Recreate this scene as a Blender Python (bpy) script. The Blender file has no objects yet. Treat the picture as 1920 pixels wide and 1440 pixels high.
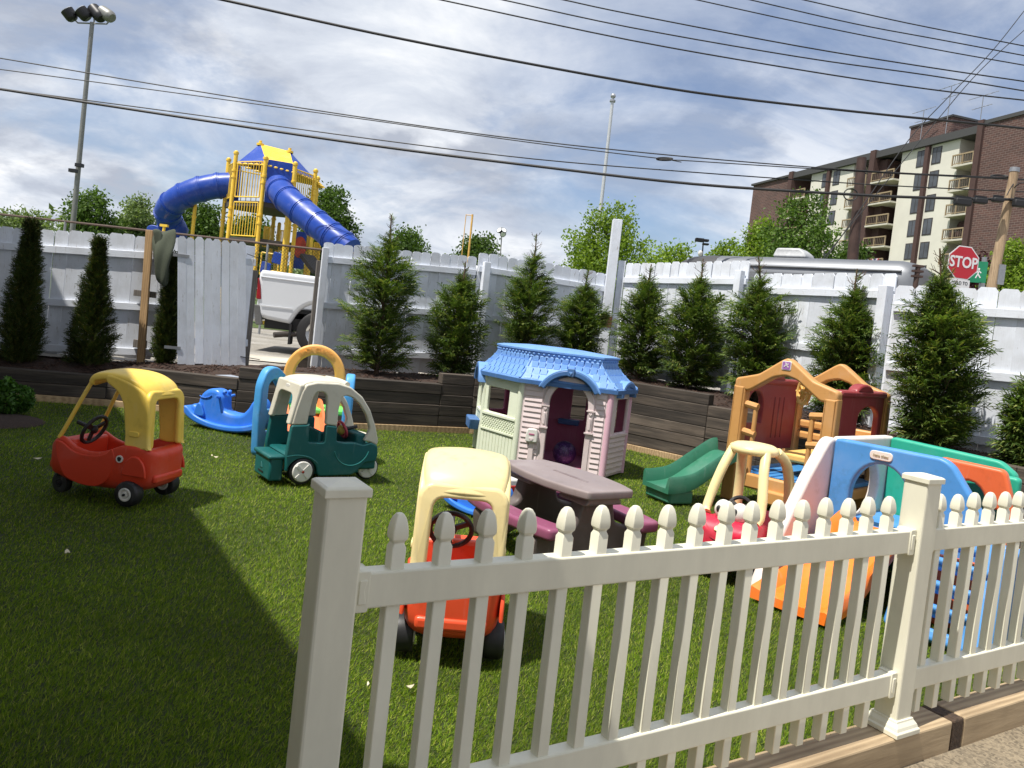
import bpy, bmesh, math, random
import numpy as np
from mathutils import Vector, Matrix
from mathutils.geometry import tessellate_polygon

random.seed(7)
RNG = np.random.default_rng(7)
C = bpy.context.scene.collection
SC = bpy.context.scene
PI = math.pi

# ------------------------------------------------------------------ camera
PITCH, ROLL, CAMH, FPX = math.radians(2.2), 0.113, 1.45, 1442.0
CX, CY = 967.0, 661.4          # where the optical axis meets the picture
_f = Vector((0, math.cos(PITCH), -math.sin(PITCH)))
_u0 = Vector((0, math.sin(PITCH), math.cos(PITCH)))
_r0 = Vector((1, 0, 0))
_c, _s = math.cos(ROLL), math.sin(ROLL)
_r = _r0 * _c + _u0 * _s
_u = _u0 * _c - _r0 * _s
EYE = Vector((0, 0, CAMH))
cam_d = bpy.data.cameras.new('camera')
cam = bpy.data.objects.new('camera', cam_d)
C.objects.link(cam)
cam_d.sensor_width = 36
cam_d.lens = FPX / 1920 * 36
cam_d.shift_x = (960 - CX) / 1920
cam_d.shift_y = (CY - 720) / 1920
cam_d.clip_start = 0.02
cam_d.clip_end = 2000
cam.matrix_world = Matrix(((_r.x, _u.x, -_f.x, 0), (_r.y, _u.y, -_f.y, 0), (_r.z, _u.z, -_f.z, CAMH), (0, 0, 0, 1)))
SC.camera = cam


def ray(px, py):
    return _r * ((px - CX) / FPX) - _u * ((py - CY) / FPX) + _f


def at(px, py, Y):          # survey: the point seen at a photo pixel, Y metres away
    d = ray(px, py)
    return EYE + d * (Y / d.y)


def onz(px, py, z=0.0):     # survey: the point of a level plane seen at a photo pixel
    d = ray(px, py)
    return EYE + d * ((z - CAMH) / d.z)


# ------------------------------------------------------------------ light
SUN_EL = math.radians(64)
SUN_H = Vector((-0.812, -0.584, 0)).normalized()      # horizontal direction towards the sun
SUN_DIR = SUN_H * math.cos(SUN_EL) + Vector((0, 0, math.sin(SUN_EL)))
sun_d = bpy.data.lights.new('sun', 'SUN')
sun_d.energy = 5.0
sun_d.angle = math.radians(0.55)
sun_d.color = (1.0, 0.95, 0.87)
sun = bpy.data.objects.new('sun', sun_d)
C.objects.link(sun)
sun.rotation_euler = SUN_DIR.to_track_quat('Z', 'Y').to_euler()

W = bpy.data.worlds.new('World')
SC.world = W
W.use_nodes = True
wn, wl = W.node_tree.nodes, W.node_tree.links
wn.clear()


def wnode(t, **kw):
    n = wn.new(t)
    for k, v in kw.items():
        setattr(n, k, v)
    return n


def wmath(op, a, b=None, clamp=False):
    n = wnode('ShaderNodeMath', operation=op, use_clamp=clamp)
    for i, x in enumerate((a, b)):
        if x is None:
            continue
        if isinstance(x, (int, float)):
            n.inputs[i].default_value = x
        else:
            wl.new(x, n.inputs[i])
    return n.outputs[0]


def wramp(fac, stops):
    n = wnode('ShaderNodeValToRGB')
    e = n.color_ramp.elements
    while len(e) > 1:
        e.remove(e[-1])
    e[0].position, e[0].color = stops[0][0], (*stops[0][1], 1)
    for p, c in stops[1:]:
        x = e.new(p)
        x.color = (*c, 1)
    wl.new(fac, n.inputs[0])
    return n.outputs[0]


def wmix(fac, a, b):
    n = wnode('ShaderNodeMix', data_type='RGBA')
    wl.new(fac, n.inputs['Factor'])
    for s, x in ((6, a), (7, b)):
        if isinstance(x, tuple):
            n.inputs[s].default_value = (*x, 1)
        else:
            wl.new(x, n.inputs[s])
    return n.outputs[2]


sky = wnode('ShaderNodeTexSky', sky_type='NISHITA', sun_disc=False)
sky.sun_elevation = SUN_EL
sky.sun_rotation = math.atan2(SUN_H.x, SUN_H.y)
sky.air_density = 1.0
sky.dust_density = 0.7
tc = wnode('ShaderNodeTexCoord')
sep = wnode('ShaderNodeSeparateXYZ')
wl.new(tc.outputs['Generated'], sep.inputs[0])
den = wmath('ADD', wmath('MAXIMUM', sep.outputs[2], 0.0), 0.27)
comb = wnode('ShaderNodeCombineXYZ')
wl.new(wmath('DIVIDE', sep.outputs[0], den), comb.inputs[0])
wl.new(wmath('DIVIDE', sep.outputs[1], den), comb.inputs[1])


def wnoise(scale, detail, rough, off, dist=0.0):
    m = wnode('ShaderNodeMapping')
    m.inputs['Location'].default_value = off
    wl.new(comb.outputs[0], m.inputs[0])
    n = wnode('ShaderNodeTexNoise')
    n.inputs['Scale'].default_value = scale
    n.inputs['Detail'].default_value = detail
    n.inputs['Roughness'].default_value = rough
    n.inputs['Distortion'].default_value = dist
    wl.new(m.outputs[0], n.inputs['Vector'])
    return n.outputs['Fac']


SKY_OFF = (6.4, 2.2, 0.0)


def wdot(px, py):           # how near a sky direction lies to one surveyed in the photograph
    n = wnode('ShaderNodeVectorMath', operation='DOT_PRODUCT')
    wl.new(tc.outputs['Generated'], n.inputs[0])
    n.inputs[1].default_value = ray(px, py).normalized()
    return n.outputs['Value']


n_big = wnoise(0.75, 9, 0.55, SKY_OFF, 0.3)
n_small = wnoise(2.3, 10, 0.60, (8.3, 4.4, 0), 0.35)
n_veil = wnoise(1.3, 9, 0.62, (1.0, 9.0, 0), 0.9)
# thin veil, thicker cloud banks, and a clear blue lane high in the middle
bank = wramp(wmath('ADD', n_big, wmath('MULTIPLY', n_small, 0.35)), [(0.55, (0.0,) * 3), (0.70, (1.0,) * 3)])
veil = wramp(n_veil, [(0.36, (0.30,) * 3), (0.58, (0.95,) * 3)])
low = wramp(sep.outputs[2], [(0.02, (0.85,) * 3), (0.20, (0.0,) * 3)])
lane_d = wmath('MAXIMUM', wdot(1250, 190), wdot(1560, 50))
lane = wramp(wmath('ADD', lane_d, wmath('MULTIPLY', n_veil, -0.055)), [(0.948, (1.0,) * 3), (0.978, (0.28,) * 3)])
cover = wmath('MULTIPLY', wmath('MAXIMUM', wmath('MAXIMUM', bank, veil), low), lane)
heap_n = wmath('ADD', wmath('MULTIPLY', n_small, 0.5), wmath('MULTIPLY', n_big, 0.5))
heap = wramp(wmath('ADD', wdot(1690, 265), wmath('MULTIPLY', n_small, 0.06)), [(1.006, (0.0,) * 3), (1.024, (1.0,) * 3)])
cover = wmath('MAXIMUM', cover, heap)
body = wramp(n_small, [(0.32, (4.2, 4.65, 5.6)), (0.50, (6.1, 6.5, 7.2)), (0.64, (8.2, 8.35, 8.6))])
dark = wramp(wmath('ADD', wnoise(1.9, 10, 0.57, (2.6, 0.9, 0), 0.25), wmath('MULTIPLY', low, 0.045)), [(0.50, (0.0,) * 3), (0.62, (0.85,) * 3)])
body2 = wmix(dark, body, (3.5, 3.85, 4.65))
body2 = wmix(wmath('MULTIPLY', heap, 0.6), body2, (3.7, 4.1, 5.0))
skyblue = wnode('ShaderNodeMix', data_type='RGBA', blend_type='MULTIPLY')
skyblue.inputs['Factor'].default_value = 1.0
wl.new(sky.outputs[0], skyblue.inputs[6])
skyblue.inputs[7].default_value = (0.85, 0.9, 1.02, 1)
col = wmix(cover, skyblue.outputs[2], body2)
bg = wnode('ShaderNodeBackground')
bg.inputs['Strength'].default_value = 0.10
wl.new(col, bg.inputs[0])
wo = wnode('ShaderNodeOutputWorld')
wl.new(bg.outputs[0], wo.inputs[0])

SC.view_settings.view_transform = 'Standard'
SC.view_settings.look = 'None'
SC.view_settings.gamma = 1.0
SC.view_settings.use_curve_mapping = False
SC.view_settings.exposure = 0.32
SC.render.engine = 'CYCLES'
SC.cycles.max_bounces = 6
SC.cycles.transparent_max_bounces = 8


# ------------------------------------------------------------------ materials
def L(r, g, b, k=1.0):      # sRGB bytes to linear
    f = lambda c: ((c / 255 + 0.055) / 1.055) ** 2.4 if c > 10 else c / 255 / 12.92
    return (f(r) * k, f(g) * k, f(b) * k)


_mats = {}


class NT:
    def __init__(s, name):
        s.m = bpy.data.materials.new(name)
        s.m.use_nodes = True
        s.n, s.l = s.m.node_tree.nodes, s.m.node_tree.links
        s.b = s.n['Principled BSDF']
        s.tc = s.n.new('ShaderNodeTexCoord')
        s.oi = s.n.new('ShaderNodeObjectInfo')

    def set(s, **kw):
        for k, v in kw.items():
            i = s.b.inputs[k.replace('_', ' ')]
            if hasattr(v, 'links'):
                s.l.new(v, i)
            elif isinstance(v, tuple) and len(v) == 3:
                i.default_value = (*v, 1)
            else:
                i.default_value = v

    def mapped(s, scale=(1, 1, 1), rnd=True):
        mp = s.n.new('ShaderNodeMapping')
        mp.inputs['Scale'].default_value = scale
        s.l.new(s.tc.outputs['Object'], mp.inputs[0])
        if rnd:
            k = s.n.new('ShaderNodeMath')
            k.operation = 'MULTIPLY'
            k.inputs[1].default_value = 37.0
            s.l.new(s.oi.outputs['Random'], k.inputs[0])
            cb = s.n.new('ShaderNodeCombineXYZ')
            for i in range(3):
                s.l.new(k.outputs[0], cb.inputs[i])
            s.l.new(cb.outputs[0], mp.inputs['Location'])
        return mp.outputs[0]

    def noise(s, scale, vec=None, detail=4, rough=0.55, dist=0.0):
        x = s.n.new('ShaderNodeTexNoise')
        x.inputs['Scale'].default_value = scale
        x.inputs['Detail'].default_value = detail
        x.inputs['Roughness'].default_value = rough
        x.inputs['Distortion'].default_value = dist
        s.l.new(vec if vec is not None else s.mapped(), x.inputs['Vector'])
        return x.outputs['Fac']

    def ramp(s, fac, stops):
        x = s.n.new('ShaderNodeValToRGB')
        e = x.color_ramp.elements
        while len(e) > 1:
            e.remove(e[-1])
        e[0].position, e[0].color = stops[0][0], (*stops[0][1], 1)
        for p, c in stops[1:]:
            y = e.new(p)
            y.color = (*c, 1)
        s.l.new(fac, x.inputs[0])
        return x.outputs[0]

    def mix(s, fac, a, b, mode='MIX'):
        x = s.n.new('ShaderNodeMix')
        x.data_type = 'RGBA'
        x.blend_type = mode
        for i, v in ((0, fac), (6, a), (7, b)):
            if hasattr(v, 'links'):
                s.l.new(v, x.inputs[i])
            elif isinstance(v, tuple):
                x.inputs[i].default_value = (*v, 1)
            else:
                x.inputs[i].default_value = v
        return x.outputs[2]

    def bump(s, h, strength=0.3, dist=0.01):
        x = s.n.new('ShaderNodeBump')
        x.inputs['Strength'].default_value = strength
        x.inputs['Distance'].default_value = dist
        s.l.new(h, x.inputs['Height'])
        s.l.new(x.outputs[0], s.b.inputs['Normal'])

    def vary(s, colr, amt=0.12):    # a little lighter or darker from piece to piece
        lo, hi = 1 - amt, 1 + amt
        r = s.ramp(s.oi.outputs['Random'], [(0, (lo,) * 3), (1, (hi,) * 3)])
        return s.mix(1.0, colr, r, 'MULTIPLY')


def plastic(name, c, rough=0.38, fade=0.10, key=None):
    if name in _mats:
        return _mats[name]
    t = NT(name)
    n1 = t.noise(3.0, detail=5)
    pale = tuple(x + (0.75 - x) * fade * 1.6 for x in c)
    deep = tuple(x * (1 - fade) for x in c)
    base = t.ramp(n1, [(0.3, deep), (0.55, c), (0.8, pale)])
    grime = t.ramp(t.noise(11.0, detail=8, rough=0.7), [(0.55, (1, 1, 1)), (0.75, (0.82, 0.79, 0.73))])
    scr = t.ramp(t.noise(26, t.mapped((1, 1, 0.18)), detail=3), [(0.62, (0,) * 3), (0.72, (0.22,) * 3)])
    colr = t.mix(scr, t.mix(1.0, base, grime, 'MULTIPLY'), tuple(min(1, x * 0.7 + 0.2) for x in c))
    t.set(Base_Color=colr, Roughness=t.ramp(n1, [(0.3, (rough - 0.07,) * 3), (0.75, (rough + 0.14,) * 3)]))
    t.b.inputs['Specular IOR Level'].default_value = 0.42
    t.bump(t.noise(160, detail=2), 0.06, 0.002)
    _mats[name] = t.m
    return t.m


def paint(name, c, rough=0.5, grain=(14, 14, 1.2), wear=None, vary=0.06, dirt=0.25, bump=0.15):
    if name in _mats:
        return _mats[name]
    t = NT(name)
    g = t.noise(6, t.mapped(grain), detail=6, rough=0.6)
    d = t.ramp(t.noise(2.2, detail=7, rough=0.65), [(0.42, (1, 1, 1)), (0.8, (1 - dirt, 1 - dirt * 1.05, 1 - dirt * 1.15))])
    colr = t.mix(1.0, t.ramp(g, [(0.25, tuple(x * 0.9 for x in c)), (0.7, c)]), d, 'MULTIPLY')
    if wear:
        w = t.ramp(t.noise(7, t.mapped((6, 6, 0.9)), detail=9, rough=0.72), [(0.60, (0,) * 3), (0.68, (0.75,) * 3)])
        colr = t.mix(w, colr, wear)
    t.set(Base_Color=t.vary(colr, vary), Roughness=rough)
    t.bump(g, bump, 0.004)
    _mats[name] = t.m
    return t.m


def wood(name, lo, hi, axis_scale=(1.3, 14, 14), rough=0.8, vary=0.15, knots=True, bump=0.4):
    if name in _mats:
        return _mats[name]
    t = NT(name)
    v = t.mapped(axis_scale)
    g = t.noise(2.6, v, detail=8, rough=0.6, dist=1.2)
    w = t.n.new('ShaderNodeTexWave')
    w.inputs['Scale'].default_value = 0.9
    w.inputs['Distortion'].default_value = 9
    w.inputs['Detail'].default_value = 3
    w.inputs['Detail Scale'].default_value = 0.8
    w.bands_direction = 'Y' if axis_scale[0] < 4 else 'X'
    t.l.new(v, w.inputs['Vector'])
    mid = tuple((a + b) / 2 for a, b in zip(lo, hi))
    c1 = t.ramp(g, [(0.25, lo), (0.5, mid), (0.75, hi)])
    c2 = t.mix(0.45, c1, t.ramp(w.outputs['Fac'], [(0, lo), (1, hi)]))
    st = t.ramp(t.noise(1.4, detail=6), [(0.4, (1, 1, 1)), (0.75, (0.66, 0.63, 0.6))])
    t.set(Base_Color=t.vary(t.mix(1.0, c2, st, 'MULTIPLY'), vary), Roughness=rough)
    t.bump(g, bump, 0.006)
    _mats[name] = t.m
    return t.m


def plain(name, c, rough=0.5, metal=0.0, nscale=12, amt=0.18, bump=0.0, vary=0.0):
    if name in _mats:
        return _mats[name]
    t = NT(name)
    n = t.noise(nscale, detail=6, rough=0.6)
    colr = t.ramp(n, [(0.25, tuple(x * (1 - amt) for x in c)), (0.75, tuple(min(1, x * (1 + amt)) for x in c))])
    t.set(Base_Color=t.vary(colr, vary) if vary else colr, Roughness=rough, Metallic=metal)
    if bump:
        t.bump(n, bump, 0.01)
    _mats[name] = t.m
    return t.m


def leafmat(name, cols, rough=0.6, trans=0.25, nscale=3.0):
    if name in _mats:
        return _mats[name]
    t = NT(name)
    geo = t.n.new('ShaderNodeNewGeometry')
    isl = geo.outputs['Random Per Island']
    k = len(cols)
    c1 = t.ramp(isl, [(i / (k - 1), cc) for i, cc in enumerate(cols)])
    big = t.ramp(t.noise(nscale, detail=3), [(0.3, (0.72,) * 3), (0.7, (1.25, 1.22, 1.1))])
    colr = t.mix(1.0, c1, big, 'MULTIPLY')
    t.set(Base_Color=colr, Roughness=rough)
    t.b.inputs['Specular IOR Level'].default_value = 0.25
    tr = t.n.new('ShaderNodeBsdfTranslucent')
    t.l.new(t.mix(1.0, colr, (1.25, 1.35, 0.6), 'MULTIPLY'), tr.inputs[0])
    ms = t.n.new('ShaderNodeMixShader')
    ms.inputs[0].default_value = trans
    out = t.n['Material Output']
    t.l.new(t.b.outputs[0], ms.inputs[1])
    t.l.new(tr.outputs[0], ms.inputs[2])
    t.l.new(ms.outputs[0], out.inputs[0])
    _mats[name] = t.m
    return t.m


def glass(name, c=(0.03, 0.04, 0.05), rough=0.08):
    return plain(name, c, rough, 0.0, 2, 0.3)


# ------------------------------------------------------------------ mesh tools
class MB:
    def __init__(s):
        s.v, s.f, s.mi = [], [], []

    def add(s, vs, fs, mi=0):
        o = len(s.v)
        s.v.extend([tuple(v) for v in vs])
        s.f.extend([tuple(i + o for i in f) for f in fs])
        s.mi.extend([mi] * len(fs))
        return s

    def box(s, a, b, M=None, mi=0):
        x0, y0, z0 = a
        x1, y1, z1 = b
        vs = [(x0, y0, z0), (x1, y0, z0), (x1, y1, z0), (x0, y1, z0), (x0, y0, z1), (x1, y0, z1), (x1, y1, z1), (x0, y1, z1)]
        if M is not None:
            vs = [M @ Vector(v) for v in vs]
        return s.add(vs, [(3, 2, 1, 0), (4, 5, 6, 7), (0, 1, 5, 4), (1, 2, 6, 5), (2, 3, 7, 6), (3, 0, 4, 7)], mi)

    def cbox(s, c, size, M=None, mi=0):
        c, h = Vector(c), Vector(size) / 2
        return s.box(c - h, c + h, M, mi)

    def bar(s, p, q, w, h, up=(0, 0, 1), mi=0):     # square bar from p to q
        p, q, up = Vector(p), Vector(q), Vector(up)
        d = (q - p).normalized()
        sd = d.cross(up)
        if sd.length < 1e-4:
            sd = d.cross(Vector((0, 1, 0)))
        sd.normalize()
        u = sd.cross(d).normalized()
        vs = [x + sd * (i * w / 2) + u * (j * h / 2) for x in (p, q) for i, j in ((-1, -1), (1, -1), (1, 1), (-1, 1))]
        return s.add(vs, [(0, 1, 2, 3), (7, 6, 5, 4), (0, 4, 5, 1), (1, 5, 6, 2), (2, 6, 7, 3), (3, 7, 4, 0)], mi)

    def tube(s, path, r, n=10, caps=True, mi=0):
        P = [Vector(p) for p in path]
        R = r if isinstance(r, (list, tuple)) else [r] * len(P)
        ref = Vector((0, 0, 1))
        if abs((P[-1] - P[0]).normalized().z) > 0.9:
            ref = Vector((1, 0, 0))
        vs, fs = [], []
        a = None
        for i, p in enumerate(P):
            t = (P[min(i + 1, len(P) - 1)] - P[max(i - 1, 0)]).normalized()
            if a is None:
                a = t.cross(ref).normalized()
            else:
                a = (a - t * a.dot(t)).normalized()
            b = t.cross(a)
            for k in range(n):
                th = 2 * PI * k / n
                vs.append(p + (a * math.cos(th) + b * math.sin(th)) * R[i])
        for i in range(len(P) - 1):
            for k in range(n):
                k2 = (k + 1) % n
                fs.append((i * n + k, i * n + k2, (i + 1) * n + k2, (i + 1) * n + k))
        if caps:
            fs.append(tuple(range(n - 1, -1, -1)))
            fs.append(tuple(range((len(P) - 1) * n, len(P) * n)))
        return s.add(vs, fs, mi)

    def cyl(s, c, axis, r, h, n=24, mi=0):
        c, ax = Vector(c), Vector(axis).normalized()
        return s.tube([c - ax * h / 2, c + ax * h / 2], r, n, True, mi)

    def lathe(s, prof, n=24, M=None, mi=0, a0=0.0, a1=2 * PI):
        vs, fs = [], []
        full = abs(a1 - a0 - 2 * PI) < 1e-6
        m = n if full else n + 1
        for (r, z) in prof:
            for k in range(m):
                th = a0 + (a1 - a0) * k / n
                v = Vector((r * math.cos(th), r * math.sin(th), z))
                vs.append(M @ v if M is not None else v)
        for i in range(len(prof) - 1):
            for k in range(n):
                k2 = (k + 1) % m
                fs.append((i * m + k, i * m + k2, (i + 1) * m + k2, (i + 1) * m + k))
        return s.add(vs, fs, mi)

    def loft(s, rings, closed=True, cap=True, mi=0):
        n = len(rings[0])
        vs = [v for r in rings for v in r]
        fs = []
        for i in range(len(rings) - 1):
            for k in range(n if closed else n - 1):
                k2 = (k + 1) % n
                fs.append((i * n + k, i * n + k2, (i + 1) * n + k2, (i + 1) * n + k))
        if cap:
            fs.append(tuple(range(n - 1, -1, -1)))
            fs.append(tuple(range((len(rings) - 1) * n, len(rings) * n)))
        return s.add(vs, fs, mi)

    def sphere(s, c, r, n=16, m=10, mi=0, M=None):
        rx = r if isinstance(r, (tuple, list)) else (r, r, r)
        T = Matrix.Translation(Vector(c)) @ (M if M is not None else Matrix.Identity(4)) @ Matrix.Diagonal((*rx, 1))
        return s.lathe([(max(1e-4, math.sin(PI * i / m)), -math.cos(PI * i / m)) for i in range(m + 1)], n, T, mi)

    def plate(s, outer, holes=(), th=0.03, bev=0.006, M=None, mi=0, seg=2):
        """flat moulded panel with rounded rims: outline in (x, z), thickness along y (centred)"""
        vs, fs = plate_mesh(outer, holes, th, bev, seg)
        if M is not None:
            vs = [M @ v for v in vs]
        return s.add(vs, fs, mi)

    def mesh(s, name, mats, smooth=40):
        me = bpy.data.meshes.new(name)
        me.from_pydata(s.v, [], s.f)
        for m in (mats if isinstance(mats, (list, tuple)) else [mats]):
            me.materials.append(m)
        if any(s.mi):
            me.polygons.foreach_set('material_index', s.mi)
        if smooth:
            me.polygons.foreach_set('use_smooth', [True] * len(me.polygons))
            me.set_sharp_from_angle(angle=math.radians(smooth))
        me.update()
        return me

    def build(s, name, mats, parent=None, smooth=40, bev=0, sub=0, seg=2, recalc=False):
        me = s.mesh(name, mats, smooth if not sub else 180)
        if recalc:
            bm = bmesh.new()
            bm.from_mesh(me)
            bmesh.ops.recalc_face_normals(bm, faces=bm.faces)
            bm.to_mesh(me)
            bm.free()
        return put(name, me, parent, bev, sub, seg)


def put(name, me, parent=None, bev=0, sub=0, seg=2):
    o = bpy.data.objects.new(name, me)
    C.objects.link(o)
    if parent is not None:
        o.parent = parent
    if sub:
        m = o.modifiers.new('subdivision', 'SUBSURF')
        m.levels = m.render_levels = sub
    if bev:
        m = o.modifiers.new('bevel', 'BEVEL')
        m.width = bev
        m.segments = seg
        m.limit_method = 'ANGLE'
        m.angle_limit = math.radians(35)
        m.harden_normals = False
    return o


def plate_mesh(outer, holes, th, bev, seg):
    cu = bpy.data.curves.new('outline', 'CURVE')
    cu.dimensions = '2D'
    cu.fill_mode = 'BOTH'
    bev = min(bev, th * 0.49)
    cu.extrude = th / 2 - bev
    cu.bevel_depth = bev
    cu.bevel_resolution = seg
    cu.offset = -bev
    for pts in [outer] + list(holes):
        sp = cu.splines.new('POLY')
        sp.points.add(len(pts) - 1)
        for p, q in zip(sp.points, pts):
            p.co = (q[0], q[1], 0, 1)
        sp.use_cyclic_u = True
    o = bpy.data.objects.new('outline', cu)
    C.objects.link(o)
    dg = bpy.context.evaluated_depsgraph_get()
    me = bpy.data.meshes.new_from_object(o.evaluated_get(dg))
    vs = [Vector((v.co.x, -v.co.z, v.co.y)) for v in me.vertices]
    fs = [tuple(p.vertices) for p in me.polygons]
    bpy.data.objects.remove(o)
    bpy.data.curves.remove(cu)
    bpy.data.meshes.remove(me)
    return vs, fs


def rp(pts, r=0.03, n=5):
    """polygon with rounded corners; a point may carry its own radius as third entry"""
    out = []
    k = len(pts)
    for i in range(k):
        p = Vector(pts[i][:2])
        rr = pts[i][2] if len(pts[i]) > 2 else r
        a, b = Vector(pts[i - 1][:2]), Vector(pts[(i + 1) % k][:2])
        d1, d2 = (a - p), (b - p)
        l = min(rr, d1.length * 0.48, d2.length * 0.48)
        if l < 1e-4:
            out.append(tuple(p))
            continue
        s0, s1 = p + d1.normalized() * l, p + d2.normalized() * l
        for j in range(n + 1):
            t = j / n
            q = s0 * (1 - t) ** 2 + p * 2 * t * (1 - t) + s1 * t * t
            out.append(tuple(q))
    return out


def arc(cx, cz, r, a0, a1, n=14, rz=None):
    rz = r if rz is None else rz
    return [(cx + r * math.cos(math.radians(a0 + (a1 - a0) * i / n)), cz + rz * math.sin(math.radians(a0 + (a1 - a0) * i / n))) for i in range(n + 1)]


def spline(pts, n=6, closed=False):
    P = [Vector(p) for p in pts]
    k = len(P)
    out = []
    rng = range(k if closed else k - 1)
    for i in rng:
        g = lambda j: P[j % k] if closed else P[min(max(j, 0), k - 1)]
        a, b, c, d = g(i - 1), g(i), g(i + 1), g(i + 2)
        for j in range(n):
            t = j / n
            out.append(0.5 * ((2 * b) + (c - a) * t + (2 * a - 5 * b + 4 * c - d) * t * t + (3 * b - a - 3 * c + d) * t ** 3))
    if not closed:
        out.append(P[-1].copy())
    return out


def onwall(P, Q, off=0.0):
    """matrix that lays a plate's x along P->Q, z up, its front (-y) to the right-hand side of P->Q"""
    P, Q = Vector((P[0], P[1], 0)), Vector((Q[0], Q[1], 0))
    x = (Q - P).normalized()
    y = Vector((0, 0, 1)).cross(x)
    M = Matrix(((x.x, y.x, 0, P.x), (x.y, y.y, 0, P.y), (0, 0, 1, P.z), (0, 0, 0, 1)))
    return M @ Matrix.Translation((0, off, 0))


def text_mesh(body, size, depth, name, mat, bold=0.0, shear=0.0, sx=1.0):
    cu = bpy.data.curves.new(name, 'FONT')
    cu.body = body
    cu.size = size
    cu.extrude = depth / 2
    cu.offset = bold
    cu.shear = shear
    cu.align_x = 'CENTER'
    cu.align_y = 'CENTER'
    cu.resolution_u = 3
    o = bpy.data.objects.new(name, cu)
    C.objects.link(o)
    dg = bpy.context.evaluated_depsgraph_get()
    me = bpy.data.meshes.new_from_object(o.evaluated_get(dg))
    bpy.data.objects.remove(o)
    bpy.data.curves.remove(cu)
    me.transform(Matrix(((sx, 0, 0, 0), (0, 0, -1, 0), (0, 1, 0, 0), (0, 0, 0, 1))))    # upright, facing -y
    me.materials.clear()
    me.materials.append(mat)
    me.name = name
    return me


def tag(o, label=None, cat=None, group=None, kind=None):
    for k, v in (('label', label), ('category', cat), ('group', group), ('kind', kind)):
        if v:
            o[k] = v
    return o


def thing(name, label, cat, loc=(0, 0, 0), rz=0.0, group=None):
    o = bpy.data.objects.new(name, None)
    C.objects.link(o)
    o.location = loc
    o.rotation_euler = (0, 0, rz)
    o.empty_display_size = 0.1
    return tag(o, label, cat, group)


def toloc(o):
    """world -> local of a thing turned about z"""
    M = (Matrix.Translation(o.location) @ Matrix.Rotation(o.rotation_euler.z, 4, 'Z')).inverted()
    return lambda p: M @ Vector((p[0], p[1], p[2] if len(p) > 2 else 0))


def ang(v):
    return math.atan2(v[1], v[0])

# ================================================================== SETTING
M_TURFBASE = plain('turf_backing', L(44, 54, 14), 0.9, nscale=30, amt=0.4)
M_SOIL = plain('soil', L(70, 55, 42), 0.95, nscale=9, amt=0.4, bump=0.5)
M_MULCH = plain('mulch', L(54, 40, 33), 0.95, nscale=40, amt=0.55, bump=0.9)
M_CHIP = plain('mulch_chip', L(72, 52, 42), 0.9, nscale=25, amt=0.5)
M_TIMBER = wood('stained_timber', L(42, 38, 34), L(98, 88, 78), (1.1, 16, 16), 0.85, 0.38, bump=0.5)
M_PALEWOOD = wood('pale_timber', L(150, 122, 88), L(205, 178, 138), (1.1, 15, 15), 0.8, 0.08)
M_POSTWOOD = wood('weathered_timber', L(134, 114, 88), L(196, 174, 140), (0.9, 11, 11), 0.75, 0.08, bump=0.35)
M_ENDGRAIN = plain('end_grain', L(70, 55, 42), 0.9, nscale=60, amt=0.6, bump=0.8)
M_FENCE = paint('fence_paint', L(226, 231, 240), 0.62, (30, 30, 1.6), wear=L(150, 144, 136), vary=0.09, dirt=0.28, bump=0.3)
M_FENCEX = paint('fence_rail_paint', L(226, 231, 240), 0.62, (1.6, 30, 30), wear=L(160, 156, 150), vary=0.05, dirt=0.22, bump=0.3)
M_VINYL = paint('white_vinyl', L(232, 229, 209), 0.32, (3, 3, 0.8), vary=0.015, dirt=0.10, bump=0.02)
M_GREYWOOD = wood('grey_wood', L(85, 80, 76), L(140, 134, 126), (14, 14, 1.1), 0.85, 0.1)
M_TANWOOD = wood('tan_wood', L(140, 112, 78), L(186, 152, 108), (14, 14, 1.1), 0.75, 0.1)
M_DARK = plain('dark_metal', L(36, 36, 38), 0.45, 0.3)
M_STEEL = plain('galvanised_steel', L(150, 152, 155), 0.42, 0.6)
M_BLACK = plain('black_rubber', L(26, 26, 28), 0.6)


def pave_mat(name, lo, hi, agg):
    t = NT(name)
    n = t.noise(3, detail=9, rough=0.65)
    c1 = t.ramp(n, [(0.3, lo), (0.7, hi)])
    v = t.n.new('ShaderNodeTexVoronoi')
    v.inputs['Scale'].default_value = 90
    t.l.new(t.tc.outputs['Object'], v.inputs['Vector'])
    c2 = t.mix(agg, c1, t.ramp(v.outputs['Color'], [(0.0, tuple(x * 0.45 for x in lo)), (0.5, hi), (1.0, tuple(min(1, x * 1.5) for x in hi))]))
    st = t.ramp(t.noise(1.1, detail=6), [(0.35, (1.08,) * 3), (0.7, (0.7, 0.68, 0.64))])
    t.set(Base_Color=t.mix(1.0, c2, st, 'MULTIPLY'), Roughness=0.9)
    t.bump(v.outputs['Distance'], 0.6, 0.006)
    return t.m


M_CONC = pave_mat('worn_concrete', L(92, 83, 70), L(140, 128, 108), 0.6)
M_LOT = pave_mat('lot_gravel', L(120, 116, 110), L(160, 156, 148), 0.4)
M_WALK = pave_mat('walk_concrete', L(176, 170, 158), L(206, 200, 188), 0.15)
M_MEADOW = plain('meadow', L(74, 92, 42), 0.95, nscale=5, amt=0.4, bump=0.4)

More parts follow.
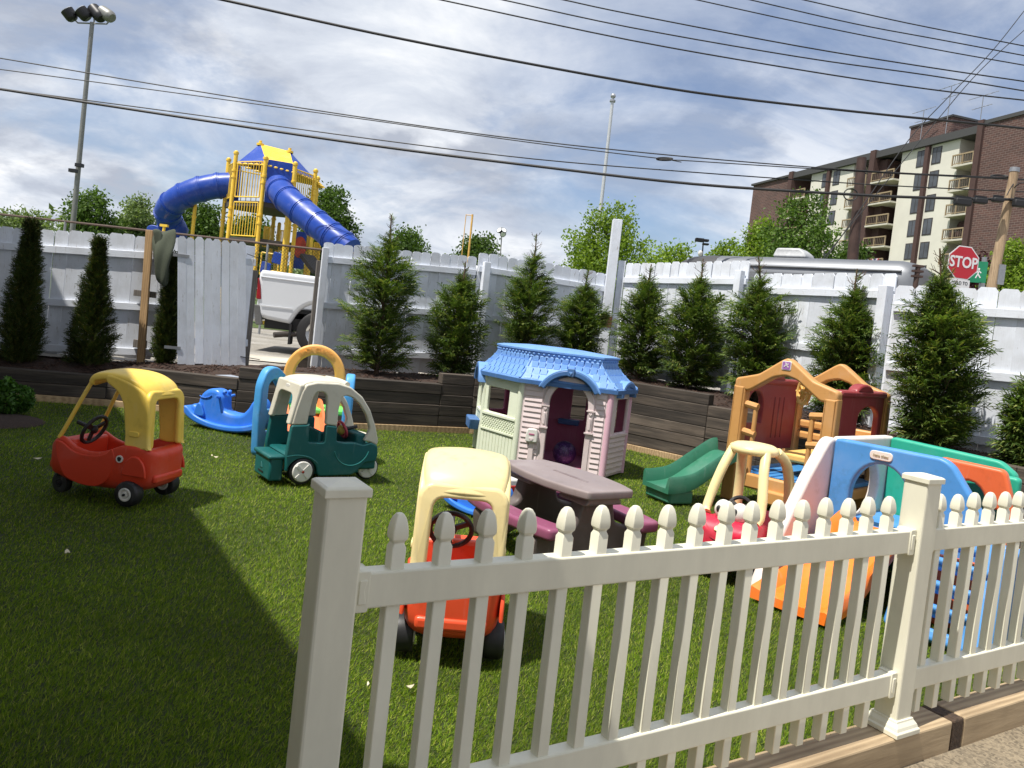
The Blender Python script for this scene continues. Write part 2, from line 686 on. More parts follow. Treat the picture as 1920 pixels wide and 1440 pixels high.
E0 = Vector((1.674, 3.055, 0))
FD = Vector((0.853, 0.522, 0)).normalized()
FN = Vector((FD.y, -FD.x, 0))            # out of the yard
WALL = [(-8.2, 7.55), (-5.62, 8.43), (-4.6, 8.74), (-3.14, 8.82), (-1.89, 9.06), (-0.48, 9.79), (1.3, 10.2), (2.9, 8.85), (4.3, 6.45), (5.6, 4.75)]
WALLZ = [0.29, 0.31, 0.33, 0.50, 0.57, 0.60, 0.80, 0.70, 0.67, 0.62]
FENCE = [(-8.2, 9.05), (-6.2, 9.3), (-4.9, 9.52), (-3.9, 9.7), (-2.75, 10.66), (-0.72, 11.53), (1.5, 12.55), (3.04, 10.45), (4.03, 8.2), (6.2, 6.7)]
FENCEZ = [0.38, 0.40, 0.44, 0.50, 0.53, 0.56, 0.85, 0.84, 0.74, 0.62]

# --- turf
front = [E0 - FD * 6.5 - FN * 0.05, E0 + FD * 3.55 - FN * 0.05]
turf_poly = [Vector((p.x, p.y, 0)) for p in front] + [Vector((x, y, 0)) for x, y in reversed(WALL[:-1])]


def poly_sheet(name, pts, z, m, kind='structure'):
    tri = tessellate_polygon([[Vector((p[0], p[1], 0)) for p in pts]])
    b = MB()
    n = len(pts)
    fs = []
    for t in tri:
        a, bb, c = (Vector((*pts[i][:2], 0)) for i in t)
        fs.append(t if (bb - a).cross(c - a).z > 0 else t[::-1])
    b.add([(p[0], p[1], z if not callable(z) else z(p)) for p in pts], fs)
    o = b.build(name, m, smooth=0)
    tag(o, kind=kind)
    return o


poly_sheet('ground', [(-40, -30), (40, -30), (40, 5), (16, 6), (5.6, 4.9), (1.3, 10.35), (-3, 9.1), (-40, 7)], -0.16, M_SOIL)
poly_sheet('turf_base', turf_poly, -0.022, M_TURFBASE)
pv = [E0 + FD * a + FN * b for a, b in ((-7, 0.06), (9, 0.06), (9, 5), (-7, 5))]
poly_sheet('pavement', pv, -0.13, M_CONC)
tb = [(x, y + 0.06) for x, y in WALL[:-1]]
poly_sheet('parking_lot', tb[:1] + [(-5.6, 9.0), (-4.2, 9.5), (-3.6, 9.75), (-2.7, 10.2), (-0.7, 11.2), (1.5, 12.3), (3.1, 10.3), (4.0, 8.0), (6.2, 6.5), (60, -10), (400, 60), (400, 700), (-400, 700), (-400, 0), (-60, 0)], 0.44, M_LOT)
a, b2 = onz(470, 652, 0.46), onz(640, 668, 0.46)
poly_sheet('meadow', [(-200, 22), (-30, 20), (4, 24), (60, 40), (300, 90), (300, 650), (-300, 650)], 0.452, M_MEADOW)
poly_sheet('path', [(-6, 11.2), (-1.2, 11.9), (-1.6, 13.0), (-6.4, 12.2)], 0.456, M_WALK)
poly_sheet('road_shoulder', [(-4.1, 9.9), (-2.6, 10.5), (-2.7, 10.9), (-4.6, 10.4)], 0.475, M_WALK)

# --- mulch bed
b = MB()
NW, NX = len(WALL), 14
pts = []
def lerp2(P, t):
    i = min(int(t), len(P) - 2)
    f = t - i
    return [a * (1 - f) + c * f for a, c in zip(P[i], P[i + 1])]
SUBS = 12
rows = []
for i in range((NW - 1) * SUBS + 1):
    t = i / SUBS
    w, f = lerp2(WALL, t), lerp2(FENCE, t)
    zw, zf = lerp2([(z,) for z in WALLZ], t)[0], lerp2([(z,) for z in FENCEZ], t)[0]
    row = []
    for j in range(NX + 1):
        s = -0.0 + j / NX * 1.12
        x, y = w[0] + (f[0] - w[0]) * s, w[1] + (f[1] - w[1]) * s + 0.10 * (1 - s)
        z = zw + (zf - zw) * min(s, 1) + 0.05 * math.sin(PI * min(s, 1)) - 0.02
        z += 0.018 * math.sin(x * 9.1 + y * 4) * math.cos(y * 8.3 - x * 3) + random.uniform(-0.012, 0.012)
        row.append((x, y, z))
    rows.append(row)
b.loft(rows, closed=False, cap=False)
tag(b.build('mulch_bed', M_MULCH, smooth=60, recalc=True), kind='structure')
b = MB()
for k in range(5200):
    t = random.uniform(0.6, NW - 1.3)
    w, f = lerp2(WALL, t), lerp2(FENCE, t)
    zw, zf = lerp2([(z,) for z in WALLZ], t)[0], lerp2([(z,) for z in FENCEZ], t)[0]
    s = random.uniform(0.04, 0.95)
    if 3.0 < t < 3.9 and s > 0.55:
        continue
    p = Vector((w[0] + (f[0] - w[0]) * s, w[1] + (f[1] - w[1]) * s + 0.1 * (1 - s), zw + (zf - zw) * s + 0.05 * math.sin(PI * s) - 0.012))
    l, a1 = random.uniform(0.02, 0.06), random.uniform(0, PI)
    d = Vector((math.cos(a1), math.sin(a1), random.uniform(-0.3, 0.4))) * l
    b.bar(p, p + d, random.uniform(0.006, 0.016), 0.005)
tag(b.build('mulch_chips', M_CHIP, smooth=0), kind='stuff')

# --- turf blades: real blades, finer near the camera
def inside(px, py, poly):
    r = np.zeros(len(px), bool)
    n = len(poly)
    for i in range(n):
        x1, y1 = poly[i][0], poly[i][1]
        x2, y2 = poly[(i + 1) % n][0], poly[(i + 1) % n][1]
        c = ((y1 > py) != (y2 > py)) & (px < (x2 - x1) * (py - y1) / (y2 - y1 + 1e-12) + x1)
        r ^= c
    return r


def turf():
    N = 4_200_000
    x, y = RNG.uniform(-6.2, 6.2, N), RNG.uniform(0.7, 10.3, N)
    area = 12.4 * 9.6
    d = np.sqrt(x * x + y * y)
    dens = 85000 / (1 + (d / 1.9) ** 2)
    keep = RNG.uniform(0, 1, N) < dens / (N / area)
    keep &= inside(x, y, [(p.x, p.y) for p in turf_poly])
    keep &= (x * 0.83 + y * 0.55) > (-0.72 * 0.83 + 2.99 * 0.55 - 1.6)
    ca = np.abs(np.arctan2(x, y)) < 0.86
    keep &= ca
    x, y, d = x[keep], y[keep], d[keep]
    n = len(x)
    w = 0.0014 + 0.00065 * d
    patch = np.sin(x * 2.1 + 0.6 * np.sin(y * 1.7)) * np.cos(y * 1.9 - x * 0.7)
    h = RNG.uniform(0.014, 0.027, n) * (1 + 0.12 * patch)
    th = RNG.uniform(0, 2 * PI, n)
    lean = RNG.uniform(0.25, 1.15, n)
    la = RNG.normal(0.6, 1.15, n) + 0.8 * patch
    ox, oy = np.cos(la) * lean * h, np.sin(la) * lean * h
    z0 = np.full(n, -0.020)
    sx, sy = np.cos(th) * w / 2, np.sin(th) * w / 2
    co = np.empty((n, 3, 3), np.float32)
    co[:, 0] = np.stack([x - sx, y - sy, z0], 1)
    co[:, 1] = np.stack([x + sx, y + sy, z0], 1)
    co[:, 2] = np.stack([x + ox, y + oy, z0 + h * np.sqrt(1 - (lean * 0.78) ** 2)], 1)
    me = bpy.data.meshes.new('turf_blades')
    me.vertices.add(n * 3)
    me.vertices.foreach_set('co', co.ravel())
    me.loops.add(n * 3)
    me.loops.foreach_set('vertex_index', np.arange(n * 3, dtype=np.int32))
    me.polygons.add(n)
    me.polygons.foreach_set('loop_start', np.arange(0, n * 3, 3, dtype=np.int32))
    me.update(calc_edges=True)
    me.materials.append(leafmat('turf_blade', [L(66, 96, 10), L(98, 128, 18), L(128, 152, 34), L(80, 112, 14), L(176, 182, 88)], 0.62, 0.32, 1.2))
    tag(put('artificial_turf', me), kind='stuff')
    print('turf blades', n)


turf()

# --- retaining wall of stained timbers
wall_t = thing('retaining_wall', 'low dark stained timber retaining wall stepping round the back of the turf', 'retaining wall', (0, 0, 0))
CH = 0.133
def wall_run(P, Q, ncourse, base=True, off=0.0, ends=(0, 0)):
    P, Q = Vector((*P, 0)), Vector((*Q, 0))
    d = (Q - P).normalized()
    nrm = Vector((d.y, -d.x, 0))
    Lr = (Q - P).length
    if base:
        m = MB().box((0, -0.022, -0.06), (Lr, 0.12, 0.055), onwall(P, Q))
        m.build('base_plank', M_PALEWOOD, wall_t, smooth=0, bev=0.006)
    for c in range(ncourse):
        z0 = 0.057 + c * CH
        u = 0.0
        first = True
        while u < Lr - 0.02:
            l = random.uniform(1.0, 2.3) if first else random.choice([2.4, 1.9, 0.12, 2.4])
            first = False
            v = min(Lr, u + l)
            if Lr - v < 0.25:
                v = Lr
            o = random.uniform(-0.006, 0.006)
            m = MB().box((-(v - u) / 2 + 0.002, -0.07, -CH / 2 + 0.0015), ((v - u) / 2 - 0.002, 0.07, CH / 2 - 0.0015))
            me = m.mesh('timber', M_TIMBER, 0)
            ob = put('timber', me, wall_t, bev=0.006, seg=1)
            ob.location = P + d * ((u + v) / 2) + Vector((0, 0, z0 + CH / 2)) - nrm * (0.065 + o)
            ob.rotation_euler = (random.uniform(-0.006, 0.006), 0, ang(d))
            u = v
wx = lambda i, t: (WALL[i][0] + (WALL[i + 1][0] - WALL[i][0]) * t, WALL[i][1] + (WALL[i + 1][1] - WALL[i][1]) * t)
wall_run(WALL[0], WALL[1], 2)
wall_run(WALL[1], WALL[2], 2)
wall_run(WALL[2], wx(2, 0.24), 2)
wall_run(wx(2, 0.24), WALL[3], 3)
wall_run(WALL[3], WALL[4], 4)
wall_run(WALL[4], wx(4, 0.72), 4)
wall_run(wx(4, 0.72), WALL[5], 5)
wall_run(WALL[5], WALL[6], 5)
wall_run(WALL[6], wx(6, 0.68), 6)
wall_run(wx(6, 0.68), WALL[7], 5)
wall_run(WALL[7], WALL[8], 5)
wall_run(WALL[8], WALL[9], 5)

# --- front timber edging
edge_t = thing('timber_edging', 'pale weathered timber edging under the white picket fence', 'timber edging', E0)
for (u0, u1, m, n) in ((-4.6, 0.335, M_POSTWOOD, 'timber'), (0.337, 0.425, M_ENDGRAIN, 'timber'), (0.427, 3.0, M_POSTWOOD, 'timber'), (3.003, 6.0, M_POSTWOOD, 'timber')):
    me = MB().box((u0, -0.07, -0.15), (u1, 0.07, -0.002)).mesh(n, m, 0)
    ob = put(n, me, edge_t, bev=0.008)
    ob.rotation_euler = (0, 0, ang(FD))
    if m is M_ENDGRAIN:
        tag(ob, 'short block of dark end grain set between two timbers')

# --- white picket fence
pf = thing('picket_fence', 'white vinyl picket fence with pointed picket tops along the timber edging', 'picket fence', E0, ang(FD))
def vinyl_post(u, h=1.02):
    p = MB().cbox((0, 0, h / 2), (0.1, 0.1, h)).build('post', M_VINYL, pf, smooth=0, bev=0.007)
    p.location = (u, 0, 0)
    c = MB()
    c.loft([[(s * a, s * bq, z) for a, bq in ((-1, -1), (1, -1), (1, 1), (-1, 1))] for s, z in ((0.057, h - 0.014), (0.057, h + 0.006), (0.05, h + 0.011), (0.006, h + 0.020))])
    c.build('cap', M_VINYL, p, smooth=0, bev=0.002)
    t = MB()
    t.loft([[(s * a, s * bq, z) for a, bq in ((-1, -1), (1, -1), (1, 1), (-1, 1))] for s, z in ((0.078, 0.0), (0.078, 0.018), (0.072, 0.024), (0.068, 0.036), (0.058, 0.05), (0.056, 0.058))])
    t.build('base_trim', M_VINYL, p, smooth=0, bev=0.002)
PL = -2.40
for u in (PL, 0.0, 2.44, 4.88):
    vinyl_post(u)
def picket_mesh():
    prof = [(0.019, 0.045), (0.019, 0.866), (0.0150, 0.875), (0.0145, 0.880), (0.0200, 0.888), (0.0210, 0.896), (0.0202, 0.910), (0.0178, 0.926), (0.0140, 0.940), (0.0085, 0.949), (0.0045, 0.951)]
    m = MB().loft([[(s * a, s * bq, z) for a, bq in ((-1, -1), (1, -1), (1, 1), (-1, 1))] for s, z in prof])
    return m.mesh('picket', M_VINYL, 24)
pm = picket_mesh()
us = [-2.243 + 0.1272 * i for i in range(17)] + [0.145 + 0.1272 * i for i in range(18)] + [2.59 + 0.1272 * i for i in range(16)]
for u in us:
    o = put('picket', pm, pf, bev=0.0022, seg=1)
    o.location = (u, random.uniform(-0.001, 0.001), random.uniform(-0.004, 0.003))
    o.rotation_euler = (random.uniform(-0.003, 0.003), random.uniform(-0.003, 0.003), 0)
for u0, u1 in ((PL, 0), (0, 2.44), (2.44, 4.88)):
    for z0, z1 in ((0.725, 0.815), (0.15, 0.24)):
        r = MB().box((u0 + 0.052, -0.026, z0), (u1 - 0.052, 0.026, z1)).build('rail', M_VINYL, pf, smooth=0, bev=0.005)
        for u in (u0 + 0.068, u1 - 0.068):
            k = MB()
            k.plate(rp([(-0.018, z0 - 0.006), (0.018, z0 - 0.006), (0.018, z1 + 0.006), (-0.018, z1 + 0.006)], 0.006, 2), th=0.062, bev=0.003, seg=1)
            k.plate(rp([(-0.010, z0 + 0.015), (0.011, z0 + 0.015), (0.004, z0 + 0.05), (0.011, z1 - 0.015), (-0.010, z1 - 0.015)], 0.004, 2), th=0.069, bev=0.002, seg=1)
            for v in range(len(k.v)):
                k.v[v] = (k.v[v][0] + u, k.v[v][1], k.v[v][2])
            k.build('bracket', M_VINYL, r, smooth=30)

# --- weathered white board fences
def board_mesh(w, h, th=0.019, ear=0.034, rnd=False):
    a = w / 2
    if rnd:
        top = [(a, h - ear), (a * 0.93, h - ear * 0.5), (a * 0.62, h - 0.004), (a * 0.25, h), (-a * 0.25, h), (-a * 0.62, h - 0.004), (-a * 0.93, h - ear * 0.5), (-a, h - ear)]
    else:
        top = [(a, h - ear), (a - ear * 0.8, h), (-a + ear * 0.8, h), (-a, h - ear)]
    pl = [(-a, 0), (a, 0)] + top
    n = len(pl)
    m = MB()
    m.add([(x, -th / 2, z) for x, z in pl] + [(x, th / 2, z) for x, z in pl],
          [tuple(range(n)), tuple(range(2 * n - 1, n - 1, -1))] + [(i, i + n, (i + 1) % n + n, (i + 1) % n) for i in range(n)])
    return m


def board_fence(label, A, B, zb, zt, n, rails=(0.25, 0.88, 1.5), rnd=False, posts=(), group='white board fences round the yard', railsides=True, name='board_fence', cat='fence', ear=0.034, skip=(), rail_h=0.085, drop=0.0, tilt=0.0):
    A3, B3 = Vector((*A, 0)), Vector((*B, 0))
    Lr = (B3 - A3).length
    t = thing(name, label, cat, (A3.x, A3.y, zb[0]), ang(B3 - A3), group)
    pitch = Lr / n
    H = (zt[0] - zb[0] + zt[1] - zb[1]) / 2 + drop
    ms = [board_mesh(pitch * k, H, ear=ear, rnd=rnd).mesh('board', M_FENCE, 0) for k in (0.985, 0.965, 0.992)]
    for i in range(n):
        if i in skip:
            continue
        f = (i + 0.5) / n
        z = (zt[0] + (zt[1] - zt[0]) * f) - H - zb[0] + random.uniform(-0.012, 0.012)
        o = put('board', random.choice(ms), t)
        o.location = (pitch * (i + 0.5), random.uniform(-0.003, 0.003), z)
        o.rotation_euler = (0, tilt + random.uniform(-0.006, 0.006), random.uniform(-0.02, 0.02))
    for r in rails:
        p = Vector((0, 0, zt[0] - r - zb[0]))
        q = Vector((Lr, 0, zt[1] - r - zb[0]))
        y = -0.03 if railsides else 0.03
        m = MB().bar((0, 0, 0), (Lr, 0, q.z - p.z), 0.038, rail_h)
        o = m.build('rail', M_FENCEX, t, smooth=0, bev=0.003, seg=1)
        o.location = (0, y, p.z)
    for (u, top, w, m, dy) in posts:
        h = top - zb[0] + 0.06
        o = MB().cbox((0, 0, h / 2), (w, w, h)).build('post', m, t, smooth=0, bev=0.004, seg=1)
        o.location = (u, dy, -0.06)
    return t


board_fence('white dog eared board fence behind the slim conical shrubs', (-7.25, 9.15), (-4.22, 9.62), (0.40, 0.46), (1.86, 2.03), 20, rails=(0.24, 0.88, 1.44), posts=((0.4, 1.8, 0.09, M_FENCE, 0.07),), ear=0.03)
board_fence('white board fence panel between the gateway and the grey jogged joint', (-2.80, 10.62), (-0.74, 11.50), (0.52, 0.56), (2.25, 2.36), 16, rails=(0.23, 0.86, 1.50), rnd=True, posts=((0.03, 2.18, 0.085, M_FENCE, -0.08), (-0.035, 2.0, 0.05, M_GREYWOOD, 0.02)))
board_fence('shaded white board fence panel beside the tall white post', (-0.70, 11.50), (1.42, 12.46), (0.56, 0.85), (2.44, 2.40), 15, rails=(0.25, 0.95, 1.62), rnd=True, posts=((0.10, 2.30, 0.10, M_FENCE, -0.085),))
board_fence('sunlit white board fence panel running from the tall post to the low corner', (1.60, 12.28), (3.02, 10.47), (0.86, 0.84), (2.60, 2.64), 15, rails=(0.28, 0.98, 1.65), posts=((2.22, 2.50, 0.10, M_FENCE, -0.09),))
board_fence('sunlit white board fence panel in front of the silver trailer', (3.06, 10.32), (4.0, 8.34), (0.82, 0.74), (2.47, 2.44), 13, rails=(0.23, 0.90, 1.58), posts=((2.14, 2.30, 0.11, M_FENCE, -0.09),))
board_fence('white board fence panel below the red octagonal road sign', (3.90, 8.12), (6.3, 6.45), (0.70, 0.58), (2.30, 2.36), 16, rails=(0.24, 0.86, 1.50), posts=((0.02, 2.2, 0.09, M_FENCE, 0.06), (2.75, 2.3, 0.09, M_FENCE, -0.08)), ear=0.036)

# gate leaf, seen from its board side
gA, gB = Vector((-4.02, 9.2)), Vector((-3.30, 9.48))
g = board_fence('white board gate leaf standing ajar beside the gateway', gA, gB, (0.50, 0.56), (2.03, 2.08), 8, rails=(0.25, 1.25), railsides=False, group=None, name='board_gate', cat='gate', posts=(), tilt=-0.085)
for z in (0.18, 1.28):
    m = MB().box((-0.16, -0.018, z), (0.02, -0.012, z + 0.035))
    m.build('hinge', M_STEEL, g, smooth=0)
m = MB().tube([(0.70, -0.016, 0.16), (0.93, -0.018, 0.14)], 0.005, 6)
m.build('latch_rod', M_DARK, g)
m = MB().tube([(0.66, -0.016, 1.42), (0.90, -0.018, 1.36)], 0.005, 6)
m.build('latch_rod', M_DARK, g)
gp = thing('gate_post', 'bare grey wooden post at the free edge of the white gate', 'post', (-3.40, 9.72, 0.48), 0.5)
MB().cbox((0, 0, 0.62), (0.09, 0.09, 1.28)).build('shaft', M_GREYWOOD, gp, smooth=0, bev=0.004)
MB().box((-0.15, -0.075, 0.06), (-0.02, -0.052, 1.55)).build('jamb_board', M_FENCE, gp, smooth=0, bev=0.003)

# dark stub post by the opening
sp = thing('stub_post', 'short dark timber stub at the foot of the gateway', 'post', (-2.83, 10.3, 0.42), 0.3)
MB().cbox((0, 0, 0.13), (0.12, 0.12, 0.28)).build('shaft', M_TIMBER, sp, smooth=0, bev=0.006)

# leaning prop plank with cross blocks
pA = at(264, 676, 9.35)
pB = at(281, 432, 9.45)
pt = thing('prop_plank', 'bare tan plank standing against the white fence beside the jacket', 'plank', pA)
MB().bar((0, 0, -0.05), pB - pA, 0.088, 0.04, up=(0, -1, 0)).build('plank', M_TANWOOD, pt, smooth=0, bev=0.004)
q = at(272, 551, 9.48) - pA
MB().cbox(q, (0.27, 0.035, 0.075)).build('cross_block', M_GREYWOOD, pt, smooth=0, bev=0.004)
q = at(262, 645, 9.48) - pA
MB().cbox(q + Vector((0, 0.01, 0)), (0.16, 0.035, 0.1)).build('cross_block', M_GREYWOOD, pt, smooth=0, bev=0.004)

# tall post
tp = at(1158, 412, 12.3)
t = thing('tall_white_post', 'tall square white post rising above the fence corner', 'post', (tp.x, tp.y, 0.82))
MB().cbox((0, 0, (tp.z - 0.82) / 2), (0.148, 0.148, tp.z - 0.82)).build('shaft', M_FENCE, t, smooth=0, bev=0.006)
MB().cbox((0.16, 0.06, 0.88), (0.11, 0.09, 1.86)).build('side_post', M_FENCE, t, smooth=0, bev=0.006)
pz = at(1130, 602, 12.2).z - 0.82
MB().box((-0.087, -0.088, pz - 0.09), (0.087, 0.03, pz + 0.09)).build('rusty_band', plain('rust', L(96, 62, 44), 0.8, nscale=20, amt=0.5), t, smooth=0)

# neighbouring house just outside the picture: its eaves throw the broad shade over the turf
HN = Vector((0.83, 0.55, 0)).normalized()
HD = Vector((0.55, -0.83, 0)).normalized()
hA = Vector((-0.72, 2.99, 0)) - HN * 1.5
h = thing('house', 'pale sided house standing along the shaded edge of the turf', 'house', hA, ang(HD))
MB().box((-10.5, -6.0, -0.1), (6.5, -0.25, 2.98)).build('wall', paint('house_siding', L(214, 210, 200), 0.6), h, smooth=0)
m = MB()
m.loft([[(-10.9, -6.3, 2.98), (-10.9, 0.0, 2.98), (-10.9, 0.0, 3.10), (-10.9, -3.1, 4.2), (-10.9, -6.3, 3.10)], [(6.9, -6.3, 2.98), (6.9, 0.0, 2.98), (6.9, 0.0, 3.10), (6.9, -3.1, 4.2), (6.9, -6.3, 3.10)]])
MB().box((-10.5, -6.0, 2.9), (5.5, -1.5, 5.6)).build('shade_storey_wall', paint('house_siding', L(214, 210, 200), 0.6), h, smooth=0)  # unseen storey with roof slab, added to block sky and deepen the turf shade
MB().box((-10.8, -6.2, 5.6), (5.8, -1.25, 5.75)).build('shade_storey_roof', M_GREYWOOD, h, smooth=0)
m.build('roof', plain('shingle_roof', L(80, 78, 78), 0.9, nscale=20), h, smooth=0, recalc=True)

lc_ = toloc(h)
k = MB()
k.loft([[Vector((*lc_((x, y, 0)).xy, z)) for x, y in ((-0.49, 1.60), (-1.36, 1.70), (-2.25, 1.45), (-1.35, -0.6), (-0.49, -0.4))] for z in (2.50, 2.60)])
k.build('shade_canopy', M_VINYL, h, smooth=0, recalc=True)  # unseen canopy, added to shade the left post and the first pickets

# ================================================================== TOYS
P_BLACK = plastic('black_plastic', L(34, 34, 36), 0.45, 0.05)
P_WHITE = plastic('white_plastic', L(222, 220, 214), 0.4, 0.06)


def toy_wheel(parent, c, r, w, hub, hubr=0.55, axis=(0, 1, 0), side=-1, hubstyle='dish', name='wheel'):
    c = Vector(c)
    ax = Vector(axis).normalized()
    rot = Vector((0, 0, 1)).rotation_difference(ax).to_matrix().to_4x4()
    T = rot
    pr = [(r * 0.45, -w / 2), (r * 0.86, -w / 2), (r * 0.96, -w * 0.42), (r, -w * 0.25), (r, w * 0.25), (r * 0.96, w * 0.42), (r * 0.86, w / 2), (r * 0.45, w / 2)]
    m = MB().lathe(pr, 28, T)
    o = m.build(name, P_BLACK, parent)
    o.location = c
    for s in (-1, 1):
        k = MB()
        z0 = s * w / 2
        hr = r * hubr
        if hubstyle == 'dish':
            k.lathe([(hr, z0 * 0.9), (hr, z0 + s * 0.004), (hr * 0.82, z0 + s * 0.006), (hr * 0.72, z0 - s * 0.006), (hr * 0.45, z0 - s * 0.01), (hr * 0.42, z0 + s * 0.004), (hr * 0.22, z0 + s * 0.006), (0.001, z0 + s * 0.006)], 24, T)
        else:
            k.lathe([(hr, z0 * 0.9), (hr, z0 + s * 0.003), (hr * 0.93, z0 + s * 0.009), (0.001, z0 + s * 0.013)], 28, T)
            for a in range(4):
                Mx = rot @ Matrix.Rotation(PI / 4 + a * PI / 2, 4, 'Z') @ Matrix.Translation((hr * 0.5, 0, z0 + s * 0.012))
                k.box((-hr * 0.36, -hr * 0.13, -0.004), (hr * 0.36, hr * 0.13, 0.004), Mx)
        k.build('hub', hub, o, recalc=True)
        k = MB().lathe([(r * 0.1, z0), (r * 0.1, z0 + s * 0.017), (0.001, z0 + s * 0.019)], 12, T)
        k.build('axle_cap', plastic('axle_red', L(150, 60, 45)) if hubstyle != 'dish' else P_BLACK, o, recalc=True)
    return o


def tub(st, n=2):
    """molded car tub: stations (x, half width, z bottom, z rim, z floor)"""
    rings = []
    for (x, w, zb, zt, zf) in st:
        h = zt - zb
        half = [(0.0, zb), (0.60 * w, zb), (0.92 * w, zb + 0.1 * h), (w, zb + 0.34 * h), (w, zb + 0.72 * h), (w, zt - 0.016), (w - 0.006, zt), (w - 0.034, zt), (w - 0.040, zt - min(0.018, max(0.003, (zt - zf) * 0.5))),
                (w - 0.048, zf + min(0.02, max(0.002, (zt - zf) * 0.3))), (w - 0.075, zf), (0.0, zf)]
        ring = [(x, -y, z) for y, z in half] + [(x, y, z) for y, z in reversed(half[1:-1])]
        rings.append(ring)
    return MB().loft(rings, closed=True, cap=True)


def steering(parent, c, tilt, r=0.085, m=None, hubm=None):
    m = m or P_BLACK
    Mx = Matrix.Translation(c) @ Matrix.Rotation(tilt, 4, 'Y')
    pts = [Mx @ Vector((0, r * math.cos(a), r * math.sin(a))) for a in [2 * PI * i / 28 for i in range(29)]]
    k = MB().tube(pts, 0.0125, 8, caps=False)
    for a in (PI / 2 + PI, PI / 6, PI - PI / 6):
        k.bar(Mx @ Vector((0.006, 0, 0)), Mx @ Vector((0, r * math.cos(a), r * math.sin(a))), 0.026, 0.014, up=Mx.to_3x3() @ Vector((1, 0, 0)))
    k.sphere(Mx @ Vector((0, 0, 0)), (0.02, 0.03, 0.03))
    o = k.build('steering_wheel', m, parent)
    MB().tube([Mx @ Vector((0, 0, 0)), Mx @ Vector((0.13, 0, -0.02))], 0.015, 8).build('column', P_BLACK, o)
    if hubm:
        MB().sphere(Mx @ Vector((-0.012, 0, 0)), (0.03, 0.042, 0.042)).build('horn', hubm, o)
    return o


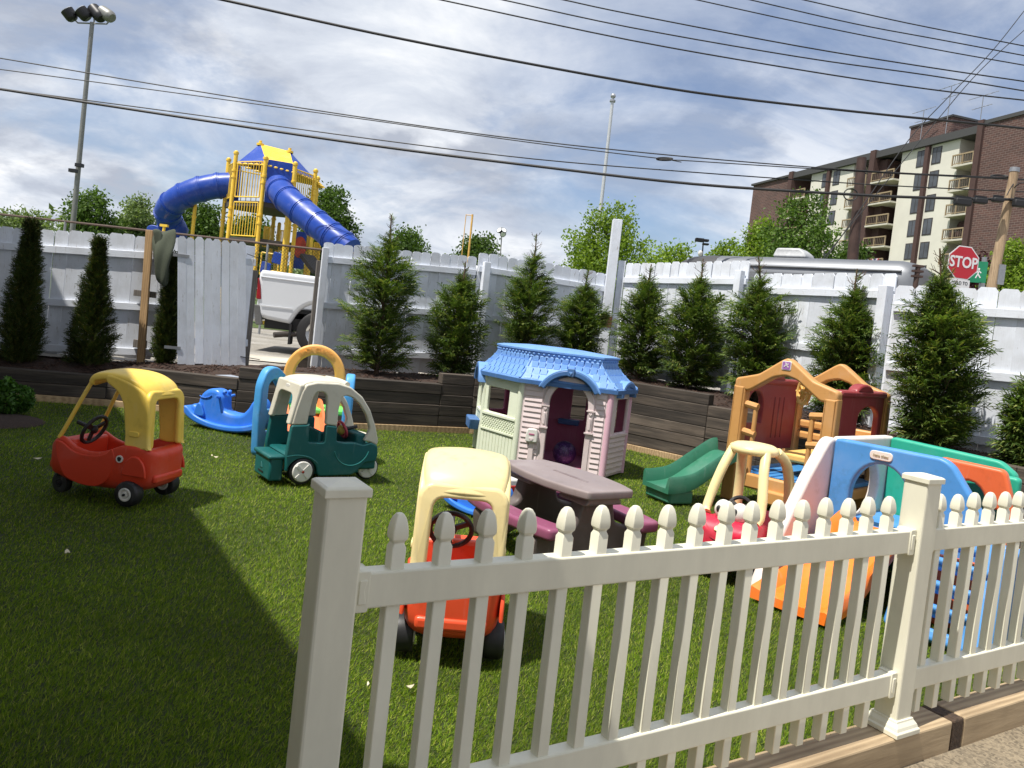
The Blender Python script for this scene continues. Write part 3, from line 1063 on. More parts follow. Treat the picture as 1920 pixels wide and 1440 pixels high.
def coupe(label, loc, rz, red, yellow, decal=True, group='ride in toy cars with a domed top'):
    t = thing('toy_car', label, 'toy car', loc, rz, group)
    st = [(-0.392, 0.1, 0.167, 0.325, 0.322), (-0.385, 0.155, 0.142, 0.345, 0.342), (-0.36, 0.185, 0.117, 0.372, 0.366), (-0.3, 0.206, 0.087, 0.392, 0.375), (-0.235, 0.213, 0.077, 0.392, 0.31),
          (-0.17, 0.214, 0.074, 0.388, 0.27), (-0.1, 0.213, 0.072, 0.345, 0.18), (-0.02, 0.212, 0.070, 0.318, 0.16), (0.07, 0.211, 0.070, 0.312, 0.155), (0.15, 0.208, 0.072, 0.33, 0.16),
          (0.21, 0.204, 0.077, 0.362, 0.18), (0.245, 0.2, 0.082, 0.385, 0.33), (0.29, 0.192, 0.092, 0.385, 0.378), (0.335, 0.18, 0.102, 0.35, 0.346), (0.37, 0.155, 0.122, 0.315, 0.312), (0.382, 0.1, 0.142, 0.295, 0.292)]
    tub(st).build('body', red, t, sub=1, recalc=True)
    k = MB()                                     # seat and dashboard inside the tub
    k.box((-0.19, -0.16, 0.15), (-0.06, 0.16, 0.235))
    k.build('seat', red, t, bev=0.02, seg=2, smooth=60)
    MB().box((0.19, -0.165, 0.18), (0.25, 0.165, 0.365)).build('dashboard', red, t, bev=0.02, seg=2, smooth=60)
    for s in (-1, 1):
        out = rp([(-0.13, 0.375), (-0.10, 0.332), (-0.03, 0.303), (0.08, 0.298), (0.16, 0.315), (0.225, 0.36), (0.285, 0.37), (0.27, 0.27), (0.20, 0.135), (0.06, 0.10), (-0.06, 0.107), (-0.13, 0.17), (-0.165, 0.30)], 0.05)
        d = MB().plate(out, th=0.014, bev=0.006, M=Matrix.Translation((0.012, s * 0.209, -0.008)))
        d.build('door', red, t)
        f = MB().plate([(x, z) for x, z in arc(-0.275, 0.20, 0.085, 0, 180, 12, 0.13)], th=0.018, bev=0.007, M=Matrix.Translation((-0.01, s * 0.208, 0)))
        f.build('fender', red, t)
        hz = MB().sphere((0.345, s * 0.125, 0.30), (0.035, 0.032, 0.032), 14, 8).build('headlight', red, t)
    for x in (-0.385, 0.372):
        MB().cbox((x, 0, 0.18), (0.035, 0.30 if x < 0 else 0.28, 0.055)).build('bumper', red, t, bev=0.016, seg=3, smooth=60)
    # domed roof on two broad rear pillars and two thin front ones
    prof = spline([(0.135, 0.755), (0.10, 0.812), (0.0, 0.838), (-0.12, 0.836), (-0.215, 0.812), (-0.285, 0.77), (-0.328, 0.705)], 5)
    rings = []
    for i, p in enumerate(prof):
        f = i / (len(prof) - 1)
        q0, q1 = prof[max(i - 1, 0)], prof[min(i + 1, len(prof) - 1)]
        d = (q1 - q0).normalized()
        nr = Vector((d.y, -d.x))                # outwards (up, back)
        w = 0.182 - 0.012 * f + 0.014 * math.sin(PI * f)
        if i == 0:
            w -= 0.02
        sec = []
        for y, hgt in ((-w, -0.052), (-w, -0.02), (-w * 0.93, -0.004), (-w * 0.75, 0.006), (-w * 0.35, 0.014), (0, 0.017), (w * 0.35, 0.014), (w * 0.75, 0.006), (w * 0.93, -0.004), (w, -0.02), (w, -0.052), (w * 0.88, -0.052), (w * 0.84, -0.024), (0, -0.012), (-w * 0.84, -0.024), (-w * 0.88, -0.052)):
            sec.append((p.x + nr.x * hgt, y, p.y + nr.y * hgt))
        rings.append(sec)
    r = MB().loft(rings, True, True).build('roof', yellow, t, sub=1, recalc=True)
    for s in (-1, 1):
        out = [(-0.02, 0.822), (-0.10, 0.815), (-0.20, 0.785), (-0.28, 0.745), (-0.325, 0.68), (-0.345, 0.56), (-0.358, 0.40), (-0.358, 0.375), (-0.20, 0.375), (-0.185, 0.45), (-0.168, 0.56), (-0.15, 0.65), (-0.10, 0.725), (-0.02, 0.775)]
        out = [tuple(p) for p in spline(out, 3, True)]
        MB().plate(out, th=0.038, bev=0.014, M=Matrix.Translation((0, s * 0.176, 0)), seg=3).build('rear_pillar', yellow, t)
        MB().plate(rp([(-0.29, 0.45), (-0.215, 0.45), (-0.215, 0.485), (-0.29, 0.485)], 0.017), th=0.01, bev=0.004, M=Matrix.Translation((0, s * 0.198, 0))).build('grip', yellow, t)
        MB().tube(spline([(0.108, s * 0.158, 0.765), (0.17, s * 0.163, 0.64), (0.255, s * 0.176, 0.45), (0.295, s * 0.18, 0.37)], 4), 0.0135, 10).build('front_pillar', yellow, t)
    # back of the roof: strip across under the dome, and posts beside the window
    back = MB().plate(rp([(-0.19, 0.375), (-0.128, 0.375), (-0.125, 0.69, 0.05), (0.125, 0.69, 0.05), (0.128, 0.375), (0.19, 0.375), (0.188, 0.71), (0.15, 0.75), (-0.15, 0.75), (-0.188, 0.71)], 0.025), th=0.036, bev=0.014, seg=3,
                      M=Matrix.Translation((-0.338, 0, 0)) @ Matrix.Rotation(PI / 2, 4, 'Z') @ Matrix.Shear('XZ', 4, (0, 0)))
    for i, v in enumerate(back.v):
        z = v[2]
        back.v[i] = (v[0] + (0.0 if z < 0.5 else 0.02 * ((z - 0.5) / 0.2) ** 2), v[1], z)
    back.build('rear_window_frame', yellow, t)
    steering(t, Vector((0.155, 0.04, 0.425)), math.radians(-24), 0.10)
    for x, y in ((-0.255, 0.192), (-0.255, -0.192)):
        toy_wheel(t, (x, y, 0.083), 0.083, 0.085, P_WHITE, 0.52)
    for s in (-1, 1):
        w = toy_wheel(t, (0.285, s * 0.13, 0.068), 0.068, 0.055, P_BLACK, 0.4, axis=(0.2, 1, 0))
        MB().cbox((0, 0, 0.075), (0.05, 0.075, 0.07)).build('caster', P_BLACK, w, bev=0.01, smooth=60)
    k = MB()
    k.tube([(0.31, 0.10, 0.115), (0.36, 0.10, 0.11), (0.37, 0.10, 0.05), (0.33, 0.10, 0.035)], 0.006, 6)
    k.build('foot_bracket', M_DARK, t)
    if decal:
        for s in (-1, 1):
            o = MB().cyl((-0.182, s * 0.216, 0.30), (0, 1, 0), 0.024, 0.008, 22).build('badge', P_WHITE, t)
            MB().plate(rp([(-0.197, 0.304), (-0.190, 0.314), (-0.174, 0.314), (-0.167, 0.304), (-0.173, 0.288), (-0.182, 0.284), (-0.191, 0.288)], 0.003, 2), th=0.003, bev=0.001, M=Matrix.Translation((0, s * 0.221, 0))).build('badge_print', P_BLACK, o)
    return t


RED1 = plastic('red_plastic', L(214, 66, 40), 0.36, 0.07)
RED2 = plastic('orange_red_plastic', L(228, 84, 50), 0.34, 0.06)
YEL1 = plastic('yellow_plastic', L(243, 208, 92), 0.36, 0.10)
CREAM = plastic('faded_yellow_plastic', L(238, 218, 160), 0.33, 0.12)

coupe('red toy car with a bright yellow top standing half in the shade', (-2.585, 5.125, 0.0), ang((-0.985, 0.17)), RED1, YEL1)
coupe('orange red toy car with a faded cream top behind the picket fence', (-0.165, 3.52, 0.0), ang((-0.06, 1.0)), RED2, CREAM)

# --- red toy car with eyes
CRIM = plastic('crimson_plastic', L(205, 38, 66), 0.34, 0.06)
PALEY = plastic('pale_yellow_plastic', L(242, 226, 168), 0.35, 0.12)
def eyed_car(loc, rz):
    t = thing('toy_car', 'crimson toy car with white bulging eyes and a pale yellow canopy', 'toy car', loc, rz, 'ride in toy cars with a domed top')
    st = [(-0.385, 0.12, 0.172, 0.33, 0.327), (-0.37, 0.175, 0.132, 0.36, 0.356), (-0.31, 0.205, 0.092, 0.385, 0.375), (-0.22, 0.213, 0.077, 0.388, 0.29), (-0.12, 0.214, 0.072, 0.36, 0.18), (0, 0.213, 0.070, 0.335, 0.16),
          (0.1, 0.212, 0.070, 0.34, 0.16), (0.17, 0.21, 0.072, 0.375, 0.19), (0.21, 0.208, 0.077, 0.392, 0.36), (0.27, 0.203, 0.082, 0.392, 0.388), (0.33, 0.19, 0.092, 0.372, 0.369), (0.37, 0.165, 0.112, 0.335, 0.332), (0.385, 0.11, 0.132, 0.305, 0.302)]
    tub(st).build('body', CRIM, t, sub=1, recalc=True)
    for s in (-1, 1):
        e = MB().sphere((0.255, s * 0.055, 0.425), (0.05, 0.056, 0.065), 20, 12).build('eye', P_WHITE, t)
        MB().sphere((0.296, s * 0.055 - 0.012, 0.432), (0.012, 0.018, 0.024), 14, 8).build('pupil', P_BLACK, e)
        MB().sphere((0.35, s * 0.135, 0.245), (0.035, 0.034, 0.034), 14, 8).build('headlight', P_WHITE, t)
        # canopy legs
        MB().tube(spline([(0.08, s * 0.11, 0.80), (0.15, s * 0.135, 0.68), (0.20, s * 0.165, 0.52), (0.235, s * 0.175, 0.42), (0.265, s * 0.165, 0.385)], 4), [0.032] * 9 + [0.03] * 4 + [0.028] * 3 + [0.034], 10).build('front_pillar', PALEY, t)
        MB().tube(spline([(-0.10, s * 0.115, 0.80), (-0.19, s * 0.15, 0.73), (-0.25, s * 0.17, 0.58), (-0.27, s * 0.178, 0.37)], 4), 0.034, 10).build('rear_pillar', PALEY, t)
    m = MB().loft([[(0.0 + sx * math.cos(a), sy * math.sin(a), z) for a in [2 * PI * i / 28 for i in range(28)]] for sx, sy, z in
                   ((0.10, 0.10, 0.775), (0.155, 0.145, 0.782), (0.17, 0.158, 0.80), (0.165, 0.153, 0.825), (0.13, 0.12, 0.842), (0.07, 0.065, 0.850), (0.01, 0.01, 0.852))])
    m.build('canopy', PALEY, t, smooth=60)
    # nose badge, smile and grille
    o = MB().plate(rp([(-0.05, -0.018), (0.05, -0.018), (0.05, 0.018), (-0.05, 0.018)], 0.018), th=0.012, bev=0.004,
                   M=Matrix.Translation((0.372, 0, 0.325)) @ Matrix.Rotation(PI / 2, 4, 'Z') @ Matrix.Rotation(math.radians(-38), 4, 'X')).build('badge', PALEY, t)
    sm = [Vector((0.386 - abs(y) ** 2 * 1.6, y, 0.255 + (y / 0.12) ** 2 * 0.03)) for y in [-0.12 + 0.24 * i / 12 for i in range(13)]]
    MB().tube(sm, 0.006, 6).build('smile', plastic('dark_crimson', L(150, 22, 44)), t)
    steering(t, Vector((0.13, 0.0, 0.43)), math.radians(-24), 0.075)
    for s in (-1, 1):
        toy_wheel(t, (-0.25, s * 0.18, 0.083), 0.083, 0.085, P_WHITE, 0.45)
        toy_wheel(t, (0.26, s * 0.15, 0.072), 0.072, 0.06, P_BLACK, 0.4)
    return t
eyed_car((1.62, 5.0, 0.0), ang((-0.62, -0.78)))

# --- teal and grey ride-on truck with a rear step
TEAL = plastic('teal_plastic', L(22, 92, 92), 0.38, 0.05)
STONE = plastic('stone_plastic', L(206, 202, 186), 0.42, 0.08)
def explorer(loc, rz):
    t = thing('toy_truck', 'teal toy truck with a pale grey cab top and open rear step', 'toy truck', loc, rz)
    t.scale = (1, 1.14, 1.0)
    for s in (-1, 1):
        out = ([(-0.335, 0.12), (-0.345, 0.25), (-0.325, 0.47), (-0.20, 0.475), (-0.175, 0.49), (-0.175, 0.335), (-0.045, 0.335), (-0.045, 0.475), (0.055, 0.465), (0.06, 0.345), (0.12, 0.335), (0.22, 0.335), (0.30, 0.315), (0.37, 0.335), (0.43, 0.305), (0.44, 0.225), (0.425, 0.175), (0.33, 0.165), (0.27, 0.10), (0.22, 0.065), (-0.06, 0.062)]
               + [(x, z) for x, z in arc(-0.205, 0.085, 0.125, 0, 172, 10)])
        out = rp(out, 0.018, 3)
        o = MB().plate(out, th=0.04, bev=0.012, M=Matrix.Translation((0, s * 0.205, 0)), seg=3).build('side_panel', TEAL, t)
        d = [(x, z) for x, z in arc(0.20, 0.30, 0.155, 195, 345, 16)]
        MB().tube([(x, s * 0.2255, z) for x, z in d], 0.005, 6).build('door_groove', plastic('teal_rib', L(40, 118, 116), 0.4), o)
        MB().tube([(x, s * 0.2255, z) for x, z in spline([(-0.345, 0.215), (-0.25, 0.23), (-0.15, 0.21), (-0.08, 0.16)], 5) and [tuple(p) for p in spline([(-0.34, 0.225), (-0.25, 0.235), (-0.15, 0.215), (-0.08, 0.165)], 5)]], 0.004, 6).build('fender_line', TEAL, o)
        # cab top side with its openings
        top = [(-0.325, 0.47), (-0.30, 0.60), (-0.265, 0.735), (-0.235, 0.79), (-0.15, 0.812), (0.03, 0.812), (0.14, 0.785), (0.25, 0.71), (0.335, 0.60), (0.395, 0.47), (0.43, 0.36), (0.43, 0.302), (0.36, 0.335), (0.30, 0.345),
               (0.33, 0.40), (0.345, 0.45), (0.30, 0.56), (0.235, 0.645), (0.165, 0.70), (0.105, 0.715), (0.07, 0.70), (0.055, 0.60), (0.055, 0.466), (-0.045, 0.476), (-0.05, 0.64), (-0.06, 0.71), (-0.085, 0.735), (-0.145, 0.735), (-0.165, 0.70), (-0.185, 0.60), (-0.198, 0.476)]
        MB().plate(rp(top, 0.016, 3), th=0.04, bev=0.013, M=Matrix.Translation((0, s * 0.2, 0)), seg=3).build('cab_side', STONE, t)
    rf = spline([(-0.265, 0.77), (-0.24, 0.80), (-0.15, 0.822), (0.03, 0.822), (0.13, 0.795)], 4)
    MB().loft([[(p.x, y, p.y + dz) for y, dz in ((-0.205, -0.01), (-0.17, 0.008), (0, 0.012), (0.17, 0.008), (0.205, -0.01), (0.19, -0.035), (0, -0.022), (-0.19, -0.035))] for p in rf]).build('roof', STONE, t, sub=1, recalc=True)
    # rear uprights and headrail
    k = MB().plate(rp([(-0.215, 0.47), (-0.215, 0.79), (0.215, 0.79), (0.215, 0.47), (0.15, 0.47), (0.14, 0.70, 0.07), (-0.14, 0.70, 0.07), (-0.15, 0.47)], 0.02), th=0.04, bev=0.012, seg=3)
    for i, v in enumerate(k.v):
        x, y, z = v
        k.v[i] = (-0.325 + y + max(0, (z - 0.47)) * 0.19, x, z)
    o = k.build('rear_frame', STONE, t)
    MB().plate(rp([(-0.035, -0.013), (0.035, -0.013), (0.035, 0.013), (-0.035, 0.013)], 0.012), th=0.008, bev=0.003, M=Matrix.Translation((-0.290, 0, 0.752)) @ Matrix.Rotation(-PI / 2, 4, 'Z')).build('badge', P_WHITE, o)
    for p_ in ([(0.425, -0.19, 0.335), (0.44, 0, 0.345), (0.425, 0.19, 0.335)], [(0.12, -0.19, 0.80), (0.14, 0, 0.805), (0.12, 0.19, 0.80)]):
        MB().tube(spline(p_, 6), 0.022, 10).build('windscreen_frame', STONE, t)
    # floor, nose, dashboard, benches
    for nm, a, b_ in (('floor', (-0.10, -0.19, 0.07), (0.30, 0.19, 0.10)), ('nose', (0.26, -0.195, 0.10), (0.445, 0.195, 0.30)), ('dashboard', (0.245, -0.19, 0.26), (0.34, 0.19, 0.40)), ('seat', (-0.13, -0.19, 0.10), (-0.02, 0.19, 0.27)), ('rear_bench', (-0.32, -0.19, 0.20), (-0.12, 0.19, 0.235)), ('seat_back', (-0.085, -0.19, 0.2), (-0.055, 0.19, 0.42))):
        MB().box(a, b_).build(nm, TEAL, t, bev=0.018 if nm != 'seat_back' else 0.012, seg=2, smooth=60)
    o = MB().box((-0.445, -0.175, 0.02), (-0.335, 0.135, 0.205)).build('rear_step', TEAL, t, bev=0.016, seg=2, smooth=60)
    MB().box((-0.46, -0.185, 0.19), (-0.33, 0.145, 0.222)).build('tread', TEAL, o, bev=0.012, seg=2, smooth=60)
    MB().box((-0.449, -0.06, 0.06), (-0.440, 0.04, 0.072)).build('slot', P_BLACK, o)
    MB().plate(rp([(-0.03, -0.02), (0.03, -0.02), (0, 0.028)], 0.008), th=0.006, bev=0.002, M=Matrix.Translation((-0.447, -0.01, 0.115)) @ Matrix.Rotation(-PI / 2, 4, 'Z')).build('emblem', TEAL, o)
    MB().cbox((0.20, 0.12, 0.43), (0.03, 0.07, 0.08)).build('mirror', P_WHITE, t, bev=0.012, smooth=60)
    steering(t, Vector((0.205, -0.02, 0.40)), math.radians(-20), 0.068, plastic('wheel_red', L(176, 40, 60)), plastic('horn_yellow', L(196, 176, 84)))
    for s in (-1, 1):
        toy_wheel(t, (-0.205, s * 0.20, 0.105), 0.105, 0.06, P_WHITE, 0.78, hubstyle='cap')
        MB().sphere((0.437, s * 0.12, 0.245), (0.012, 0.04, 0.03), 12, 8).build('headlight', YEL1, t)
    w = toy_wheel(t, (0.405, -0.12, 0.10), 0.10, 0.04, P_WHITE, 0.86, axis=(0.05, 1, 0), hubstyle='flat')
    MB().tube([(0, -0.045, 0.0), (-0.02, -0.045, 0.10), (-0.02, 0, 0.125)], 0.007, 8).build('fork', M_DARK, w)
    return t
explorer((-1.55, 6.31, 0.0), ang((0.80, 0.60)))

# --- blue rocking whale
BLUE = plastic('royal_blue_plastic', L(58, 126, 226), 0.34, 0.06)
def rocker(label, loc, rz, scale=1.0):
    t = thing('toy_rocker', label, 'rocking toy', loc, rz, 'blue rocking animals')
    # side profile of the body: head left with tail curl, saddle dip, upright front handle
    side = [(-0.52, 0.165), (-0.49, 0.22), (-0.45, 0.235), (-0.40, 0.23), (-0.385, 0.30), (-0.35, 0.37), (-0.28, 0.425), (-0.20, 0.445), (-0.13, 0.435), (-0.085, 0.40), (-0.06, 0.36), (-0.05, 0.28), (-0.03, 0.225), (0.05, 0.205), (0.15, 0.205), (0.22, 0.225), (0.28, 0.29), (0.32, 0.36), (0.37, 0.40), (0.43, 0.40), (0.47, 0.35), (0.50, 0.27),
            (0.54, 0.19), (0.50, 0.12), (0.38, 0.06), (0.22, 0.02), (0.0, 0.003), (-0.22, 0.02), (-0.38, 0.065)]
    side = [(x * scale, z * scale) for x, z in side]
    MB().plate([tuple(p) for p in spline(side, 4, True)], th=0.19 * scale, bev=0.05 * scale, seg=4).build('body', BLUE, t)
    rail = [(-0.56, 0.175), (-0.53, 0.21), (-0.48, 0.195), (-0.38, 0.125), (-0.2, 0.075), (0, 0.06), (0.2, 0.075), (0.38, 0.125), (0.5, 0.20), (0.55, 0.215), (0.57, 0.18), (0.50, 0.10), (0.38, 0.045), (0.2, 0.008), (0.0, -0.004), (-0.2, 0.008), (-0.38, 0.045), (-0.50, 0.105)]
    rail = [(x * scale, z * scale) for x, z in rail]
    MB().plate([tuple(p) for p in spline(rail, 4, True)], th=0.29 * scale, bev=0.02 * scale, seg=3).build('rocker_base', BLUE, t)
    for s in (-1, 1):
        fin = [(-0.40, 0.13), (-0.385, 0.22), (-0.355, 0.265), (-0.32, 0.255), (-0.29, 0.20), (-0.27, 0.12)]
        MB().plate([(x * scale, z * scale) for x, z in [tuple(p) for p in spline(fin, 4, True)]], th=0.035 * scale, bev=0.014 * scale, M=Matrix.Translation((0, s * 0.11 * scale, 0))).build('fin', BLUE, t)
        e = MB().sphere(Vector((-0.075, s * 0.045, 0.415)) * scale, 0.026 * scale, 14, 8).build('eye', BLUE, t)
        MB().sphere(Vector((-0.055, s * 0.05, 0.42)) * scale, 0.010 * scale, 10, 6).build('pupil', P_BLACK, e)
        MB().tube([Vector(p) * scale for p in [tuple((x, s * 0.1, z)) for x, z in [(-0.36, 0.345), (-0.33, 0.33), (-0.28, 0.33), (-0.23, 0.345), (-0.20, 0.37)]]], 0.006 * scale, 6).build('mouth_line', BLUE, t)
        MB().tube([Vector((-0.10, s * 0.09, 0.36)) * scale, Vector((-0.10, s * 0.16, 0.37)) * scale], 0.016 * scale, 10).build('handle', BLUE, t)
    return t
rocker('glossy blue rocking whale near the dark timber wall', (-2.90, 8.03, 0.0), ang((0.93, -0.30)), 0.93)
rocker('blue rocking toy half hidden under the far end of the picnic table', (-0.15, 5.72, 0.0), ang((0.75, -0.62)), 0.62)

# --- arch climber behind the teal truck
SKYB = plastic('sky_blue_plastic', L(78, 160, 222), 0.38, 0.07)
ORNG = plastic('amber_plastic', L(236, 176, 92), 0.38, 0.07)
LIME = plastic('lime_plastic', L(120, 226, 106), 0.38, 0.05)
SALM = plastic('salmon_plastic', L(250, 134, 84), 0.36, 0.05)
def arch_climber():
    a0, b0 = Vector((-2.05, 6.78, 0)), Vector((-1.50, 7.62, 0))     # left and right ladder feet
    c = (a0 + b0) / 2
    t = thing('toy_climber', 'small blue climber with an amber arch behind the teal truck', 'toy climber', c, 0)
    ax = ang((0.86, 0.50))
    ctr = Vector((-1.62, 7.25, 0))
    t.location = ctr + Vector((-0.24, -0.02, 0))
    t.rotation_euler = (0, 0, ang((0.97, 0.24)))
    # local: x to the right along the arch, y away
    out = rp([(-0.24, 0.0), (-0.27, 0.35), (-0.27, 0.66), (-0.20, 0.80), (-0.08, 0.82), (0.05, 0.74), (0.16, 0.60), (0.22, 0.30), (0.24, 0.0)], 0.06)
    h1 = rp([(-0.17, 0.42), (-0.17, 0.66), (-0.09, 0.71), (0.02, 0.60), (0.02, 0.42)], 0.04)
    h2 = rp([(-0.16, 0.22), (-0.16, 0.31), (0.06, 0.31), (0.06, 0.22)], 0.03)
    h3 = rp([(-0.15, 0.06), (-0.15, 0.14), (0.07, 0.14), (0.07, 0.06)], 0.03)
    for x in (-0.31, 0.33):
        M = Matrix.Translation((x, -0.12, 0)) @ Matrix.Rotation(math.radians(54 if x < 0 else 88), 4, 'Z')
        MB().plate(out, (h1, h2, h3), th=0.085, bev=0.02, M=M, seg=3).build('ladder_panel', SKYB, t)
    ap = arc(0, 0.735, 0.285, 180, 0, 20, 0.30) + [(0.285, 0.42), (0.185, 0.42)] + arc(0, 0.735, 0.185, 0, 180, 16, 0.20) + [(-0.185, 0.42), (-0.285, 0.42)]
    o = MB().plate(rp(ap, 0.01, 1), th=0.075, bev=0.02, M=Matrix.Translation((0, 0.06, 0)), seg=3).build('arch', ORNG, t)
    word = 'PANDA CLIMBER'
    for i, chx in enumerate(word):
        if chx == ' ':
            continue
        a = math.radians(128 - i * 76 / (len(word) - 1))
        me = text_mesh(chx, 0.052, 0.01, 'letter', ORNG, 0.0012)
        l = put('letter', me, o)
        l.matrix_local = Matrix.Translation((0.236 * math.cos(a), 0.02, 0.735 + 0.25 * math.sin(a))) @ Matrix.Rotation(-(a - PI / 2), 4, 'Y')
    for s in (-1, 1):
        for pl_ in ([(-0.03, 0.0), (0.03, 0.0), (0.03, 0.028), (-0.03, 0.028)], [(-0.022, 0.035), (0.018, 0.035), (0.022, 0.10), (-0.01, 0.11)]):
            MB().plate(rp(pl_, 0.01), th=0.01, bev=0.003, M=Matrix.Translation((s * 0.236, 0.02, 0.56))).build('emblem', ORNG, o)
    MB().box((-0.34, 0.10, 0.66), (0.34, 0.15, 0.74)).build('crossbar', ORNG, t, bev=0.02, smooth=60)
    MB().box((-0.30, -0.28, 0.42), (0.30, 0.08, 0.47)).build('platform', LIME, t, bev=0.015, smooth=60)
    sl = spline([(0.10, 0.45), (0.22, 0.42), (0.45, 0.24), (0.66, 0.07), (0.82, 0.035)], 4)
    rings = []
    for p in sl:
        rings.append([(p.x - 0.05, y - 0.16, p.y + dz) for y, dz in ((-0.17, 0.09), (-0.145, 0.095), (-0.13, 0.01), (0.13, 0.01), (0.145, 0.095), (0.17, 0.09), (0.16, -0.03), (-0.16, -0.03))])
    s = MB().loft(rings).build('slide', SALM, t, bev=0, smooth=50, recalc=True)
    s.rotation_euler = (0, 0, math.radians(-78))
    s.location = (0.06, -0.05, 0)
arch_climber()

# --- playhouse
ROOFB = plastic('roof_blue_plastic', L(112, 156, 214), 0.45, 0.06)
TRIMB = plastic('trim_blue_plastic', L(74, 114, 168), 0.42, 0.06)
PINKW = plastic('pale_pink_plastic', L(222, 206, 206), 0.45, 0.06)
PINKT = plastic('pink_trim_plastic', L(222, 180, 196), 0.45, 0.06)
PINKD = plastic('rose_plastic', L(176, 104, 134), 0.45, 0.06)
CELERY = plastic('celery_plastic', L(224, 230, 208), 0.45, 0.06)


def playhouse():
    t = thing('playhouse', 'pastel plastic playhouse with a blue shingled roof and arched doorway', 'playhouse', (0.42, 8.35, 0), math.radians(-12))
    lc = toloc(t)
    P0, P1, P2, P3, P4, P5, P6 = [lc(p) for p in ((1.0, 7.70), (0.105, 7.90), (-0.28, 8.38), (-0.34, 8.72), (0.0, 9.0), (0.95, 8.85), (1.25, 8.14))]
    plan = [P0, P1, P2, P3, P4, P5, P6]
    EV = 0.865
    # front wall P1 -> P0
    Lf = (P0 - P1).length
    M = onwall(P1, P0)
    dx, dw = Lf * 0.55, 0.20
    door = [(dx - dw, -0.05), (dx + dw, -0.05), (dx + dw, 0.66)]
    outl = [(0, 0), (dx - dw, 0), (dx - dw, 0.68)] + arc(dx, 0.68, dw, 180, 0, 18, 0.22)[1:-1] + [(dx + dw, 0.68), (dx + dw, 0), (Lf, 0), (Lf, EV), (dx + 0.25, EV)] + arc(dx, 0.70, 0.27, 37, 143, 12, 0.27) + [(dx - 0.25, EV), (0, EV)]
    w = MB().plate(outl, th=0.035, bev=0.006, M=M).build('front_wall', PINKW, t)
    for i in range(15):
        z = 0.03 + i * 0.054
        for (u0, u1) in ((0.045, dx - dw - 0.075), (dx + dw + 0.075, Lf - 0.045)):
            k = MB()
            k.add([M @ Vector(p) for p in ((u0, -0.018, z + 0.048), (u1, -0.018, z + 0.048), (u1, -0.029, z), (u0, -0.029, z), (u0, -0.012, z), (u1, -0.012, z), (u0, -0.012, z + 0.048), (u1, -0.012, z + 0.048))],
                  [(0, 3, 2, 1), (3, 4, 5, 2), (0, 6, 4, 3), (1, 2, 5, 7), (0, 1, 7, 6)])
            k.build('siding_board', PINKW, w, smooth=0, recalc=True)
    tr_out = [(dx - dw - 0.065, 0.42), (dx - dw, 0.42), (dx - dw, 0.68)] + arc(dx, 0.68, dw, 180, 0, 18, 0.22)[1:-1] + [(dx + dw, 0.68), (dx + dw, 0.42), (dx + dw + 0.065, 0.42), (dx + dw + 0.065, 0.68)] + arc(dx, 0.68, dw + 0.065, 0, 180, 20, 0.29)[1:-1] + [(dx - dw - 0.065, 0.68)]
    tr = MB().plate(tr_out, th=0.07, bev=0.012, M=M, seg=2).build('door_arch', PINKW, t)
    k = MB()
    for s in (-1, 1):
        x = dx + s * (dw + 0.033)
        for z0, z1, hw in ((0.42, 0.435, 0.045), (0.645, 0.66, 0.042)):
            k.cbox((x, -0.035, (z0 + z1) / 2), (hw * 2, 0.02, z1 - z0), M)
        k.plate(rp([(x - 0.012, 0.46), (x + 0.012, 0.46), (x + 0.012, 0.58), (x - 0.012, 0.58)], 0.01), th=0.015, bev=0.004, M=M @ Matrix.Translation((0, -0.036, 0)))
        k.plate(rp([(x, 0.60), (x + 0.02, 0.622), (x + 0.012, 0.634), (x, 0.626), (x - 0.012, 0.634), (x - 0.02, 0.622)], 0.004, 2), th=0.012, bev=0.003, M=M @ Matrix.Translation((0, -0.037, 0)))
        k.plate(rp([(dx + s * dw + (0.0 if s > 0 else -0.055), 0.0), (dx + s * dw + (0.055 if s > 0 else 0.0), 0.0), (dx + s * dw + (0.055 if s > 0 else 0.0), 0.42), (dx + s * dw + (0.0 if s > 0 else -0.055), 0.42)], 0.004), th=0.05, bev=0.006, M=M)
    tag(k.build('door_moulding', PINKW, tr, smooth=40), kind='stuff')
    # letter box
    mbx = dx - dw - 0.135
    m1 = MB().plate(rp([(mbx - 0.062, 0.26), (mbx + 0.062, 0.26), (mbx + 0.062, 0.345), (mbx + 0.045, 0.40), (mbx - 0.045, 0.40), (mbx - 0.062, 0.345)], 0.02), th=0.055, bev=0.012, M=M @ Matrix.Translation((0, -0.045, 0))).build('letter_box', P_WHITE, t)
    MB().plate(rp([(mbx - 0.03, 0.335), (mbx + 0.03, 0.335), (mbx + 0.03, 0.352), (mbx - 0.03, 0.352)], 0.007), th=0.01, bev=0.002, M=M @ Matrix.Translation((0, -0.071, 0))).build('slot', PINKD, m1)
    MB().plate(rp([(mbx, 0.272), (mbx + 0.024, 0.298), (mbx + 0.014, 0.312), (mbx, 0.303), (mbx - 0.014, 0.312), (mbx - 0.024, 0.298)], 0.004, 2), th=0.008, bev=0.002, M=M @ Matrix.Translation((0, -0.073, 0))).build('heart', PINKW, m1)
    MB().plate(rp([(mbx - 0.03, 0.0), (mbx + 0.03, 0.0), (mbx + 0.026, 0.27), (mbx - 0.026, 0.27)], 0.004), th=0.03, bev=0.006, M=M @ Matrix.Translation((0, -0.03, 0))).build('letter_box_stem', PINKW, t)
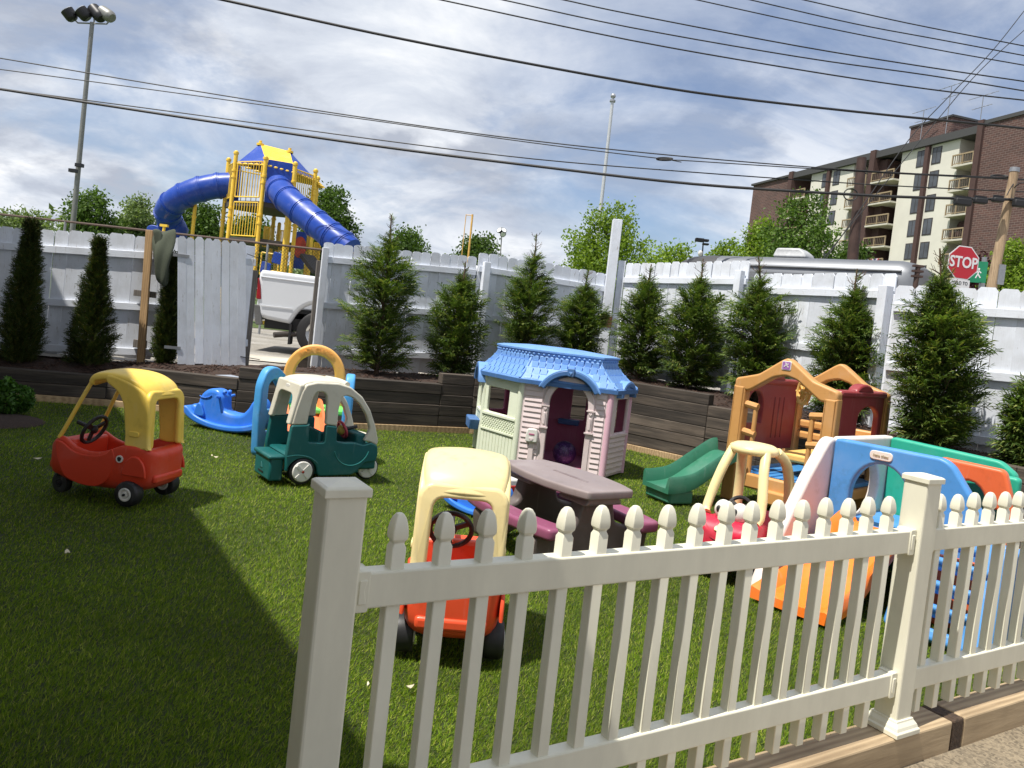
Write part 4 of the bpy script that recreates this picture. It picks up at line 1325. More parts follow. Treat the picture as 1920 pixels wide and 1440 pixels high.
    # corner posts
    for P, m in ((P0, PINKT), (P1, CELERY), (P2, CELERY), (P3, CELERY), (P4, PINKT), (P5, PINKT), (P6, PINKT)):
        o = MB().cyl((0, 0, EV / 2), (0, 0, 1), 0.035, EV, 10).build('corner_post', m, t, smooth=50)
        o.location = (P.x, P.y, 0)
    # window walls
    def wall(P, Q, m, w0, w1, z0, z1, arch=False, name='side_wall', sid=None):
        Lw = (Q - P).length
        MM = onwall(P, Q)
        a, bb = Lw * w0, Lw * w1
        if arch:
            hole = [(a, z0), (bb, z0), (bb, z1)] + arc((a + bb) / 2, z1, (bb - a) / 2, 0, 180, 10)[1:-1] + [(a, z1)]
        else:
            hole = rp([(a, z0), (bb, z0), (bb, z1), (a, z1)], 0.025)
        o = MB().plate([(0, 0), (Lw, 0), (Lw, EV), (0, EV)], (hole,), th=0.032, bev=0.006, M=MM).build(name, m, t)
        k = MB()
        k.box((0.02, -0.034, z0 - 0.035), (Lw - 0.02, -0.012, z0 - 0.012), MM)
        if sid == 'lattice':
            k.box((0.02, -0.034, z0 - 0.20), (Lw - 0.02, -0.012, z0 - 0.182), MM)
            n = int(Lw / 0.04)
            for i in range(-4, n + 1):
                for dd in (1, -1):
                    u0 = 0.03 + i * 0.042
                    p, q = (u0, z0 - 0.18), (u0 + 0.14, z0 - 0.04)
                    if dd < 0:
                        p, q = (p[0], q[1]), (q[0], p[1])
                    def cl(p, q):
                        lo, hi = 0.025, Lw - 0.025
                        t0, t1 = 0.0, 1.0
                        d0 = q[0] - p[0]
                        t0, t1 = max(t0, (lo - p[0]) / d0), min(t1, (hi - p[0]) / d0)
                        if t1 - t0 < 0.08:
                            return None
                        f = lambda t: (p[0] + d0 * t, p[1] + (q[1] - p[1]) * t)
                        return f(t0), f(t1)
                    r = cl(p, q)
                    if r:
                        k.bar(MM @ Vector((r[0][0], -0.017 - 0.002 * (dd > 0), r[0][1])), MM @ Vector((r[1][0], -0.017 - 0.002 * (dd > 0), r[1][1])), 0.010, 0.010, up=(MM.to_3x3() @ Vector((0, -1, 0))))
            for i in range(int(Lw / 0.055)):
                k.box((0.028 + i * 0.055, -0.021, 0.02), (0.028 + i * 0.055 + 0.047, -0.012, z0 - 0.205), MM)
        elif sid == 'clap':
            for i in range(int((z0 - 0.06) / 0.054)):
                z = 0.03 + i * 0.054
                k.add([MM @ Vector(p) for p in ((0.04, -0.016, z + 0.048), (Lw - 0.04, -0.016, z + 0.048), (Lw - 0.04, -0.027, z), (0.04, -0.027, z), (0.04, -0.01, z), (Lw - 0.04, -0.01, z), (0.04, -0.01, z + 0.048), (Lw - 0.04, -0.01, z + 0.048))],
                      [(0, 3, 2, 1), (3, 4, 5, 2), (0, 6, 4, 3), (1, 2, 5, 7), (0, 1, 7, 6)])
        elif sid == 'plank':
            for i in range(int(Lw / 0.06)):
                k.box((0.028 + i * 0.06, 0.012, 0.02), (0.028 + i * 0.06 + 0.052, 0.021, z0 - 0.03), MM)
        tag(k.build('wall_relief', m, o, smooth=0, recalc=True), kind='stuff')
        return o, MM, Lw
    wall(P2, P1, CELERY, 0.12, 0.72, 0.475, 0.745, sid='lattice', name='bay_wall')
    o, MM, Lw = wall(P3, P2, CELERY, 0.18, 0.84, 0.475, 0.70, arch=True, sid='lattice', name='end_wall')
    MB().plate(rp([(0.02, 0.24), (Lw - 0.02, 0.24), (Lw + 0.02, 0.36), (-0.02, 0.36)], 0.015), th=0.12, bev=0.015, M=MM @ Matrix.Translation((0, -0.08, 0))).build('flower_box', TRIMB, t)
    wall(P0, P6, PINKW, 0.30, 0.92, 0.44, 0.79, sid='clap', name='side_wall')
    wall(P4, P3, PINKD, 0.2, 0.8, 0.44, 0.74, sid='plank', name='back_wall')
    Lb = (P4 - P5).length
    MM = onwall(P5, P4)
    ws = [rp([(a, 0.42), (bb, 0.42), (bb, 0.76), (a, 0.76)], 0.025) for a, bb in ((Lb * 0.08, Lb * 0.25), (Lb * 0.62, Lb * 0.8))]
    o = MB().plate([(0, 0), (Lb, 0), (Lb, EV), (0, EV)], ws, th=0.032, bev=0.006, M=MM).build('back_wall', PINKD, t)
    k = MB()
    for i in range(int(Lb / 0.06)):
        k.box((0.028 + i * 0.06, 0.012, 0.02), (0.028 + i * 0.06 + 0.052, 0.022, 0.40), MM)
    tag(k.build('wall_relief', PINKD, o, smooth=0), kind='stuff')
    wall(P6, P5, PINKD, 0.25, 0.75, 0.44, 0.76, sid='plank', name='back_wall')
    mid = P5 * 0.75 + P4 * 0.25
    MB().box((-0.10, -0.09, 0.36), (0.14, 0.0, 0.42), Matrix.Translation((mid.x - 0.02, mid.y - 0.05, 0))).build('shelf', TRIMB, t, bev=0.012, smooth=60)
    # roof
    cen = sum((Vector((p.x, p.y, 0)) for p in plan), Vector()) / 7
    def ring(grow, z, k=1.0):
        out = []
        for p in plan:
            d = (Vector((p.x, p.y, 0)) - cen)
            q = cen + d.normalized() * (d.length * k + grow)
            out.append(Vector((q.x, q.y, z)))
        return out
    prof = [(0.085, EV - 0.012, 1), (0.088, EV + 0.028, 1), (0.075, EV + 0.034, 1), (0.03, EV + 0.085, 0.965), (-0.02, EV + 0.15, 0.93), (-0.055, EV + 0.215, 0.90), (-0.075, EV + 0.262, 0.885)]
    eave = MB().loft([ring(*x) for x in prof[:3]], True, False)
    rf = MB().loft([ring(*x) for x in prof[2:]], True, False)
    rf_o = rf.build('roof', ROOFB, t, smooth=25, recalc=True)
    # eave band
    eave.loft([ring(*prof[0]), ring(-0.02, EV - 0.01, 1)], True, False)
    eave.build('eave', TRIMB, t, smooth=25, recalc=True)
    # dentil cap
    k = MB()
    k.loft([ring(-0.07, EV + 0.255, 0.885), ring(-0.052, EV + 0.266, 0.885), ring(-0.058, EV + 0.275, 0.885), ring(-0.058, EV + 0.31, 0.885), ring(-0.04, EV + 0.318, 0.885), ring(-0.04, EV + 0.335, 0.885), ring(-0.09, EV + 0.350, 0.84), ring(-0.2, EV + 0.372, 0.6)], True, True)
    cap = k.build('roof_cap', ROOFB, t, smooth=25, recalc=True)
    k = MB()
    r1 = ring(-0.058, EV + 0.293, 0.885)
    for i in range(7):
        a, bb = r1[i], r1[(i + 1) % 7]
        n = max(2, int((bb - a).length / 0.05))
        for j in range(n):
            p = a + (bb - a) * ((j + 0.5) / n)
            k.sphere(p, (0.017, 0.017, 0.012), 8, 5)
    tag(k.build('dentil', ROOFB, cap, smooth=60), kind='stuff')
    # shingles: raised tabs on every roof face
    sh = MB().box((-0.5, -0.5, 0), (0.5, 0.5, 1))
    sh.v = [(x * (1.0 if y < 0 else 0.96), y, z * (1.0 if y < 0 else 0.15)) for x, y, z in sh.v]
    shm = sh.mesh('shingle', ROOFB, 0)
    for i in range(7):
        for si in range(2, 6):
            ra, rb = ring(*prof[si]), ring(*prof[si + 1])
            a0, a1, b0, b1 = ra[i], ra[(i + 1) % 7], rb[i], rb[(i + 1) % 7]
            wln = (a1 - a0).length
            n = max(2, int(wln / 0.078))
            for sub in range(1):
                for j in range(n):
                    off = 0.5 * (si % 2)
                    f = (j + 0.5 + off * 0.6) / (n + 0.4)
                    if f > 0.96:
                        continue
                    mid0 = a0 + (a1 - a0) * f
                    mid1 = b0 + (b1 - b0) * f
                    up = (mid1 - mid0)
                    x = (a1 - a0).normalized()
                    nrm = x.cross(up).normalized()
                    if nrm.z < 0:
                        nrm = -nrm
                    if nrm.z < 0.05:
                        continue
                    # keep clear of the eyebrow arch over the door
                    if i == 0 and si < 4 and abs((mid0 - (P1 + (P0 - P1) * 0.55)).dot((P0 - P1).normalized())) < (0.30 if si == 2 else 0.22):
                        continue
                    y = nrm.cross(x)
                    c = mid0 * 0.5 + mid1 * 0.5
                    Mx = Matrix(((x.x, y.x, nrm.x, c.x), (x.y, y.y, nrm.y, c.y), (x.z, y.z, nrm.z, c.z), (0, 0, 0, 1))) @ Matrix.Diagonal((wln / n * 0.80, up.length * 0.76, 0.022, 1))
                    o = put('shingle', shm, rf_o)
                    o.matrix_local = Mx
    # hip ribs
    for i in range(7):
        MB().tube([ring(*prof[s])[i] + Vector((0, 0, 0.004)) for s in range(2, 7)], 0.012, 6).build('hip_rib', ROOFB, rf_o)
    # eyebrow arch over the door and end gable hood
    def hood(MM, cx, cz, r0, r1, rz0, rz1, depth, back, nm='arch_hood', a0=5):
        o = [(x, z) for x, z in arc(cx, cz, r1, 180 - a0, a0, 20, rz1)] + [(x, z) for x, z in arc(cx, cz, r0, a0, 180 - a0, 20, rz0)]
        h = MB().plate(o, th=depth, bev=0.01, M=MM @ Matrix.Translation((0, -depth / 2 + back, 0))).build(nm, TRIMB, t)
        top = [(x, z) for x, z in arc(cx, cz, r1 + 0.012, 180 - a0 + 2, a0 - 2, 20, rz1 + 0.012)] + [(x, z) for x, z in arc(cx, cz, r1 - 0.005, a0 - 2, 180 - a0 + 2, 20, rz1 - 0.005)]
        MB().plate(top, th=depth + 0.16, bev=0.006, M=MM @ Matrix.Translation((0, -depth / 2 + back + 0.085, 0))).build('hood_skin', ROOFB, h)
        return h
    h = hood(onwall(P1, P0), dx, 0.70, 0.285, 0.335, 0.282, 0.335, 0.12, 0.01, a0=26)
    MB().plate(rp([(dx - 0.033, 0.975), (dx + 0.033, 0.975), (dx + 0.04, 1.062), (dx - 0.04, 1.062)], 0.015), th=0.05, bev=0.01, M=onwall(P1, P0) @ Matrix.Translation((0, -0.10, 0))).build('keystone', TRIMB, h)
    MB().plate(rp([(dx, 0.995), (dx + 0.018, 1.017), (dx + 0.010, 1.028), (dx, 1.022), (dx - 0.010, 1.028), (dx - 0.018, 1.017)], 0.003, 2), th=0.008, bev=0.002, M=onwall(P1, P0) @ Matrix.Translation((0, -0.127, 0))).build('heart', ROOFB, h)
    Lw = (P2 - P3).length
    hood(onwall(P3, P2), Lw / 2, 0.76, Lw * 0.42, Lw * 0.56, 0.16, 0.21, 0.10, 0.0, 'end_hood')
    Lw = (P6 - P0).length
    hood(onwall(P0, P6), Lw * 0.62, 0.80, Lw * 0.30, Lw * 0.38, 0.12, 0.17, 0.08, 0.0, 'side_hood')
    k = MB().loft([[Vector((p.x, p.y, z)) for p in plan] for z in (0.004, 0.02)], True, True)
    k.build('floor_rim', PINKD, t, smooth=0, recalc=True)
playhouse()

# ball inside the doorway
bl = thing('ball', 'purple textured play ball sitting in the playhouse doorway', 'ball', (0.63, 8.08, 0.022))
tb_ = NT('ball_purple')
vv = tb_.n.new('ShaderNodeTexVoronoi')
vv.inputs['Scale'].default_value = 55
tb_.l.new(tb_.tc.outputs['Object'], vv.inputs['Vector'])
tb_.set(Base_Color=tb_.ramp(vv.outputs['Distance'], [(0.1, L(104, 72, 128)), (0.5, L(58, 32, 80))]), Roughness=0.35)
tb_.bump(vv.outputs['Distance'], -0.6, 0.006)
o = MB().sphere((0, 0, 0.125), 0.125, 32, 20).build('ball_skin', tb_.m, bl, smooth=180)

# --- picnic table
TAUPE = plastic('taupe_plastic', L(140, 128, 127), 0.5, 0.08)
UMBER = plastic('dark_brown_plastic', L(90, 80, 77), 0.45, 0.06)
PLUM = plastic('plum_plastic', L(140, 78, 106), 0.36, 0.08)
def picnic_table():
    t = thing('picnic_table', 'child size picnic table with a taupe top and plum benches', 'picnic table', (0.42, 5.14, 0), ang((0.57, -0.82)))
    lc = toloc(t)
    # local x along the table, y across (away to the right)
    out = [(-0.47, -0.17), (-0.30, -0.225), (-0.10, -0.255), (0.12, -0.26), (0.32, -0.235), (0.47, -0.19), (0.48, -0.17), (0.48, 0.17), (0.47, 0.19), (0.32, 0.235), (0.12, 0.26), (-0.10, 0.255), (-0.30, 0.225), (-0.47, 0.17)]
    out = rp(out, 0.02, 3)
    slot = rp([(-0.12, -0.016), (0.24, -0.016), (0.24, 0.016), (-0.12, 0.016)], 0.01)
    rot = Matrix.Rotation(-PI / 2, 4, 'X')
    top = MB().plate(out, (), th=0.055, bev=0.014, M=Matrix.Translation((0, 0, 0.452)) @ rot, seg=3).build('table_top', TAUPE, t)
    MB().plate(slot, th=0.006, bev=0.002, M=Matrix.Translation((0, 0, 0.479)) @ rot).build('groove', plastic('taupe_dark', L(112, 98, 98), 0.5), top)
    k = MB()
    for x in (-0.30, 0.28):
        k.plate(rp([(-0.16, 0.37), (0.16, 0.37), (0.12, 0.43), (-0.12, 0.43)], 0.02), th=0.28, bev=0.015, M=Matrix.Translation((x, 0, 0)) @ Matrix.Rotation(PI / 2, 4, 'Z'))
    k.build('under_frame', TAUPE, top)
    for x in (-0.30, 0.31):
        o = [(-0.46, 0.0), (-0.24, 0.0), (-0.16, 0.04), (0.16, 0.04), (0.24, 0.0), (0.46, 0.0), (0.48, 0.17), (0.44, 0.20), (0.30, 0.20), (0.17, 0.24), (0.125, 0.42), (-0.125, 0.42), (-0.17, 0.24), (-0.30, 0.20), (-0.44, 0.20), (-0.48, 0.17)]
        lg = MB().plate(rp(o, 0.035, 4), th=0.11, bev=0.025, M=Matrix.Translation((x, 0, 0)) @ Matrix.Rotation(PI / 2, 4, 'Z'), seg=3).build('end_frame', UMBER, t)
        if x > 0:
            MB().cyl((x + 0.058, 0.0, 0.19), (1, 0, 0), 0.026, 0.008, 18).build('badge', plastic('badge_cream', L(214, 206, 180)), lg)
    for s in (-1, 1):
        pts = []
        for i in range(13):
            u = -0.48 + 0.96 * i / 12
            pts.append((u, s * (0.455 + 0.06 * (1 - (u / 0.48) ** 2))))
        inner = [(u, y - s * 0.17) for u, y in reversed(pts)]
        o = [(u, y) for u, y in pts] + inner
        o = rp(o, 0.03, 3)
        MB().plate(o, th=0.075, bev=0.022, M=Matrix.Translation((0, 0, 0.225)) @ Matrix.Rotation(PI / 2, 4, 'X') @ Matrix.Diagonal((1, 1, 1, 1)), seg=3).build('bench', PLUM, t)
picnic_table()

# small toy vehicle under the table
tv = thing('toy_bus', 'little white and red toy bus under the far end of the picnic table', 'toy bus', (0.02, 5.95, 0.0), 0.5)
MB().box((-0.13, -0.07, 0.07), (0.13, 0.07, 0.25)).build('body', P_WHITE, tv, bev=0.02, smooth=60)
MB().box((-0.134, -0.074, 0.14), (0.134, 0.074, 0.20)).build('stripe', plastic('bus_red', L(190, 44, 40)), tv, bev=0.01, smooth=60)
MB().box((-0.135, -0.075, 0.05), (0.135, 0.075, 0.105)).build('chassis', plastic('bus_blue', L(50, 80, 170)), tv, bev=0.012, smooth=60)
for x in (-0.08, 0.08):
    for s in (-1, 1):
        toy_wheel(tv, (x, s * 0.07, 0.04), 0.04, 0.03, P_WHITE, 0.4)

# --- tan clubhouse climber with green slide
TAN = plastic('tan_plastic', L(200, 148, 88), 0.42, 0.07)
MAROON = plastic('maroon_plastic', L(146, 58, 62), 0.42, 0.06)
GRNS = plastic('green_slide_plastic', L(54, 116, 92), 0.36, 0.06)
STRB = plastic('stripe_blue_plastic', L(70, 140, 200), 0.4, 0.05)
HONEY = plastic('honey_plastic', L(236, 190, 110), 0.42, 0.06)
def clubhouse():
    A, B = Vector((2.19, 7.34, 0)), Vector((2.81, 6.72, 0))
    gd = (B - A).normalized()
    t = thing('toy_clubhouse', 'tan and maroon gabled toy clubhouse climber with a green slide', 'toy clubhouse', A, ang(gd))
    Wd, D, EH, PK, FL = (B - A).length, 1.18, 1.135, 1.40, 0.46
    # local: x along the front gable, y away
    def gable(y, nm):
        out = [(-0.055, EH - 0.06), (-0.055, EH + 0.035), (Wd * 0.2, EH + 0.10), (Wd / 2 - 0.05, PK - 0.01), (Wd / 2, PK + 0.015), (Wd / 2 + 0.05, PK - 0.01), (Wd * 0.8, EH + 0.10), (Wd + 0.055, EH + 0.035), (Wd + 0.055, EH - 0.06),
               (Wd - 0.09, EH - 0.075), (Wd - 0.16, EH - 0.03), (Wd * 0.63, EH + 0.085), (Wd / 2, EH + 0.115), (Wd * 0.37, EH + 0.085), (0.16, EH - 0.03), (0.09, EH - 0.075)]
        return MB().plate(rp(out, 0.03, 3), th=0.11, bev=0.02, M=Matrix.Translation((0, y, 0)), seg=3).build(nm, TAN, t)
    gf = gable(0, 'front_gable')
    gable(D, 'back_gable')
    o = MB().plate(rp([(Wd / 2 - 0.045, PK - 0.10), (Wd / 2 + 0.045, PK - 0.10), (Wd / 2 + 0.045, PK - 0.015), (Wd / 2 - 0.045, PK - 0.015)], 0.015), th=0.01, bev=0.003, M=Matrix.Translation((0, -0.056, 0))).build('sign_plate', P_WHITE, gf)
    LILAC = plastic('lilac_print', L(160, 110, 176), 0.5)
    MB().plate(rp([(Wd / 2 - 0.038, PK - 0.093), (Wd / 2 + 0.038, PK - 0.093), (Wd / 2 + 0.038, PK - 0.022), (Wd / 2 - 0.038, PK - 0.022)], 0.012), th=0.006, bev=0.001, M=Matrix.Translation((0, -0.060, 0))).build('print', LILAC, o)
    k = MB()
    for a, bb in (((-0.02, -0.07), (0.0, -0.045)), ((0.0, -0.045), (-0.01, -0.03)), ((0.0, -0.05), (0.022, -0.072)), ((-0.005, -0.05), (0.02, -0.04))):
        k.bar((Wd / 2 + a[0], -0.0645, PK + a[1]), (Wd / 2 + bb[0], -0.0645, PK + bb[1]), 0.004, 0.008, up=(1, 0, 0.3))
    k.build('print_mark', P_WHITE, o)
    for x in (0.0, Wd):
        for y in (0.0, D):
            MB().plate(rp([(-0.068, 0.0), (0.068, 0.0), (0.060, EH - 0.03), (-0.060, EH - 0.03)], 0.01), th=0.12, bev=0.022, M=Matrix.Translation((x, y, 0)), seg=3).build('post', TAN, t)
    # maroon side walls with arched windows
    for x in (0.0, Wd):
        out = [(0.05, FL), (D - 0.05, FL), (D - 0.05, EH), (D * 0.75, EH + 0.05), (D * 0.5, EH + 0.075), (D * 0.25, EH + 0.05), (0.05, EH)]
        if x == 0.0:
            win = [(0.10, FL + 0.28), (0.40, FL + 0.28), (0.40, FL + 0.45)] + arc(0.25, FL + 0.45, 0.15, 0, 180, 12)[1:-1] + [(0.10, FL + 0.45)]
            win2 = None
        else:
            win = [(0.52, FL + 0.16), (D - 0.14, FL + 0.16), (D - 0.14, FL + 0.46)] + arc((0.52 + D - 0.14) / 2, FL + 0.46, (D - 0.14 - 0.52) / 2, 0, 180, 12, 0.12)[1:-1] + [(0.52, FL + 0.46)]
        o = MB().plate(out, (win,), th=0.06, bev=0.015, M=Matrix.Translation((x, 0, 0)) @ Matrix.Rotation(PI / 2, 4, 'Z'), seg=2).build('side_wall', MAROON, t)
        MB().box((x - 0.055, 0.05, EH - 0.01), (x + 0.055, D - 0.05, EH + 0.05)).build('top_rail', MAROON, o, bev=0.02, smooth=60)
        MB().plate(arc(D * 0.5, EH + 0.03, 0.2, 0, 180, 14, 0.085), th=0.10, bev=0.02, M=Matrix.Translation((x, 0, 0)) @ Matrix.Rotation(PI / 2, 4, 'Z')).build('crest', MAROON, o)
        k = MB()
        for i in range(3):
            yy = (0.62 if x == 0 else 0.14) + i * 0.10
            k.box((x - 0.036, yy, FL + (0.12 if x == 0 else 0.10)), (x + 0.036, yy + 0.035, FL + (0.55 if x == 0 else 0.24)))
        k.build('flute', plastic('deep_maroon', L(120, 44, 50), 0.45), o, bev=0.014, seg=2, smooth=60)
    # floor, seat and base
    k = MB()
    k.box((-0.02, -0.02, FL - 0.20), (Wd + 0.02, D, FL - 0.16))
    k.build('platform', STRB, t, bev=0.01, smooth=60)
    k = MB()
    for i in range(9):
        k.box((0.08 + i * 0.09, 0.0, FL - 0.16), (0.12 + i * 0.09, D * 0.5, FL - 0.152))
    k.build('platform_rib', STRB, t, smooth=0)
    MB().box((0.30, 0.28, FL - 0.02), (Wd - 0.03, D - 0.05, FL + 0.06)).build('seat', HONEY, t, bev=0.025, seg=3, smooth=60)
    k = MB()
    k.box((-0.05, -0.05, 0.16), (Wd + 0.05, 0.04, FL - 0.16))
    k.box((-0.06, -0.03, FL - 0.30), (Wd + 0.06, D + 0.03, FL - 0.20))
    k.box((-0.05, D - 0.06, 0.0), (Wd + 0.05, D + 0.03, FL - 0.2))
    k.box((Wd * 0.40, -0.10, 0.06), (Wd + 0.02, -0.03, 0.19))
    k.build('base', TAN, t, bev=0.02, seg=2, smooth=60)
    # baluster ladders beside the entrance
    for x, s in ((0.0, 1), (Wd, -1)):
        k = MB()
        xx = x + s * 0.165
        k.tube([(xx, 0, FL - 0.05), (xx, 0, 0.95)], 0.022, 10)
        for z in (FL + 0.20, 0.92):
            k.tube([(x + s * 0.03, 0, z + 0.02), (xx + s * 0.02, 0, z)], 0.034, 8)
        k.tube([(xx, 0, 0.2), (xx, 0, FL)], 0.026, 10)
        k.build('baluster', TAN, t)
    # ship's wheel
    w = MB()
    cw = Vector((Wd * 0.60, 0.17, EH - 0.02))
    Mw = Matrix.Translation(cw) @ Matrix.Rotation(math.radians(50), 4, 'Z')
    pts = [Mw @ Vector((0.0, 0.105 * math.cos(a), 0.105 * math.sin(a))) for a in [2 * PI * i / 24 for i in range(25)]]
    w.tube(pts, 0.022, 8, caps=False)
    for i in range(8):
        a = i * PI / 4
        w.tube([Mw @ Vector((0, 0.02 * math.cos(a), 0.02 * math.sin(a))), Mw @ Vector((0, 0.145 * math.cos(a), 0.145 * math.sin(a)))], 0.013, 6)
    w.sphere(Mw @ Vector((0, 0, 0)), 0.035, 10, 8)
    wo_ = w.build('wheel', HONEY, t)
    MB().sphere(Mw @ Vector((0.06, 0, 0.03)), (0.05, 0.05, 0.05), 12, 8).build('knob', plastic('wheel_knob_red', L(190, 60, 66)), wo_)
    # back rail seen through the window
    k = MB()
    for z in (FL + 0.12, FL + 0.24):
        k.box((0.05, D - 0.03, z), (Wd - 0.05, D + 0.03, z + 0.08))
    k.build('back_rail', TAN, t, bev=0.02, smooth=60)
    # slide off the left side
    sl = [Vector(p) for p in spline([(-0.04, 0, 0.44), (-0.14, 0, 0.42), (-0.38, 0, 0.28), (-0.58, 0, 0.165), (-0.75, 0, 0.13), (-0.86, 0, 0.125)], 5)]
    rings = []
    for i, p in enumerate(sl):
        hs = 0.125
        rings.append([(p.x, y + 0.27, p.z + dz) for y, dz in ((-0.19, -0.03), (-0.195, hs * 0.8), (-0.18, hs), (-0.165, hs * 0.8), (-0.145, 0.012), (0.145, 0.012), (0.165, hs * 0.8), (0.18, hs), (0.195, hs * 0.8), (0.19, -0.03))])
    s = MB().loft(rings).build('slide', GRNS, t, smooth=50, recalc=True)
    k = MB()
    k.loft([[(x, y + 0.27, z) for x, y in ((-0.83, -0.18), (-0.56, -0.18), (-0.56, 0.18), (-0.83, 0.18))] for z in (0.0, 0.12)])
    k.build('slide_foot', GRNS, s, bev=0.02, smooth=60, recalc=True)
    s.location = (0.25, -0.12, 0)
    s.rotation_euler = (0, 0, math.radians(72))
clubhouse()

# --- big cube climber
CBLU = plastic('blue_panel_plastic', L(78, 142, 206), 0.42, 0.07)
CWHT = plastic('off_white_plastic', L(226, 216, 208), 0.45, 0.08)
CGRN = plastic('green_panel_plastic', L(44, 164, 136), 0.42, 0.05)
CORG = plastic('rust_orange_plastic', L(222, 104, 58), 0.42, 0.06)
SORG = plastic('bright_orange_plastic', L(250, 128, 44), 0.34, 0.06)
def big_climber():
    C1 = Vector((2.15, 5.0, 0))
    pd_ = Vector((0.66, -0.75, 0)).normalized()
    t = thing('toy_climber', 'large blue white and green cube climber with an orange slide', 'toy climber', C1, ang(pd_))
    # local x along the arch panel (towards the right and the camera), y away
    Wd, H = 1.12, 0.945
    arch = [(0.13, 0.38), (0.50, 0.38), (0.50, 0.56)] + arc(0.315, 0.60, 0.185, 0, 180, 16, 0.235)[1:-1] + [(0.13, 0.56)]
    out = [(0, 0.0), (0.14, 0.0), (0.14, 0.30), (0.50, 0.30), (0.50, 0.0), (0.72, 0.0), (0.88, 0.0), (1.04, 0.18), (1.02, 0.50), (0.71, H - 0.03), (0.65, H), (0, H)]
    MB().plate(rp(out, 0.03, 4), (arch,), th=0.075, bev=0.018, seg=3).build('arch_panel', CBLU, t)
    o = MB().plate(rp([(0.235, 0.86), (0.375, 0.86), (0.375, 0.915), (0.235, 0.915)], 0.026), th=0.012, bev=0.004, M=Matrix.Translation((0, -0.04, 0))).build('badge', CWHT, t)
    me = text_mesh('little tikes', 0.024, 0.004, 'lettering', plastic('badge_print', L(176, 160, 130)))
    l = put('lettering', me, o)
    l.location = (0.305, -0.048, 0.887)
    # white side fin running beside the slide
    fin = [(0.02, 0.0), (0.02, H), (-0.07, H - 0.01), (-0.28, 0.70), (-0.50, 0.40), (-0.68, 0.13), (-0.74, 0.0)]
    fin = [(y, z) for y, z in fin]
    MB().plate(rp([(-a, z) for a, z in [(-y, z) for y, z in fin]], 0.05, 4), th=0.08, bev=0.022, M=Matrix.Translation((-0.05, 0, 0)) @ Matrix.Rotation(PI / 2, 4, 'Z'), seg=3).build('side_fin', CWHT, t)
    # back left white wall with round hole
    D = 0.80
    hole = arc(0.42, 0.60, 0.21, 0, 342, 19)
    MB().plate(rp([(0, 0), (D, 0), (D, H), (0, H)], 0.03), (hole,), th=0.075, bev=0.018, M=Matrix.Translation((-0.02, 0.04, 0)) @ Matrix.Rotation(PI / 2, 4, 'Z'), seg=3).build('side_panel', CWHT, t)
    # green back wall
    hole = arc(0.60, 0.60, 0.15, 0, 342, 19)
    MB().plate(rp([(0, 0), (0.80, 0), (0.80, H - 0.10), (0.70, H - 0.03), (0, H)], 0.03), (hole,), th=0.075, bev=0.018, M=Matrix.Translation((0.02, D, 0)), seg=3).build('back_panel', CGRN, t)
    MB().plate(rp([(0, 0), (0.42, 0), (0.42, 0.86), (0, 0.86)], 0.03), th=0.07, bev=0.018, M=Matrix.Translation((0.50, D * 0.62, 0)), seg=3).build('inner_panel', CGRN, t)
    # orange side wall
    hole = arc(0.085, 0.66, 0.105, 0, 342, 19, 0.14)
    slot = rp([(0.215, 0.40), (0.26, 0.40), (0.26, 0.66), (0.215, 0.66)], 0.02)
    MB().plate(rp([(-0.10, 0.0), (0.34, 0.0), (0.375, 0.40), (0.325, 0.74), (0.27, 0.905), (-0.10, 0.915)], 0.035, 4), (hole, slot), th=0.075, bev=0.018, M=Matrix.Translation((0.60, D * 0.45, 0)) @ Matrix.Rotation(math.radians(4), 4, 'Z'), seg=3).build('side_panel', CORG, t)
    MB().tube([(0.835, D * 0.45 + 0.05, 0.42), (0.835, D * 0.45 + 0.05, 0.57)], 0.018, 8).build('slot_peg', CGRN, t)
    # platform
    MB().box((0.0, 0.02, 0.36), (0.72, D - 0.05, 0.41)).build('platform', CBLU, t, bev=0.012, smooth=60)
    MB().box((0.02, 0.06, 0.0), (0.07, D - 0.10, 0.36)).build('underside', plastic('navy_plastic', L(30, 50, 96)), t, smooth=0)
    # slide
    sl = [Vector(p) for p in spline([(0, 0.06, 0.42), (0, -0.05, 0.405), (0, -0.30, 0.255), (0, -0.52, 0.11), (0, -0.70, 0.055), (0, -0.82, 0.05)], 5)]
    rings = []
    for i, p in enumerate(sl):
        hs = 0.085 if i < len(sl) - 6 else 0.085 - 0.012 * (i - len(sl) + 6)
        rings.append([(0.315 - 0.10 * i / len(sl) + x * (1 + 0.12 * i / len(sl)), p.y, p.z + dz) for x, dz in ((-0.205, -0.045), (-0.212, hs * 0.8), (-0.198, hs), (-0.180, hs * 0.8), (-0.150, 0.014), (-0.06, 0.006), (0.06, 0.006), (0.150, 0.014), (0.180, hs * 0.8), (0.198, hs), (0.212, hs * 0.8), (0.205, -0.045))])
    MB().loft(rings).build('slide', SORG, t, smooth=50, recalc=True)
    # slanting blue step panel with dark openings on the right
    k = [rp([(0.09, z), (0.39, z), (0.39, z + 0.065), (0.09, z + 0.065)], 0.02) for z in (0.07, 0.20, 0.33, 0.46)]
    Ms = Matrix.Translation((0.60, -0.43, 0)) @ Matrix.Rotation(math.radians(-2), 4, 'Z') @ Matrix.Rotation(math.radians(-26), 4, 'X')
    sp = MB().plate(rp([(0, 0), (0.50, 0), (0.50, 0.62), (0, 0.62)], 0.04), k, th=0.09, bev=0.022, M=Ms, seg=3).build('step_panel', CBLU, t)
    kk = MB()
    for z in (0.155, 0.285, 0.415):
        kk.box((0.06, -0.075, z), (0.44, 0.0, z + 0.035), Ms)
    kk.build('step', CBLU, sp, bev=0.014, smooth=60)
